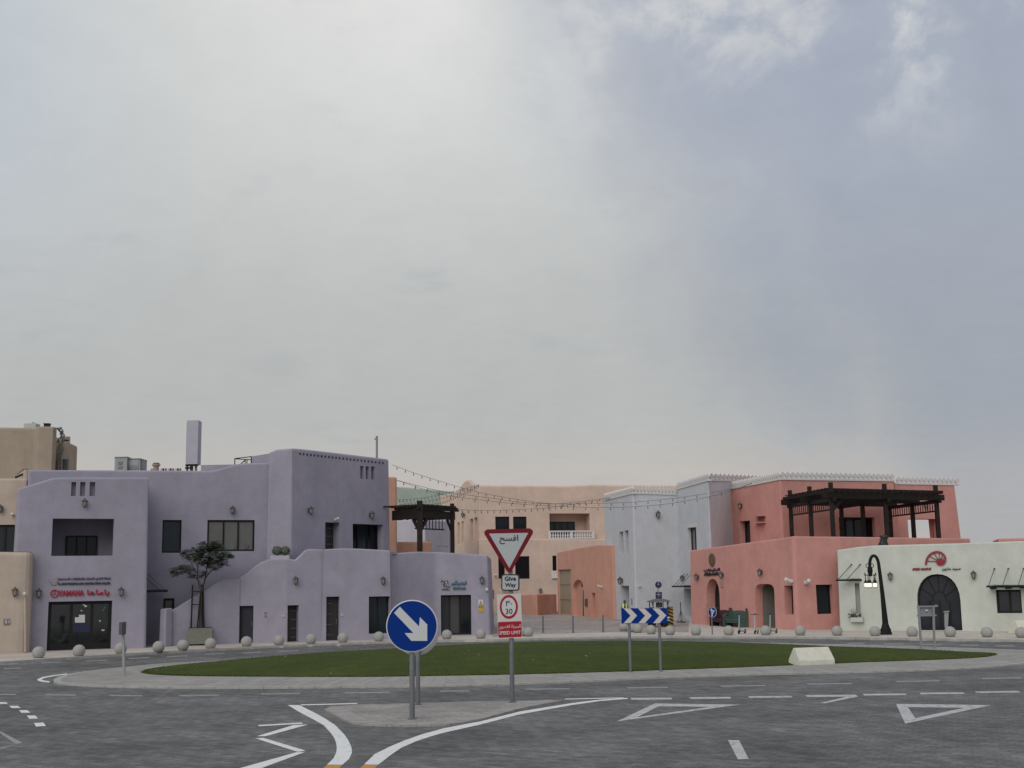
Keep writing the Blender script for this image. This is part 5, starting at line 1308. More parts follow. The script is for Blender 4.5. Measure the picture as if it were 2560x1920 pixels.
slat_obj(pg2, 'beam', dn(Av-e1*.3, zb_+.3), dn(Bq+e1*.55, zb_+.3), .3, .12); slat_obj(pg2, 'beam', dn(Bq, zb_-.05), dn(Bq-(e2*0)+nb_*3.2, zb_-.05), .12, .4)
for i in range(9):
    p = Av+(Cv-Av)*(i/8.6); slat_obj(pg2, 'rafter', dn(p-nb_*0, zb_+.42), dn(p+(Bq-Av)+e1*.6, zb_+.42), .08, .16)
for i in range(8):
    p = Av+(Bq-Av)*(i/7.2); slat_obj(pg2, 'rafter', dn(p-nb_*.35, zb_+.52), dn(p+nb_*3.0, zb_+.52), .07, .1)
zv = zb_-.30
slat_obj(pg2, 'valance_rail', dn(Av+e1*.3+nb_*.6, zv-.62), dn(Bq-e1*.1+nb_*.6, zv-.62), .06, .08)
for k in range(9):
    p = Av+(Bq-Av)*((k+1.2)/10)+nb_*.6; mb = MB(); mb.beam(dn(p, zv-.6), dn(p, zv+.05), .05, .07); mb.obj('valance_slat', WOOD, pg2)
for s_ in (-1, 1):
    mb = MB(); q = Av; d = e1 if s_ > 0 else e2
    mb.beam(dn(q+d*.15, zb_-1.0), dn(q+d*.75, zb_-.3), .12, .2); mb.obj('brace', WOOD, pg2)
mb = MB(); mb.beam(dn(Bq-e1*.12, zb_-1.0), dn(Bq-e1*.6, zb_-.3), .1, .16); mb.obj('brace', WOOD, pg2)

# ------------------------------------------------------------------ ball bollards
bo = thing('ball_bollard', '', 'bollard')
mb = MB(); prof = [(.17, 0), (.19, .02)]
for i in range(1, 16):
    a = -math.pi/2+R(38)+(math.pi-R(38))*i/15
    prof.append((max(.3*math.cos(a), 1e-5), .24+.3*math.sin(a)))
prof[-1] = (1e-5, .54)
mb.lathe(prof, 24); mb.obj('ball', CONC, bo, True)
mb = MB(); mb.lathe([(.20, -.02), (.20, .02), (.17, .025)], 20); mb.obj('base', simple('dark bollard foot', (.12, .115, .11), .9), bo)
BOL = [(96, 1645, 'ball bollard in front of the left jamb of the YAMAHA shop, beside the cream block'), (197, 1640, 'ball bollard right in front of the YAMAHA shop doors'),
 (301, 1634, 'ball bollard half hidden behind the thin edge-on sign post'), (396, 1629.5, 'ball bollard at the dark passage left of the stair newel'), (457, 1626, 'ball bollard before the left end of the tree planter'),
 (526, 1621, 'ball bollard before the right end of the tree planter'), (616, 1616, 'ball bollard in front of the plain dark blue door'), (697, 1612.5, 'ball bollard just left of the first striped door'),
 (777, 1609.5, 'ball bollard on the curved lilac wall between the two striped doors'), (857, 1606, 'ball bollard just right of the second striped door'), (947, 1603, 'ball bollard below the ground floor window, left of the round blue arrow sign'),
 (1117, 1598, 'ball bollard in front of the teal lettered shop door, right of the round blue sign'), (1202, 1596.5, 'ball bollard at the right end of the lilac wall below the yellow sign'), (1304, 1590, 'ball bollard mostly hidden behind the speed limit plate'),
 (1321, 1591, 'ball bollard just right of the speed limit plate'), (1559, 1577.5, 'ball bollard behind the left post of the blue chevron board'), (1579, 1580, 'ball bollard overlapped by a neighbour, under the left part of the chevron board'),
 (1594, 1582, 'ball bollard right of the left chevron post'), (1628, 1585.5, 'ball bollard between the two chevron posts, in front of the buggy'), (1675, 1587.5, 'ball bollard right of the right chevron post'),
 (1740, 1588, 'ball bollard left of the small round blue two-arrow sign'), (1822, 1588, 'ball bollard before the green bench beside the first scooter'), (1914, 1588, 'ball bollard between the second and third scooters before the porch'),
 (2001, 1588.5, 'ball bollard at the corner of the pink house'), (2093, 1589, 'ball bollard where the pink wall meets the pale green wall'), (2188, 1590, 'ball bollard beside the foot of the black street lamp'),
 (2281, 1591, 'ball bollard left of the arched green shop door, at the grey sign frame'), (2376, 1592, 'ball bollard in front of the right side of the arched shop door'), (2468, 1593, 'ball bollard between the arched door and the right window of the pale green shop'), (2554, 1594, 'ball bollard at the right edge before the cream barrier block')]
for i, (x, y, lb) in enumerate(BOL):
    p = G(x, y); M = Matrix.Translation(p) @ Matrix.Rotation(random.random()*6.28, 4, 'Z')
    if i == 0: first = (M, lb); continue
    copy_tree(bo, M, lb, 'concrete ball bollards along the kerb')
bo.matrix_world = first[0]; bo['label'] = first[1]; bo['group'] = 'concrete ball bollards along the kerb'
# slim steel posts in the plaza
sp0 = thing('steel_post', '', 'bollard'); mb = MB(); mb.lathe([(.09, 0), (.1, .02), (.085, .03)], 10); mb.obj('foot', STEEL, sp0)
mb = MB(); mb.lathe([(.055, 0), (.055, 1.02), (.04, 1.06), (.00001, 1.07)], 10); mb.obj('shaft', STEEL, sp0)
PST = [(1358, 1582, 'slim steel post in the plaza just right of the speed limit plate'), (1433, 1582, 'slim steel post in the plaza, middle one of three'), (1508, 1580.5, 'slim steel post in the plaza before the terracotta gate house, nearest the chevron board')]
for i, (x, y, lb) in enumerate(PST):
    M = Matrix.Translation(G(x, y))
    if i == 0: first = (M, lb); continue
    copy_tree(sp0, M, lb, 'slim steel posts across the plaza')
sp0.matrix_world = first[0]; sp0['label'] = first[1]; sp0['group'] = 'slim steel posts across the plaza'

# ------------------------------------------------------------------ road signs
XW, ZW, NW_ = Vector((1, 0, 0)), Vector((0, 0, 1)), Vector((0, -1, 0))
MF = Matrix((XW, ZW, NW_)).transposed().to_3x3()          # lathe axis towards the viewer side (-Y)
def spx(Y): 
    def f(x, y, o=0.0): return AT(x, y, Y-o)
    return f
def post(par, base, ztop, r_=.055, name='post', mat=STEEL):
    mb = MB(); mb.lathe([(r_, 0), (r_, ztop-base.z), (r_*.9, ztop-base.z+.01)], 12, base); mb.obj(name, mat, par, True)
    mb = MB(); mb.lathe([(r_*1.7, 0), (r_*1.7, .015), (r_, .02)], 12, base); mb.obj('foot', STEEL, par)
b0 = G(1030.5, 1797, -.055); s1 = thing('keep_right_sign', 'round blue sign with white arrow pointing down right, nearest on the refuge', 'road sign', b0, 'signs on the refuge island')
Y1 = b0.y; c = AT(1030, 1565, Y1-.07); post(s1, b0, c.z+.3, .067)
kx = 3100/Y1; Rr = 64.3/kx*.985
mb = MB(); mb.lathe([(Rr, 0), (Rr, .02), (Rr-.025, .03), (.00001, .03)], 40, c, MF); face = mb.obj('plate', WHITEP, s1)
mb = MB(); mb.lathe([(Rr-.028, .031), (Rr-.03, .034), (.00001, .034)], 40, c, MF); mb.obj('blue_face', BLUEP, s1)
def z6(x, y): return (880+x/5.183, 1320+y/5.183)
ar = [(545, 1100), (620, 1020), (868, 1275), (880, 1155), (975, 1250), (975, 1462), (768, 1462), (682, 1362), (795, 1360)]
mb = MB(); mb.prism([AT(*z6(*q), Y1-.07-.0345) for q in ar][::-1], NW_*.004); mb.obj('arrow', WHITEP, s1)
mb = MB(); mb.box(c+Vector((0, .04, .2)), (.3, .05, .06)); mb.box(c+Vector((0, .04, -.25)), (.3, .05, .06)); mb.obj('clamp', STEEL, s1)
b0 = G(1045, 1761, -.055); s2 = thing('keep_right_sign', 'grey back of a round sign on a post, just behind the blue arrow sign', 'road sign', b0, 'signs on the refuge island')
post(s2, b0, AT(1045, 1560, b0.y).z, .06); c = AT(1041, 1582, b0.y+.07); mb = MB(); mb.lathe([(.62, -.03), (.62, 0), (.00001, 0)], 36, c, MF); mb.obj('plate', GALV, s2)
mb = MB(); mb.box(c+Vector((0, -.03, -.3)), (.5, .04, .06)); mb.box(c+Vector((0, -.03, .3)), (.5, .04, .06)); mb.obj('clamp', STEEL, s2)

b0 = G(1281, 1755, -.055); s3 = thing('give_way_sign', 'red bordered give way triangle with speed limit plate below it, on the refuge', 'road sign', b0, 'signs on the refuge island')
Y3 = b0.y; P3 = spx(Y3); post(s3, b0, P3(1276, 1345).z, .065)
tri_px = [(1217.5, 1323.5), (1325, 1321), (1332, 1326), (1332.5, 1333), (1279, 1428), (1273, 1432), (1267, 1428), (1211.5, 1336), (1210.5, 1329)]
mb = MB(); mb.prism([P3(x, y, .07) for x, y in tri_px], NW_*.02); mb.obj('triangle_border', REDP, s3)
mb = MB(); mb.prism([P3(x, y, .0905) for x, y in ((1222.5, 1334), (1320.5, 1332), (1273.5, 1420))], NW_*.004); mb.obj('triangle_face', simple('grey white sheeting', (.42, .44, .44), .5), s3)
a = P3(1248.5, 1360.5, .096); W_ = (P3(1296, 1360, .096)-a).x; H_ = P3(1248, 1338, .096).z-a.z
lettering('arabic_lettering', arabic('افسح'), s3, INK, a, (1, 0, 0), ZW, NW_, W_, H_, .004, .02)
def rrect(x0, y0, x1, y1, r_, Y, o):
    out = []
    for cx_, cy_, a0 in ((x1-r_, y0+r_, 0), (x0+r_, y0+r_, 90), (x0+r_, y1-r_, 180), (x1-r_, y1-r_, 270)):
        for k in range(4): a = R(a0+30*k); out.append(AT(cx_+r_*math.cos(a), cy_-r_*math.sin(a), Y-o))
    return out
mb = MB(); mb.prism(rrect(1253, 1435.5, 1299, 1477, 6, Y3, .07), NW_*.02); mb.obj('name_plate', INK, s3)
mb = MB(); mb.prism(rrect(1256, 1438.5, 1295.5, 1474, 4, Y3, .0905), NW_*.004); mb.obj('name_plate_face', simple('grey white sheeting', (0, 0, 0)), s3)
for t_, x0, x1, yb, yt in (('Give', 1261.5, 1290, 1452.5, 1441), ('Way', 1262.5, 1290, 1470.5, 1457.5)):
    a = P3(x0, yb, .0955); lettering('lettering', t_, s3, INK, a, (1, 0, 0), ZW, NW_, P3(x1, yb, .0955).x-a.x, P3(x0, yt, .0955).z-a.z, .004, .035)
mb = MB(); q = [P3(x, y, .07) for x, y in ((1242, 1486), (1302.5, 1483.5), (1306, 1594), (1245.5, 1596.5))]; mb.prism(q, NW_*.02); mb.obj('speed_plate', CREAMP, s3)
cc = (1272, 1517.2)
def ell(rx, ry, o): return [P3(cc[0]+rx*math.cos(R(10*k)), cc[1]-ry*math.sin(R(10*k)), o) for k in range(36)]
mb = MB(); mb.prism(ell(22.8, 29.8, .0905), NW_*.004); mb.obj('red_ring', REDB, s3)
mb = MB(); mb.prism(ell(17.6, 23.4, .095), NW_*.004); mb.obj('ring_face', WHITEP, s3)
for t_, x0, x1, yb, yt in (('٣٠', 1264, 1280, 1516, 1500.5), ('30', 1264, 1281.5, 1535.5, 1521.5)):
    a = P3(x0, yb, .0995); lettering('numerals', t_, s3, INK, a, (1, 0, 0), ZW, NW_, P3(x1, yb, .0995).x-a.x, P3(x0, yt, .0995).z-a.z, .004, .012)
mb = MB(); mb.prism([P3(x, y, .0905) for x, y in ((1244.8, 1558), (1246.5, 1555), (1302, 1552.8), (1303.5, 1554.5), (1304.8, 1590), (1303, 1592), (1248, 1594.5), (1246.2, 1592.5))], NW_*.004); mb.obj('red_panel', REDB, s3)
a = P3(1247.5, 1573.5, .095); lettering('arabic_lettering', arabic('السرعة القصوى'), s3, CREAMP, a, (P3(1302, 1571.5, .095)-a).normalized(), ZW, NW_, P3(1302, 1573, .095).x-a.x, P3(1248, 1562.5, .095).z-a.z, .004, .012)
a = P3(1248.2, 1586.8, .095); lettering('lettering', 'SPEED LIMIT', s3, CREAMP, a, (P3(1302, 1584.8, .095)-a).normalized(), ZW, NW_, P3(1302, 1586, .095).x-a.x, P3(1248, 1578.2, .095).z-a.z, .004, .02)
# chevron board
bl, br = G(1577, 1680.5, ZI), G(1651.5, 1678.5, ZI); s4 = thing('chevron_board', 'blue board with three white chevrons pointing right on two posts, near edge of the lawn', 'road sign', bl, 'boards on the traffic island')
Yc = (bl.y+br.y)/2; Pc_ = spx(Yc); bl.y = br.y = Yc
post(s4, bl, Pc_(1573, 1525).z, .052); post(s4, br, Pc_(1648, 1525).z, .052)
mb = MB(); mb.prism([Pc_(x, y, .06) for x, y in ((1553.5, 1559), (1668.5, 1557.5), (1667, 1520), (1554, 1520.5))], NW_*.02); bd = mb.obj('board', BLUEP, s4)
def z8(x, y): return (1540+x/10.37, 1440+y/10.37)
for q in ([(195, 840), (365, 840), (545, 1025), (375, 1222), (200, 1222), (378, 1030)], [(570, 840), (735, 840), (925, 1025), (750, 1222), (580, 1222), (755, 1030)], [(945, 840), (1115, 838), (1305, 1022), (1130, 1222), (960, 1222), (1130, 1028)]):
    mb = MB(); mb.prism([Pc_(*z8(*p), .081) for p in q], NW_*.004); mb.obj('chevron', CREAMP, s4)
# seen-from-behind board on the right
bl, br = G(2302, 1621.5, ZI), G(2338, 1621.5, ZI); s5 = thing('chevron_board', 'grey back of a sign board on two posts at the far right of the lawn', 'road sign', bl, 'boards on the traffic island')
Y5 = (bl.y+br.y)/2; P5 = spx(Y5); bl.y = br.y = Y5
for b_, x in ((bl, 2296), (br, 2333)):
    mb = MB(); mb.beam(b_, P5(x, 1515), .09, .09, upv=Vector((0, 1, 0))); mb.obj('post', GALV, s5)
mb = MB(); mb.prism([P5(x, y, -.06) for x, y in ((2297, 1541), (2338, 1540), (2337, 1517), (2296, 1518))], Vector((0, .02, 0))); mb.obj('board', GALV, s5)
mb = MB()
for y in (1516.5, 1539): mb.beam(P5(2293, y), P5(2341, y-.6), .07, .07)
mb.obj('rail', GALV, s5); mb = MB(); mb.box(P5(2340, 1514.5), (.16, .1, .08)); mb.obj('clamp', GALV, s5)
mb = MB(); mb.box(P5(2316, 1526), (.1, .06, .07)); mb.obj('clamp', WCAM, s5)
# edge-on sign on the left tip
b0 = G(310, 1690, ZI); s6 = thing('edge_on_sign', 'grey post with a dark sign seen edge-on at the left tip of the traffic island', 'road sign', b0)
mb = MB(); mb.beam(b0, AT(307.5, 1557, b0.y), .09, .09, upv=Vector((0, 1, 0))); mb.obj('post', simple('light grey post', (.31, .31, .32), .5, .2), s6)
zc1, zc0 = AT(308, 1555, b0.y).z, AT(308, 1586, b0.y).z; mb = MB(); mb.box((AT(308, 1570, b0.y).x, b0.y-.08, (zc0+zc1)/2), (.12, .5, zc1-zc0)); mb.obj('plate', simple('dark sign back', (.085, .08, .085), .5), s6)
# small round two-arrow sign by the benches
b0 = G(1781, 1586); s7 = thing('direction_sign', 'small round blue sign with two white arrows in front of the pink arched door', 'road sign', b0)
post(s7, b0, AT(1781, 1525, b0.y).z, .035); c = AT(1781.3, 1530.3, b0.y-.05); Mr = Matrix.Rotation(R(-47), 3, 'Z') @ MF; nr = Mr @ ZW; ur = Mr @ XW
mb = MB(); mb.lathe([(.3, 0), (.3, .02), (.00001, .02)], 28, c, Mr); mb.obj('plate', WHITEP, s7); mb = MB(); mb.lathe([(.28, .021), (.28, .024), (.00001, .024)], 28, c, Mr); mb.obj('blue_face', BLUEP, s7)
for q in ([(-.05, -.24), (.03, -.24), (.0, .08), (.08, .06), (-.05, .24), (-.16, .08), (-.08, .08)], [(.0, -.1), (.05, -.12), (.1, .0), (.14, -.02), (.16, .12), (.04, .09), (.06, .04), (.0, -.05)]):
    mb = MB(); mb.prism([c+ur*x+ZW*z+nr*.025 for x, z in q], nr*.004); mb.obj('arrow', WHITEP, s7)
# parking totem of small blue signs by the buggy
b0 = g2(1648, 1566); b0 = Vector((b0.x, b0.y, 0)); s8 = thing('parking_sign', 'post with round navy sign above two navy plates, in front of the grey white house', 'road sign', b0)
Y8 = b0.y; P8 = spx(Y8); post(s8, b0, P8(1647, 1456).z, .03); c = P8(1646, 1462, .05)
mb = MB(); mb.lathe([(.23, 0), (.23, .02), (.00001, .02)], 24, c, MF); mb.obj('round_plate', NAVYP, s8)
mb = MB(); mb.box(P8(1646, 1456.5, .075), (.05, .01, .08)); mb.box(P8(1646, 1461, .075), (.07, .01, .07)); mb.obj('white_mark', simple('pale mark', (.4, .42, .48), .5), s8)
for (x0, y0, x1, y1), ms in (((1639, 1480, 1654.8, 1500), ((1646.5, 1486.4, 10, 1.4), (1646.5, 1482.5, 2, 2), (1647, 1490.5, 2, 2), (1647, 1497.5, 1.6, 2))), ((1640, 1506, 1655.5, 1518.5), ((1648, 1509, 10, 1.6), (1648, 1514, 9, 4)))):
    mb = MB(); mb.prism([P8(x, y, .05) for x, y in ((x0, y1), (x1, y1), (x1, y0), (x0, y0))], NW_*.02); pt_ = mb.obj('plate', NAVYP, s8)
    for x, y, w2, h2 in ms:
        mb = MB(); mb.box(P8(x, y, .075), (w2*Y8/3100, .008, h2*Y8/3100)); mb.obj('white_mark', simple('pale mark', (0, 0, 0)), pt_)

# ------------------------------------------------------------------ concrete barrier blocks
def barrier(label, p, ang, L=1.9, sc=1.0, first=None):
    t = thing('barrier_block', label, 'barrier', p, 'cream concrete barrier blocks')
    pr_ = [(-.42, 0), (.42, 0), (.42, .19), (.07, .64), (-.07, .64), (-.42, .19)]
    mb = MB(); u = Vector((math.cos(ang), math.sin(ang), 0)); v = Vector((-u.y, u.x, 0)); tp = .03
    A = [p-u*(L/2-(tp if z > .5 else 0))+v*y*sc+ZW*z*sc for y, z in pr_]; Bn = [p+u*(L/2-(tp*.9 if z > .5 else 0))+v*y*sc+ZW*z*sc for y, z in pr_]
    n_ = 6; mb.add(A+Bn, [tuple(reversed(range(n_))) if False else tuple(range(n_))[::1], tuple(range(n_, 2*n_))[::-1]]+[(i, i+n_, (i+1) % n_+n_, (i+1) % n_) for i in range(n_)])
    o = mb.obj('block', BARRIER, t)
    bv = o.modifiers.new('bevel', 'BEVEL'); bv.width = .02; bv.segments = 2
    return t
pa, pb = G(1999, 1665, ZI), G(2098, 1664, ZI); d = (pb-pa); d.z = 0
ab = R(17); ub = Vector((math.cos(ab), math.sin(ab), 0)); vb = Vector((-ub.y, ub.x, 0))
barrier('cream concrete barrier block on the near edge of the traffic island', pa+ub*.76+vb*.42, ab, 1.5)
pq_ = G(2562, 1584); barrier('cream concrete barrier block on the pavement at the right edge of the picture', pq_+Vector((.15, .1, 0)), R(20), 1.7, 1.12)

# ------------------------------------------------------------------ street lamps with hanging lanterns
sl0 = thing('street_lamp', 'tall black crook-necked street lamp with lit hanging lanterns before the pale green shop', 'street lamp', (0, 0, 0), 'black crook-necked street lamps')
mb = MB(); mb.lathe([(.34, 0), (.34, .1), (.30, .14), (.29, .3), (.24, .36), (.2, .5), (.165, .62)], 8); mb.obj('base', BLACK, sl0)
arc_r, ztop_ = .25, 3.72
mb = MB(); pts = [(0, 0, .6), (-.02, 0, 1.2), (-.06, 0, 2.2), (-.12, 0, 3.2), (-.16, 0, ztop_)]; rad = [.165, .14, .115, .095, .09]
for i in range(1, 11):
    a = math.pi*i/10; pts.append((-.16-arc_r+arc_r*math.cos(a), 0, ztop_+.55*math.sin(a))); rad.append(.085)
xh = -.16-2*arc_r; pts.append((xh, 0, ztop_-.02)); rad.append(.085)
mb.tube(pts, rad, 10); mb.obj('pole', BLACK, sl0, True)
mb = MB(); mb.lathe([(.05, .52), (.09, .47), (.14, .36), (.15, .2), (.11, .05), (.13, .0), (.06, -.08)], 10, (xh, 0, ztop_-.5)); mb.obj('head', BLACK, sl0, True)
for s_ in (-1, 1):
    mb = MB(); mb.tube([(xh+s_*(.08+.13*math.sin(a_)), 0, ztop_-.0+.11*math.cos(a_)) for a_ in [R(k*30) for k in range(-2, 10)]], .022, 5); mb.obj('scroll', BLACK, sl0)
zr_ = ztop_-.50
mb = MB(); ringp = [(xh+.31*math.cos(R(k*20)), .31*math.sin(R(k*20)), zr_) for k in range(19)]; mb.tube(ringp, .025, 6)
for k in range(6): a = R(60*k+10); mb.tube([(xh, 0, zr_), (xh+.31*math.cos(a), .31*math.sin(a), zr_), (xh+.33*math.cos(a), .33*math.sin(a), zr_+.12)], .02, 5)
mb.obj('hanger_ring', BLACK, sl0)
gz_ = zr_-.58
for k in range(5):
    a = R(72*k+10); x_, y_ = xh+.27*math.cos(a), .27*math.sin(a)
    mb = MB()
    for j in range(4): mb.ball((x_, y_, zr_-.05-.07*j), .03, 6, 4, (1, .5 if j % 2 else 1, 1.2))
    mb.lathe([(.03, .2), (.05, .12), (.1, .04), (.115, .0)], 8, (x_, y_, gz_+.14)); lt = mb.obj('lantern', BLACK, sl0)
    mb = MB(); mb.lathe([(.075, .14), (.082, .05), (.075, -.05), (.045, -.09)], 10, (x_, y_, gz_)); mb.obj('globe', LIT, lt)
    mb = MB(); mb.lathe([(.03, -.13), (.095, -.11), (.09, -.085)], 10, (x_, y_, gz_)); mb.obj('bottom_rim', BLACK, lt)
sl0.rotation_euler = (0, 0, 0)
pL = G(2215, 1586.5)
hs = (CAM_H+0)                                    # scale so that the crook reaches its height in the place
ztarget = zat(Vector((pL.x, pL.y)), 1385); ksc = ztarget/(ztop_+.55+.08)
M_ = Matrix.Translation(pL) @ Matrix.Scale(ksc, 4)
Mfar = Matrix.Translation(XY(1276, 128).to_3d()) @ Matrix.Scale(ksc*.86, 4)
copy_tree(sl0, Mfar, 'far street lamp with lit lanterns, mostly hidden behind the give way plate', 'black crook-necked street lamps')
sl0.matrix_world = M_

# ------------------------------------------------------------------ festoon lights over the plaza
BULB = MB(); BULB.lathe([(.02, 0), (.022, -.07), (.034, -.11), (.038, -.15), (.02, -.20), (.00001, -.205)], 6); BULB = BULB.mesh('bulb', simple('unlit bulb', (.14, .115, .10), .3))
WIRE = simple('black cable', (.08, .07, .068), .6)
def interp(P, x):
    for (a, b), (c, d) in zip(P, P[1:]):
        if a <= x <= c: return b+(d-b)*(x-a)/(c-a)
    return P[-1][1]
def smooth_px(P):
    out = []
    n = 24
    import itertools
    for k in range(len(P)-1):
        p0 = P[max(k-1, 0)]; p1 = P[k]; p2 = P[k+1]; p3 = P[min(k+2, len(P)-1)]
        for i in range(8):
            t = i/8; h = [(-t**3+2*t**2-t)/2, (3*t**3-5*t**2+2)/2, (-3*t**3+4*t**2+t)/2, (t**3-t**2)/2]
            out.append(tuple(sum(w_*q[m] for w_, q in zip(h, (p0, p1, p2, p3))) for m in (0, 1)))
    out.append(P[-1]); return out
def festoon(label, P, Ya, Yb, every):
    Q = smooth_px(P); xs0, xs1 = Q[0][0], Q[-1][0]
    W3 = [AT(x, y, KD*(Ya+(Yb-Ya)*(x-xs0)/(xs1-xs0))) for x, y in Q]
    t = thing('festoon_light', label, 'string lights', W3[0], 'festoon lights strung across the plaza')
    mb = MB(); mb.tube(W3, .013, 4); mb.obj('cable', WIRE, t)
    acc = every*.6
    for a, c in zip(W3, W3[1:]):
        L = (c-a).length; s_ = 0.0
        while acc <= L:
            p = a+(c-a)*(acc/L); o = link('bulb', BULB, t); o.location = p; acc += every
        acc -= L
festoon('string of bulbs from the tall lilac block to the white house corner', [(980, 1162), (1040, 1184), (1100, 1203), (1153, 1219), (1212, 1234), (1292, 1248.5), (1363, 1258), (1404, 1258.8), (1454, 1253.5), (1500, 1247), (1543, 1243)], 80, 101, .95)
festoon('upper of two long strings sagging from the orange edge to the pink parapet', [(992, 1200.5), (1060, 1218), (1118, 1231), (1169, 1237.5), (1249, 1248.5), (1302, 1256), (1400, 1260), (1509, 1258), (1580, 1255.5), (1646, 1250), (1713, 1242), (1798, 1228.5), (1831, 1222.5), (1880, 1208)], 88, 88, .9)
festoon('lower of two long strings sagging from the orange edge to the pink parapet', [(992, 1201), (1050, 1220), (1108, 1237), (1150, 1243.5), (1212, 1251), (1280, 1258.5), (1380, 1265), (1488, 1269), (1580, 1267), (1657, 1261), (1731, 1249.7), (1804, 1234.5), (1880, 1209)], 88.2, 87, .9)
festoon('string of bulbs from the left pergola across the peach wall to the white house', [(1146, 1274), (1196, 1276), (1270, 1275), (1366, 1270), (1411, 1263.5), (1454, 1257), (1500, 1250), (1541, 1244)], 79, 101, 1.0)
festoon('upper of three short strings rising to the peach corner before the mint house', [(994, 1250), (1054, 1245), (1103, 1235), (1150, 1224), (1198, 1211)], 92, 127, 1.6)
festoon('middle of three short strings rising to the peach corner before the mint house', [(998, 1262), (1066, 1252.6), (1126, 1239), (1165, 1225), (1198, 1212)], 92, 127, 1.6)
festoon('lower of three short strings rising to the peach corner before the mint house', [(1072, 1262), (1108, 1254.5), (1134, 1244), (1168, 1229), (1198, 1213)], 95, 127, 1.4)

# ------------------------------------------------------------------ rooftop things on the lilac house
def P_(x, y, Y): return AT(x, y, Y)
AC = simple('grey air conditioner casing', (.30, .31, .31), .5, .1, var=.05)
ACD = simple('dark louvre', (.10, .105, .11), .5)
zroof = zat(XY(300, 70), 1180)
def ac_unit(label, x0, x1, yt, Y, louvre):
    Y *= KD
    p0, p1 = AT(x0, 1176, Y), AT(x1, 1176, Y); zt_ = AT((x0+x1)/2, yt, Y).z; t = thing('air_conditioner', label, 'air conditioner', Vector(((p0.x+p1.x)/2, Y, p0.z)), 'air conditioners on the lilac roof')
    mb = MB(); mb.box(((p0.x+p1.x)/2, Y+.4, (p0.z-.8+zt_)/2), (p1.x-p0.x, .8, zt_-p0.z+.8)); mb.obj('casing', AC, t)
    mb = MB(); mb.box(((p0.x+p1.x)/2, Y+.38, zt_+.02), (p1.x-p0.x+.04, .86, .04)); mb.obj('lid', AC, t)
    for x_0, y_0, x_1, y_1, m_ in louvre:
        a, c = AT(x_0, y_1, Y), AT(x_1, y_0, Y); mb = MB(); mb.box(((a.x+c.x)/2, Y-.012, (a.z+c.z)/2), (c.x-a.x, .03, c.z-a.z)); o = mb.obj('grille', m_, t)
        for k in range(3):
            mb = MB(); zq = a.z+(c.z-a.z)*(k+.5)/3; mb.box(((a.x+c.x)/2, Y-.03, zq), (c.x-a.x, .02, .03)); mb.obj('louvre', AC, o)
ac_unit('taller left air conditioner with two dark grilles on the lilac roof', 286, 317, 1143.5, 72, [(295, 1153, 306, 1161, ACD), (295, 1164.5, 306, 1172, ACD)])
ac_unit('wide middle air conditioner with a pale panel on the lilac roof', 318.5, 349.5, 1147.5, 72.3, [(321, 1151, 346, 1164, simple('pale AC panel', (.40, .41, .41), .4)), (321, 1166.5, 346, 1173, ACD)])
ac_unit('narrow right air conditioner, slightly lower, on the lilac roof', 350.5, 357, 1149.5, 72.6, [(351.5, 1153, 356, 1170, simple('pale AC panel', (0, 0, 0)))])
vt = thing('roof_vent', 'beige mushroom vent pipe on the lilac roof right of the air conditioners', 'roof vent', AT(389, 1172, 73.788)); b_ = AT(390, 1176, 73.788)
mb = MB(); mb.lathe([(.17, -.6), (.17, .25), (.25, .27), (.25, .36), (.12, .37), (.2, .40), (.2, .45), (.05, .46)], 12, b_); mb.obj('pipe', BEIGE2, vt)
mb = MB(); mb.box(b_+Vector((-.22, 0, -.05)), (.16, .2, .3)); mb.obj('side_box', BEIGE2, vt)
rl_ = thing('roof_railing', 'low row of small white and dark blocks along the lilac roof edge', 'roof fittings', AT(428, 1174, 72.756))
for i in range(9):
    mb = MB(); p = AT(402+i*6.1, 1173.5, 72.962); mb.box(p+Vector((0, 0, -.1)), (.09, .1, .32)); mb.obj('block', [CREAMW, FRAME, simple('rusty red', (.2, .09, .08), .7)][i % 3], rl_)
tw = thing('antenna_tower', 'tall pale lilac telecom box standing on the lilac roof', 'antenna mast', AT(479, 1173, 73.272))
a, c = AT(465, 1160.5, 73.272), AT(496, 1050.5, 73.272)
mb = MB(); mb.box(((a.x+c.x)/2, 73.67, (a.z+c.z)/2), (c.x-a.x, .8, c.z-a.z)); mb.obj('casing', simple('pale lilac cladding', (.42, .40, .46), .6, var=.05, sc=2), tw)
e0, e1_ = AT(462, 1158, 73.272), AT(465, 1054, 73.272); mb = MB(); mb.box(((e0.x+e1_.x)/2+.0, 73.77, (e0.z+e1_.z)/2), (e1_.x-e0.x+.02, .5, e1_.z-e0.z)); mb.obj('side_panel', simple('grey cladding joint', (.25, .25, .27), .6), tw)
for x, y0, y1, w_ in ((468, 1174, 1160, .12), (479, 1174, 1160, .16), (490, 1174, 1160, .12)):
    mb = MB(); mb.beam(AT(x, y0+8, 73.582), AT(x, y1, 73.582), w_, w_, upv=Vector((0, 1, 0))); mb.obj('leg', simple('grey leg', (.2, .2, .22), .5), tw)
mb = MB(); mb.beam(AT(464, 1163, 73.375), AT(495, 1163, 73.375), .1, .12); mb.beam(AT(463, 1170, 73.375), AT(482, 1170, 73.375), .1, .1); mb.obj('bracket', FRAME, tw)
fr_ = thing('roof_frame', 'black metal frame on the lilac roof left of the tall block', 'metal frame', AT(607, 1158, 77.4))
mb = MB(); f3 = lambda x, y, Y=77.4: AT(x, y, Y)
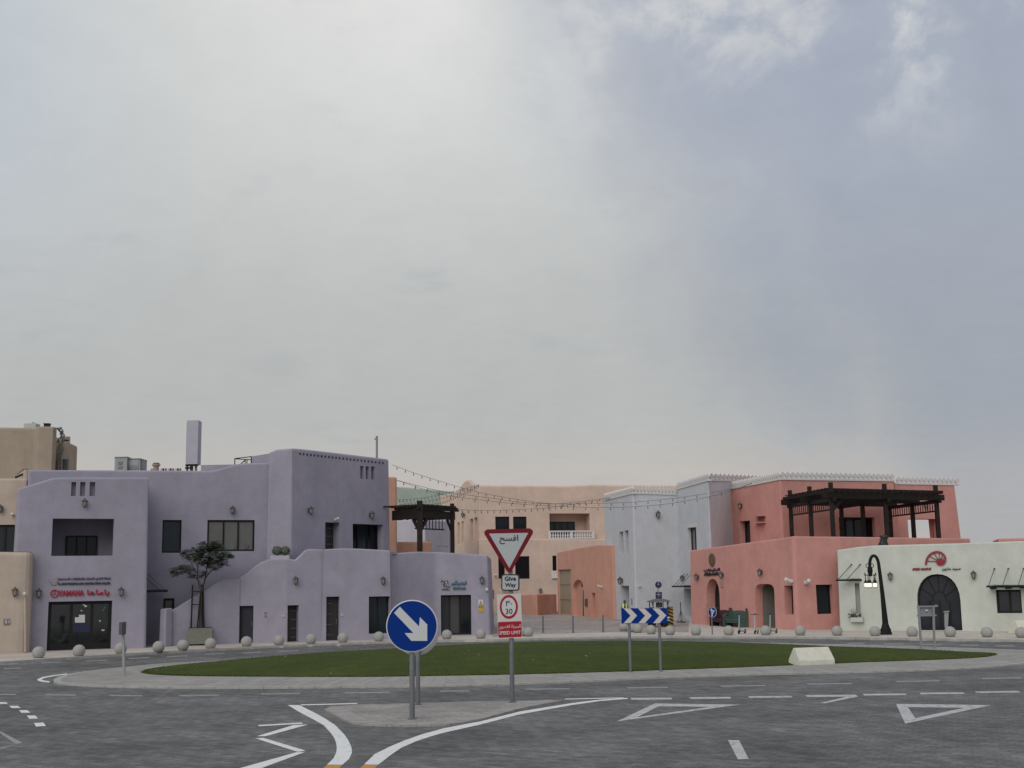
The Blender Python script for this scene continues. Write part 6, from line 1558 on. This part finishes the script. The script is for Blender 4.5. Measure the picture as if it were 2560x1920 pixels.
for q in ((587, 1166, 587, 1146.5), (587, 1146.5, 629, 1141.5), (587, 1147, 628, 1149.5), (628, 1166, 628, 1142), (613, 1166, 613, 1149), (617.5, 1166, 617.5, 1149), (602, 1160, 614, 1149.5)):
    mb.beam(f3(q[0], q[1]), f3(q[2], q[3]), .05, .06, upv=Vector((0, 1, 0)))
mb.obj('frame', BLACK, fr_)
hs_ = thing('roof_box', 'flat lilac stair head on the roof behind the sloping parapet', 'roof structure', AT(545, 1170, 79.464))
mb = MB(); a, c = AT(502, 1190, 79.464), AT(600, 1161, 79.464); mb.box(((a.x+c.x)/2, 81.46, (a.z+c.z)/2), (c.x-a.x, 4, c.z-a.z)); mb.obj('wall', LILAC, hs_)
mb = MB(); a, c = AT(629, 1170, 80.496), AT(700, 1136, 80.496); P = [(AT(629, 1141, 80.496), AT(629, 1175, 80.496)), (AT(690, 1131, 80.496), AT(690, 1175, 80.496))]
hs2 = thing('roof_box', 'small lilac roof wall tucked behind the left side of the tall block', 'roof structure', AT(645, 1165, 80.496))
mb = MB(); mb.prism([P[0][1], P[1][1], P[1][0], P[0][0]], Vector((0, 2, 0))); mb.obj('wall', LILAC, hs2)
ms = thing('roof_mast', 'thin grey mast with a small arm on the tall lilac block', 'mast', AT(942, 1146, 82.56))
mb = MB(); mb.tube([AT(942, 1160, 82.56), AT(942, 1090, 82.56)], .07, 8); mb.obj('pole', GALV, ms); mb = MB(); mb.beam(AT(936.5, 1097.5, 82.56), AT(942, 1097.5, 82.56), .1, .1); mb.obj('arm', GALV, ms)
# planter with clipped bush on the stair landing
pb_ = thing('terrace_planter', 'low planter with two clipped bushes on the stair landing of the lilac house', 'planter', AT(700, 1398, 72.55))
a, c = AT(675, 1402, 72.343), AT(723, 1388.5, 72.343); mb = MB(); mb.box(((a.x+c.x)/2, 72.6, (a.z-.5+c.z)/2), (c.x-a.x, .5, c.z-a.z+.5)); mb.obj('box', LILAC2, pb_)
BUSH = simple('grey green clipped leaves', (.10, .115, .075), .8, var=.45, sc=9)
def leafball(mb, c, rx, rz, n, s_, rr):
    for i in range(n):
        d = Vector((rr.gauss(0, 1), rr.gauss(0, 1), rr.gauss(0, 1))).normalized(); p = c+Vector((d.x*rx, d.y*rx*.7, d.z*rz))*rr.uniform(.75, 1.03)
        t1 = Vector((rr.gauss(0, 1), rr.gauss(0, 1), rr.gauss(0, 1))).normalized()*s_; t2 = d.cross(t1).normalized()*s_*.7
        mb.add([p-t1, p+t2, p+t1, p-t2], [(0, 1, 2, 3)])
rr = random.Random(11)
for x in (693, 713):
    c = AT(x, 1377, 72.601); mb = MB(); mb.ball(c, .24, 10, 7, (1, .8, 1.05)); leafball(mb, c, .30, .27, 260, .05, rr); o = mb.obj('bush', BUSH, pb_); o['kind'] = 'stuff'
    mb = MB(); mb.tube([c-Vector((0, 0, .5)), c], .03, 5); mb.obj('stem', DOORM, pb_)

# ------------------------------------------------------------------ tree in a planter
p0, p1 = G(468, 1614.6), G(530, 1613); tp_ = thing('planter_box', 'square grey green planter box on the pavement holding the small tree', 'planter', (p0+p1)/2)
u = (p1-p0); Lp = u.length; u.normalize(); v = Vector((-u.y, u.x, 0)); hp = zat(Vector((p0.x, p0.y)), 1571)
q = [p0, p1, p1+v*.75, p0+v*.75]
mb = MB(); z0_ = .08
mb.hexa([x+ZW*z0_ for x in q]+[x+ZW*hp for x in q]); mb.obj('box', simple('grey green planter', (.17, .175, .14), .7, var=.08, sc=3), tp_)
mb = MB()
for s_, t_ in ((.12, .1), (.88, .1), (.12, .6), (.88, .6)): mb.box(p0+u*(Lp*s_)+v*t_+ZW*.04, (.14, .1, .1))
mb.obj('foot', FRAME, tp_)
mb = MB(); q2 = [p0+u*.06+v*.06, p1-u*.06+v*.06, p1-u*.06+v*.69, p0+u*.06+v*.69]; mb.hexa([x+ZW*(hp-.05) for x in q2]+[x+ZW*(hp+.03) for x in q2]); mb.obj('soil', simple('dark soil', (.03, .025, .02), .95, var=.4, sc=20), tp_)
tb = (p0+p1)/2+v*.38+ZW*hp+u*(-.02)
tree = thing('tree', 'small feathery tree growing from the planter box before the lilac stair wall', 'tree', tb)
BARK = simple('grey brown bark', (.075, .06, .05), .9, var=.3, sc=10)
Yt = tb.y
def tpnt(x, y, dy=0.0): return AT(x, y, Yt+dy)
limbs = [([(499, 1572), (501, 1530), (503, 1500), (503, 1482)], [.065, .06, .055, .05], (0, 0, 0, 0)),
         ([(503, 1482), (497, 1462), (494, 1440), (495, 1415), (500, 1395)], [.04, .035, .03, .022, .012], (0, -.1, -.2, -.3, -.3)),
         ([(503, 1482), (510, 1460), (514, 1440), (519, 1410), (524, 1385), (527, 1367)], [.045, .04, .034, .026, .018, .01], (0, .1, .1, .2, .3, .3)),
         ([(494, 1448), (480, 1438), (466, 1432), (452, 1431), (440, 1433)], [.024, .02, .016, .011, .007], (-.2, -.4, -.5, -.5, -.5)),
         ([(494, 1435), (484, 1420), (474, 1400), (466, 1388)], [.02, .016, .011, .007], (-.2, .2, .5, .7)),
         ([(513, 1446), (528, 1428), (545, 1419), (560, 1408), (572, 1392)], [.026, .022, .018, .012, .007], (.1, .3, .4, .5, .5)),
         ([(517, 1420), (530, 1402), (548, 1388), (562, 1384)], [.02, .016, .011, .007], (.2, -.3, -.6, -.8)),
         ([(495, 1420), (488, 1405), (492, 1385), (505, 1370)], [.018, .014, .01, .006], (-.3, -.6, -.8, -.9)),
         ([(521, 1398), (536, 1380), (548, 1366)], [.015, .01, .006], (.2, .5, .7)), ([(504, 1470), (498, 1452), (484, 1444)], [.02, .012, .007], (0, .5, .9))]
mb = MB(); mb.tube([tpnt(x, y, d) for (x, y), d in zip(limbs[0][0], limbs[0][2])], limbs[0][1], 8); mb.obj('trunk', BARK, tree, True)
for P, rd, dd in limbs[1:]:
    mb = MB(); mb.tube([tpnt(x, y, d) for (x, y), d in zip(P, dd)], rd, 6); mb.obj('branch', BARK, tree, True)
LEAFT = [simple('fresh tree leaf', (.078, .108, .052), .6, var=.4, sc=6, spec=.3), simple('deep tree leaf', (.046, .072, .040), .6, var=.4, sc=6, spec=.3)]
rr = random.Random(21)
sprays = [(445, 1425, 22, 9, 24, -.5), (462, 1420, 18, 9, 20, -.5), (437, 1434, 9, 6, 10, -.5), (478, 1427, 14, 7, 10, -.3), (470, 1380, 15, 8, 16, .6), (464, 1388, 10, 7, 10, .7), (482, 1395, 14, 10, 18, .3), (508, 1398, 24, 12, 40, -.4),
          (500, 1385, 22, 12, 34, -.8), (520, 1376, 24, 13, 46, .2), (508, 1358, 9, 5, 10, -.8), (530, 1366, 22, 10, 36, .5), (545, 1368, 16, 10, 28, .6), (552, 1382, 18, 12, 34, -.6), (560, 1390, 16, 10, 24, .3), (573, 1390, 11, 6, 12, .5),
          (540, 1400, 22, 11, 34, .4), (556, 1407, 14, 8, 16, .5), (522, 1408, 18, 10, 24, -.2), (535, 1420, 14, 6, 10, .3), (492, 1372, 12, 7, 14, -.5), (512, 1432, 10, 6, 8, .1), (500, 1440, 9, 5, 6, 0), (480, 1440, 12, 5, 8, .9), (540, 1356, 10, 5, 8, .6)]
for sx, sy, rx, ry, n_, dy in sprays:
    mb = MB()
    for i in range(int(n_*4.2)):
        a = rr.random()*6.28; k = math.sqrt(rr.random()); c = tpnt(sx+rx*k*math.cos(a), sy+ry*k*math.sin(a), dy+rr.uniform(-.5, .5))
        az = rr.random()*6.28; d = Vector((math.cos(az), math.sin(az), rr.uniform(-.35, .25))).normalized(); sd_ = d.cross(ZW).normalized(); ln = rr.uniform(.16, .30)
        mi = 0 if rr.random() < .5 else 1
        for j in range(6):       # pinnate leaf: pairs of small leaflets along a midrib
            b_ = c+d*(ln*(j+1)/6)-ZW*(.02*(j/5)**2); w_ = .095*(1-.5*abs(j/5-.4))
            for s_ in (-1, 1):
                tip = b_+sd_*(s_*w_)+d*.03-ZW*.012; mb.add([b_, b_+d*.030+sd_*(s_*w_*.5), tip, b_-d*.018+sd_*(s_*w_*.5)], [(0, 1, 2, 3)], mi)
    o = mb.obj('leaf_spray', LEAFT, tree); o['kind'] = 'stuff'
st = thing('tree_stakes', 'timber stakes with crossbars propping the small tree', 'tree support', tb)
for (x0, y0), (x1, y1), w_ in (((477.5, 1570), (481.5, 1462.5), .075), ((506, 1570), (505.5, 1461), .085), ((493, 1570), (502, 1476), .07), ((510, 1570), (507.5, 1463), .07)):
    mb = MB(); mb.beam(tpnt(x0, y0, -.15 if x0 < 500 else .1), tpnt(x1, y1, -.15 if x0 < 500 else .1), w_, w_, upv=Vector((0, 1, 0))); mb.obj('stake', WOOD, st)
for y in (1479, 1511):
    mb = MB(); mb.beam(tpnt(480, y, -.13), tpnt(507, y+.5, .08), .04, .05); mb.obj('crossbar', WOOD, st)

# ------------------------------------------------------------------ benches along the pink wall
def bench(label, x0, x1, out, mat, group='painted timber benches'):
    a, c = Pa.pt(Pa.uv(x0, 1560)[0], 0.0), Pa.pt(Pa.uv(x1, 1560)[0], 0.0); n = Pa.n3; u = (c-a); L = u.length; u.normalize(); o = a+n*out
    t = thing('bench', label, 'bench', o+u*(L/2), group)
    P = lambda s, d, z: o+u*s+n*d+ZW*z
    mb = MB(); mb.prism([P(.05, .0, .46), P(L-.05, .0, .46), P(L-.05, .55, .44), P(.05, .55, .44)], ZW*.05); mb.obj('seat', mat, t)
    mb = MB(); mb.prism([P(.05, .02, .2), P(L-.05, .02, .2), P(L-.05, -.06, 1.02), P(L*.5, -.06, 1.08), P(.05, -.06, 1.02)], n*-.05); mb.obj('backrest', mat, t)
    mb = MB(); mb.prism([P(.08, .5, .28), P(L-.08, .5, .28), P(L-.08, .5, .44), P(.08, .5, .44)], n*-.04); mb.obj('apron', mat, t)
    for s in (.0, L-.05):
        mb = MB(); mb.prism([P(s, -.1, .0), P(s, .6, .0), P(s, .6, .62), P(s, .5, .7), P(s, .25, .7), P(s, .12, .82), P(s, .05, 1.1), P(s, -.1, 1.1)], u*.06); e_ = mb.obj('end_panel', mat, t)
        mb = MB(); mb.ball(P(s+.03, -.02, 1.17), .075, 8, 6); mb.obj('finial', simple('dark red finial', (.06, .025, .03), .5), e_)
        mb = MB(); mb.tube([P(s+.03, .08+.1*k, .75+.18*math.sin(math.pi*k/4)*.6) for k in range(6)], .035, 6); mb.obj('armrest', mat, e_)
bench('dark burgundy bench against the pink wall beside the arched door', 1797, 1829, .1, simple('burgundy bench paint', (.048, .014, .022), .45, var=.2))
bench('dark green bench against the pink wall, right of the burgundy one', 1832, 1872, .14, simple('green bench paint', (.050, .095, .080), .5, var=.2))

# ------------------------------------------------------------------ electric scooters
def kick(label, pf, pr, mstem):
    """pf, pr: front and rear wheel ground points"""
    t = thing('electric_scooter', label, 'scooter', (pf+pr)/2, 'electric kick scooters on the pavement'); f = (pf-pr); f.z = 0; f.normalize(); s = Vector((-f.y, f.x, 0)); pr = pf-f*.88
    Mw = Matrix((f, ZW, s)).transposed().to_3x3()
    for p, n_ in ((pf, 'wheel'), (pr, 'wheel')):
        mb = MB(); mb.lathe([(.05, -.03), (.1, -.035), (.125, -.02), (.125, .02), (.1, .035), (.05, .03)], 16, p+ZW*.125, Mw); mb.obj(n_, BLACK, t)
    mb = MB(); mb.beam(pr+f*.1+ZW*.15, pf-f*.14+ZW*.15, .17, .07); mb.beam(pf-f*.16+ZW*.15, pf-f*.06+ZW*.3, .09, .07); mb.obj('deck', simple('pale scooter deck', (.30, .31, .29), .5), t)
    mb = MB(); mb.tube([pf+ZW*.22, pf-f*.06+ZW*.5, pf-f*.16+ZW*1.08], [.045, .04, .032], 8); mb.obj('stem', mstem, t)
    hb = pf-f*.165+ZW*1.1; mb = MB(); mb.tube([hb-s*.25+f*-.05, hb-s*.08, hb+s*.08, hb+s*.25+f*-.05], .02, 6); mb.obj('handlebar', simple('dark red grip', (.05, .018, .02), .5), t)
    mb = MB(); mb.box(hb+ZW*.03, (.08, .08, .05)); mb.obj('display', BLACK, t)
    for p, sg_ in ((pf, 1), (pr, -1)):
        mb = MB(); mb.tube([p+ZW*.125+f*(.15*math.cos(R(a_)))+ZW*(.15*math.sin(R(a_))) for a_ in range(20, 171, 25)], .03, 5); mb.obj('mudguard', simple('pale mudguard', (.42, .42, .36), .5), t)
kick('electric scooter with teal stem in front of the green bench, leftmost of three', G(1847.5, 1585), G(1867.5, 1582.8), simple('teal grey stem', (.22, .33, .32), .4))
kick('electric scooter with lilac grey stem at the porch, middle of three', G(1887.5, 1585), G(1900, 1582), simple('lilac grey stem', (.36, .36, .40), .4))
kick('electric scooter with grey stem behind a ball bollard, rightmost of three', G(1925, 1584.5), G(1943, 1582.6), simple('grey green stem', (.26, .31, .30), .4))

# ------------------------------------------------------------------ buggy, striped pillar, parasol foot and the guard by the white house
gp = g2(1648, 1567.5); gc = thing('golf_buggy', 'dark open golf buggy with grey canopy roof behind the blue chevron board', 'buggy', (gp.x, gp.y, 0)); Yg = gp.y
Pg = lambda x, y, d=0.0: AT(x, y, Yg+d)
mb = MB(); zr0 = Pg(1650, 1502.5).z; xa, xb = Pg(1622, 1503).x, Pg(1677, 1503).x
mb.prism([(xa, Yg-.1, zr0-.02), (xa+.35, Yg-.1, zr0+.10), ((xa+xb)/2, Yg-.1, zr0+.16), (xb-.35, Yg-.1, zr0+.11), (xb, Yg-.1, zr0), (xb, Yg-.1, zr0-.04), (xa, Yg-.1, zr0-.08)], (0, 1.3, 0)); mb.obj('roof', simple('grey buggy roof', (.13, .13, .13), .6), gc)
for x, d in ((1623.5, 0), (1657.5, .9), (1632.5, 0), (1669.5, 0), (1624, 1.1)):
    mb = MB(); p = Pg(x, 1505, d); mb.tube([(p.x, p.y, .55), (p.x, p.y, zr0)], .028, 6); mb.obj('roof_post', BLACK, gc)
for x in (1632, 1669.5):
    p = Pg(x, 1517, 0)
    for k in range(5):
        mb = MB(); mb.tube([(p.x, p.y, p.z), (p.x+(k-2)*.045, p.y, zr0-.03)], .014, 4); mb.obj('brace', simple('tan brace', (.17, .14, .12), .6), gc)
xa2, xb2 = Pg(1621, 1560).x, Pg(1675, 1560).x
mb = MB(); mb.prism([(xa2, Yg, .25), (xb2-.1, Yg, .25), (xb2, Yg, .55), (xb2-.1, Yg, .85), (xb2-.45, Yg, .95), (xa2+.95, Yg, .6), (xa2+.5, Yg, .6), (xa2+.4, Yg, .8), (xa2+.02, Yg, .8)], (0, 1.15, 0)); mb.obj('body', simple('dark navy buggy body', (.015, .017, .03), .35), gc)
mb = MB(); mb.box(((xa2+xb2)/2-.15, Yg+.6, .78), (.55, 1.0, .14)); mb.box(((xa2+xb2)/2-.42, Yg+.6, 1.05), (.12, 1.0, .5)); mb.obj('seat', simple('grey seat', (.1, .1, .1), .6), gc)
Mw = Matrix((XW, ZW, NW_)).transposed().to_3x3()
for x in (xa2+.3, xb2-.32):
    for d in (-.04, 1.05):
        mb = MB(); mb.lathe([(.08, -.07), (.2, -.08), (.23, -.05), (.23, .05), (.2, .08), (.08, .07)], 14, (x, Yg+.08+d, .23), Mw); mb.obj('wheel', BLACK, gc)
mb = MB(); mb.tube([(xb2-.5, Yg+.3, .9), (xb2-.62, Yg+.3, 1.15)], .02, 5); mb.tube([(xb2-.62+.16*math.cos(R(k*40))*.4, Yg+.3+.16*math.sin(R(k*40)), 1.15) for k in range(10)], .015, 5); mb.obj('steering_wheel', BLACK, gc)
mb = MB(); p = Pg(1671, 1544); mb.box((p.x, Yg-.01, p.z), (.14, .04, .1)); p = Pg(1671, 1550.5); mb.box((p.x, Yg-.01, p.z), (.18, .04, .05)); mb.obj('headlight', WCAM, gc)
# striped pillar
pp = G(1676.5, 1564.5); tpil = thing('striped_pillar', 'yellow and black hazard striped square pillar right of the blue chevron board', 'hazard pillar', pp)
hw, hh = .19, 1.23; YST = simple('hazard yellow', (.50, .33, .06), .5)
mb = MB(); mb.box(pp+ZW*hh/2, (hw*2, hw*2, hh)); mb.obj('pillar', YST, tpil)
for face in range(2):
    nF = NW_ if face == 0 else Vector((-1, 0, 0)); uF = XW if face == 0 else Vector((0, -1, 0))
    for k in range(5):
        z0 = .05+k*.24; q = [pp+nF*(hw+.004)+uF*-hw+ZW*(z0+.17), pp+nF*(hw+.004)+uF*hw+ZW*(z0), pp+nF*(hw+.004)+uF*hw+ZW*(z0+.12), pp+nF*(hw+.004)+uF*-hw+ZW*(min(z0+.29, hh))]
        mb = MB(); mb.prism(q, nF*.006); mb.obj('black_stripe', INK, tpil)
mb = MB(); mb.box(pp+ZW*(hh+.03), (hw*2.1, hw*2.1, .08)); mb.obj('cap', simple('dusty grey cap', (.2, .19, .17), .8), tpil)
# parasol foot
pu = G(1703, 1557); pf_ = thing('parasol_stand', 'bare grey parasol pole on a cross foot against the white house', 'parasol stand', pu)
mb = MB(); mb.tube([pu+ZW*.05, pu+ZW*1.5], .035, 6); mb.obj('pole', LFRAME, pf_)
mb = MB(); mb.lathe([(.34, 0), (.34, .06), (.12, .1), (.05, .18)], 14, pu); mb.obj('base', LFRAME, pf_)
for sx in (-1, 1):
    mb = MB(); mb.tube([pu+Vector((sx*.34, -.1, .05)), pu+ZW*.9], .014, 5); mb.tube([pu+Vector((sx*.17, .2, .05)), pu+ZW*.9], .014, 5); mb.obj('brace', LFRAME, pf_)

# guard with hi-vis vest
pg_ = G(1563.5, 1563); man = thing('person', 'person in yellow hi-vis vest standing behind the left end of the chevron board', 'person', pg_)
def skin_body(name, verts, edges, rad, mat, par, sub=2):
    me = bpy.data.meshes.new(name); me.from_pydata([tuple(v) for v in verts], edges, []); me.materials.append(mat)
    o = link(name, me, par); sk = o.modifiers.new('skin', 'SKIN'); o.data.skin_vertices[0].data[0].use_root = True
    for i, r_ in enumerate(rad): o.data.skin_vertices[0].data[i].radius = (r_, r_) if not isinstance(r_, tuple) else r_
    s = o.modifiers.new('sub', 'SUBSURF'); s.levels = s.render_levels = sub; return o
h0 = pg_
bv = [(0, 0, .95), (0, 0, 1.12), (0, .01, 1.3), (0, .01, 1.43), (0, 0, 1.5), (0, -.01, 1.57), (.09, 0, .86), (.1, -.01, .48), (.11, .02, .08), (.11, -.1, .035), (-.09, 0, .86), (-.1, .0, .48), (-.11, .03, .08), (-.12, -.09, .035),
      (.17, .01, 1.4), (.23, .02, 1.14), (.24, -.06, .9), (.24, -.09, .8), (-.17, .01, 1.4), (-.23, .02, 1.14), (-.24, -.05, .9), (-.24, -.08, .8)]
be_ = [(0, 1), (1, 2), (2, 3), (3, 4), (4, 5), (0, 6), (6, 7), (7, 8), (8, 9), (0, 10), (10, 11), (11, 12), (12, 13), (3, 14), (14, 15), (15, 16), (16, 17), (3, 18), (18, 19), (19, 20), (20, 21)]
br_ = [(.15, .11), (.145, .1), (.17, .11), (.1, .08), .055, .05, .095, .07, .048, .04, .095, .07, .048, .04, .06, .045, .036, .035, .06, .045, .036, .035]
skin_body('body', [h0+Vector(p) for p in bv], be_, br_, simple('dark uniform', (.016, .016, .02), .8), man)
SKIN_ = simple('brown skin', (.055, .032, .022), .6)
mb = MB(); hc = h0+Vector((0, -.015, 1.635)); mb.ball(hc, .1, 14, 10, (.82, .98, 1.18)); mb.ball(hc+Vector((0, -.1, -.01)), .018, 6, 5, (.8, 1, 1.4))
for sx in (-1, 1): mb.ball(hc+Vector((sx*.084, .0, -.01)), .022, 6, 5, (.5, 1, 1.4))
mb.obj('head', SKIN_, man, True)
mb = MB(); mb.ball(hc+Vector((0, .018, .03)), .104, 14, 8, (.86, .98, 1.05)); mb.obj('hair', INK, man, True)
mb = MB()
for sx in (-1, 1): mb.ball(hc+Vector((sx*.032, -.09, .012)), .012, 6, 5)
mb.obj('eye', simple('eye white', (.4, .4, .38), .3), man); mb = MB(); mb.box(hc+Vector((0, -.088, -.06)), (.045, .012, .012)); mb.obj('mouth', simple('lip', (.09, .035, .03), .5), man)
for sx in (-1, 1):      # hands
    for k in range(4):
        mb = MB(); wv = h0+Vector((sx*.24+(k-1.5)*.018, -.09, .79)); mb.tube([wv, wv+Vector((0, -.015, -.06)), wv+Vector((-sx*.005, .0, -.1))], [.011, .010, .008], 5); mb.obj('finger', SKIN_, man)
    mb = MB(); wv = h0+Vector((sx*.215, -.11, .8)); mb.tube([wv, wv+Vector((-sx*.015, -.03, -.04))], .011, 5); mb.obj('thumb', SKIN_, man)
VEST = simple('hi-vis yellow vest', (.62, .70, .20), .6); vm_ = MB()
for sx in (-1, 1):
    prof_ = []
    for z, rx, ry in ((.92, .185, .14), (1.05, .18, .135), (1.2, .19, .135), (1.34, .195, .13), (1.44, .15, .11), (1.485, .09, .09)):
        row = []
        for k in range(9):
            a = R(-72+144*k/8 if True else 0); ang = R(180 if sx < 0 else 0)+a*(1 if sx > 0 else -1); row.append(h0+Vector((rx*math.cos(ang), ry*math.sin(ang)+.005, z)))
        prof_.append(row)
    vm_.add([p for r_ in prof_ for p in r_], [(i*9+k, i*9+k+1, (i+1)*9+k+1, (i+1)*9+k) for i in range(5) for k in range(8)])
o = vm_.obj('vest', VEST, man, True); so_ = o.modifiers.new('thick', 'SOLIDIFY'); so_.thickness = .02

# ------------------------------------------------------------------ small things by the pale green shop
fb = thing('flower_box', 'white window box of green plants on the pale green wall', 'flower box', S1.at(2143, 1552)); a, c = S0.at(2126, 1553, .0), S1.at(2162, 1553, .0)
a = S1.at(2160, 1552, .03); u_ = S1.u3; n_ = S1.n3
P0_ = S1.at(2160, 1554.5, .02)-u_*.72; q = [P0_, P0_+u_*.72, P0_+u_*.72+n_*.32, P0_+n_*.32]
mb = MB(); mb.hexa([x+ZW*0 for x in [q[3], q[2], q[1], q[0]]]+[x+ZW*.27 for x in [q[3], q[2], q[1], q[0]]]); mb.obj('box', simple('white planter trough', (.50, .51, .48), .6), fb)
mb = MB(); rr = random.Random(4)
for i in range(150):
    c = P0_+u_*rr.uniform(-.12, .6)+n_*rr.uniform(.0, .34)+ZW*rr.uniform(.22, .5); t1 = Vector((rr.gauss(0, 1), rr.gauss(0, 1), rr.gauss(0, .8))).normalized()*rr.uniform(.04, .08); t2 = t1.cross(Vector((rr.gauss(0, 1), rr.gauss(0, 1), rr.gauss(0, 1)))).normalized()*.028
    mb.add([c-t1, c+t2, c+t1, c-t2], [(0, 1, 2, 3)])
for i in range(5):
    c = P0_+u_*rr.uniform(-.1, .3)+n_*.1+ZW*.3; mb.tube([c, c+Vector((rr.uniform(-.2, .05), -.05, rr.uniform(.3, .55)))], .008, 4)
mb.obj('plant', simple('window box leaf', (.06, .085, .045), .7, var=.4, sc=10), fb)['kind'] = 'stuff'
# tied black cover on the green roof
sc_ = S1.at(2219, 1362); cv = thing('covered_heater', 'black tarpaulin covered bundle with tied top on the pale green roof', 'covered object', (sc_.x, sc_.y+.9, sc_.z-.1))
mb = MB(); cb_ = Vector((sc_.x, sc_.y+.9, sc_.z-.25)); rr = random.Random(9)
pts_ = []
for r_, z in ((.3, 0), (.33, .15), (.3, .3), (.24, .45), (.19, .58), (.20, .64)):
    for k in range(14):
        a = 2*math.pi*k/14; w_ = 1+.10*math.sin(3*a+z*4)+rr.uniform(-.04, .04); pts_.append(cb_+Vector((r_*w_*math.cos(a)+(.05 if z > .5 else 0), r_*w_*math.sin(a), z)))
mb.add(pts_, [(i*14+k, i*14+(k+1) % 14, (i+1)*14+(k+1) % 14, (i+1)*14+k) for i in range(5) for k in range(14)]); mb.obj('cover', simple('black tarpaulin', (.018, .019, .02), .6), cv)
mb = MB(); mb.ball(cb_+Vector((.1, 0, .72)), .19, 10, 7, (1.35, 1, .8)); mb.ball(cb_+Vector((-.14, 0, .78)), .06, 7, 5, (.6, 1, 1.4)); mb.obj('tied_top', simple('black tarpaulin', (0, 0, 0)), cv, True)
mb = MB(); mb.lathe([(.22, .57), (.225, .60), (.22, .63)], 14, cb_); mb.obj('cord', simple('dark cord', (.05, .05, .05), .7), cv)
# manhole style strips in the pavement and low stone step before the arched doors
for lb, sg, x0, x1, y in (('arched green', S1, 2320, 2355, 1582), ('pink', Pa, 1768, 1795, 1571)):
    pass
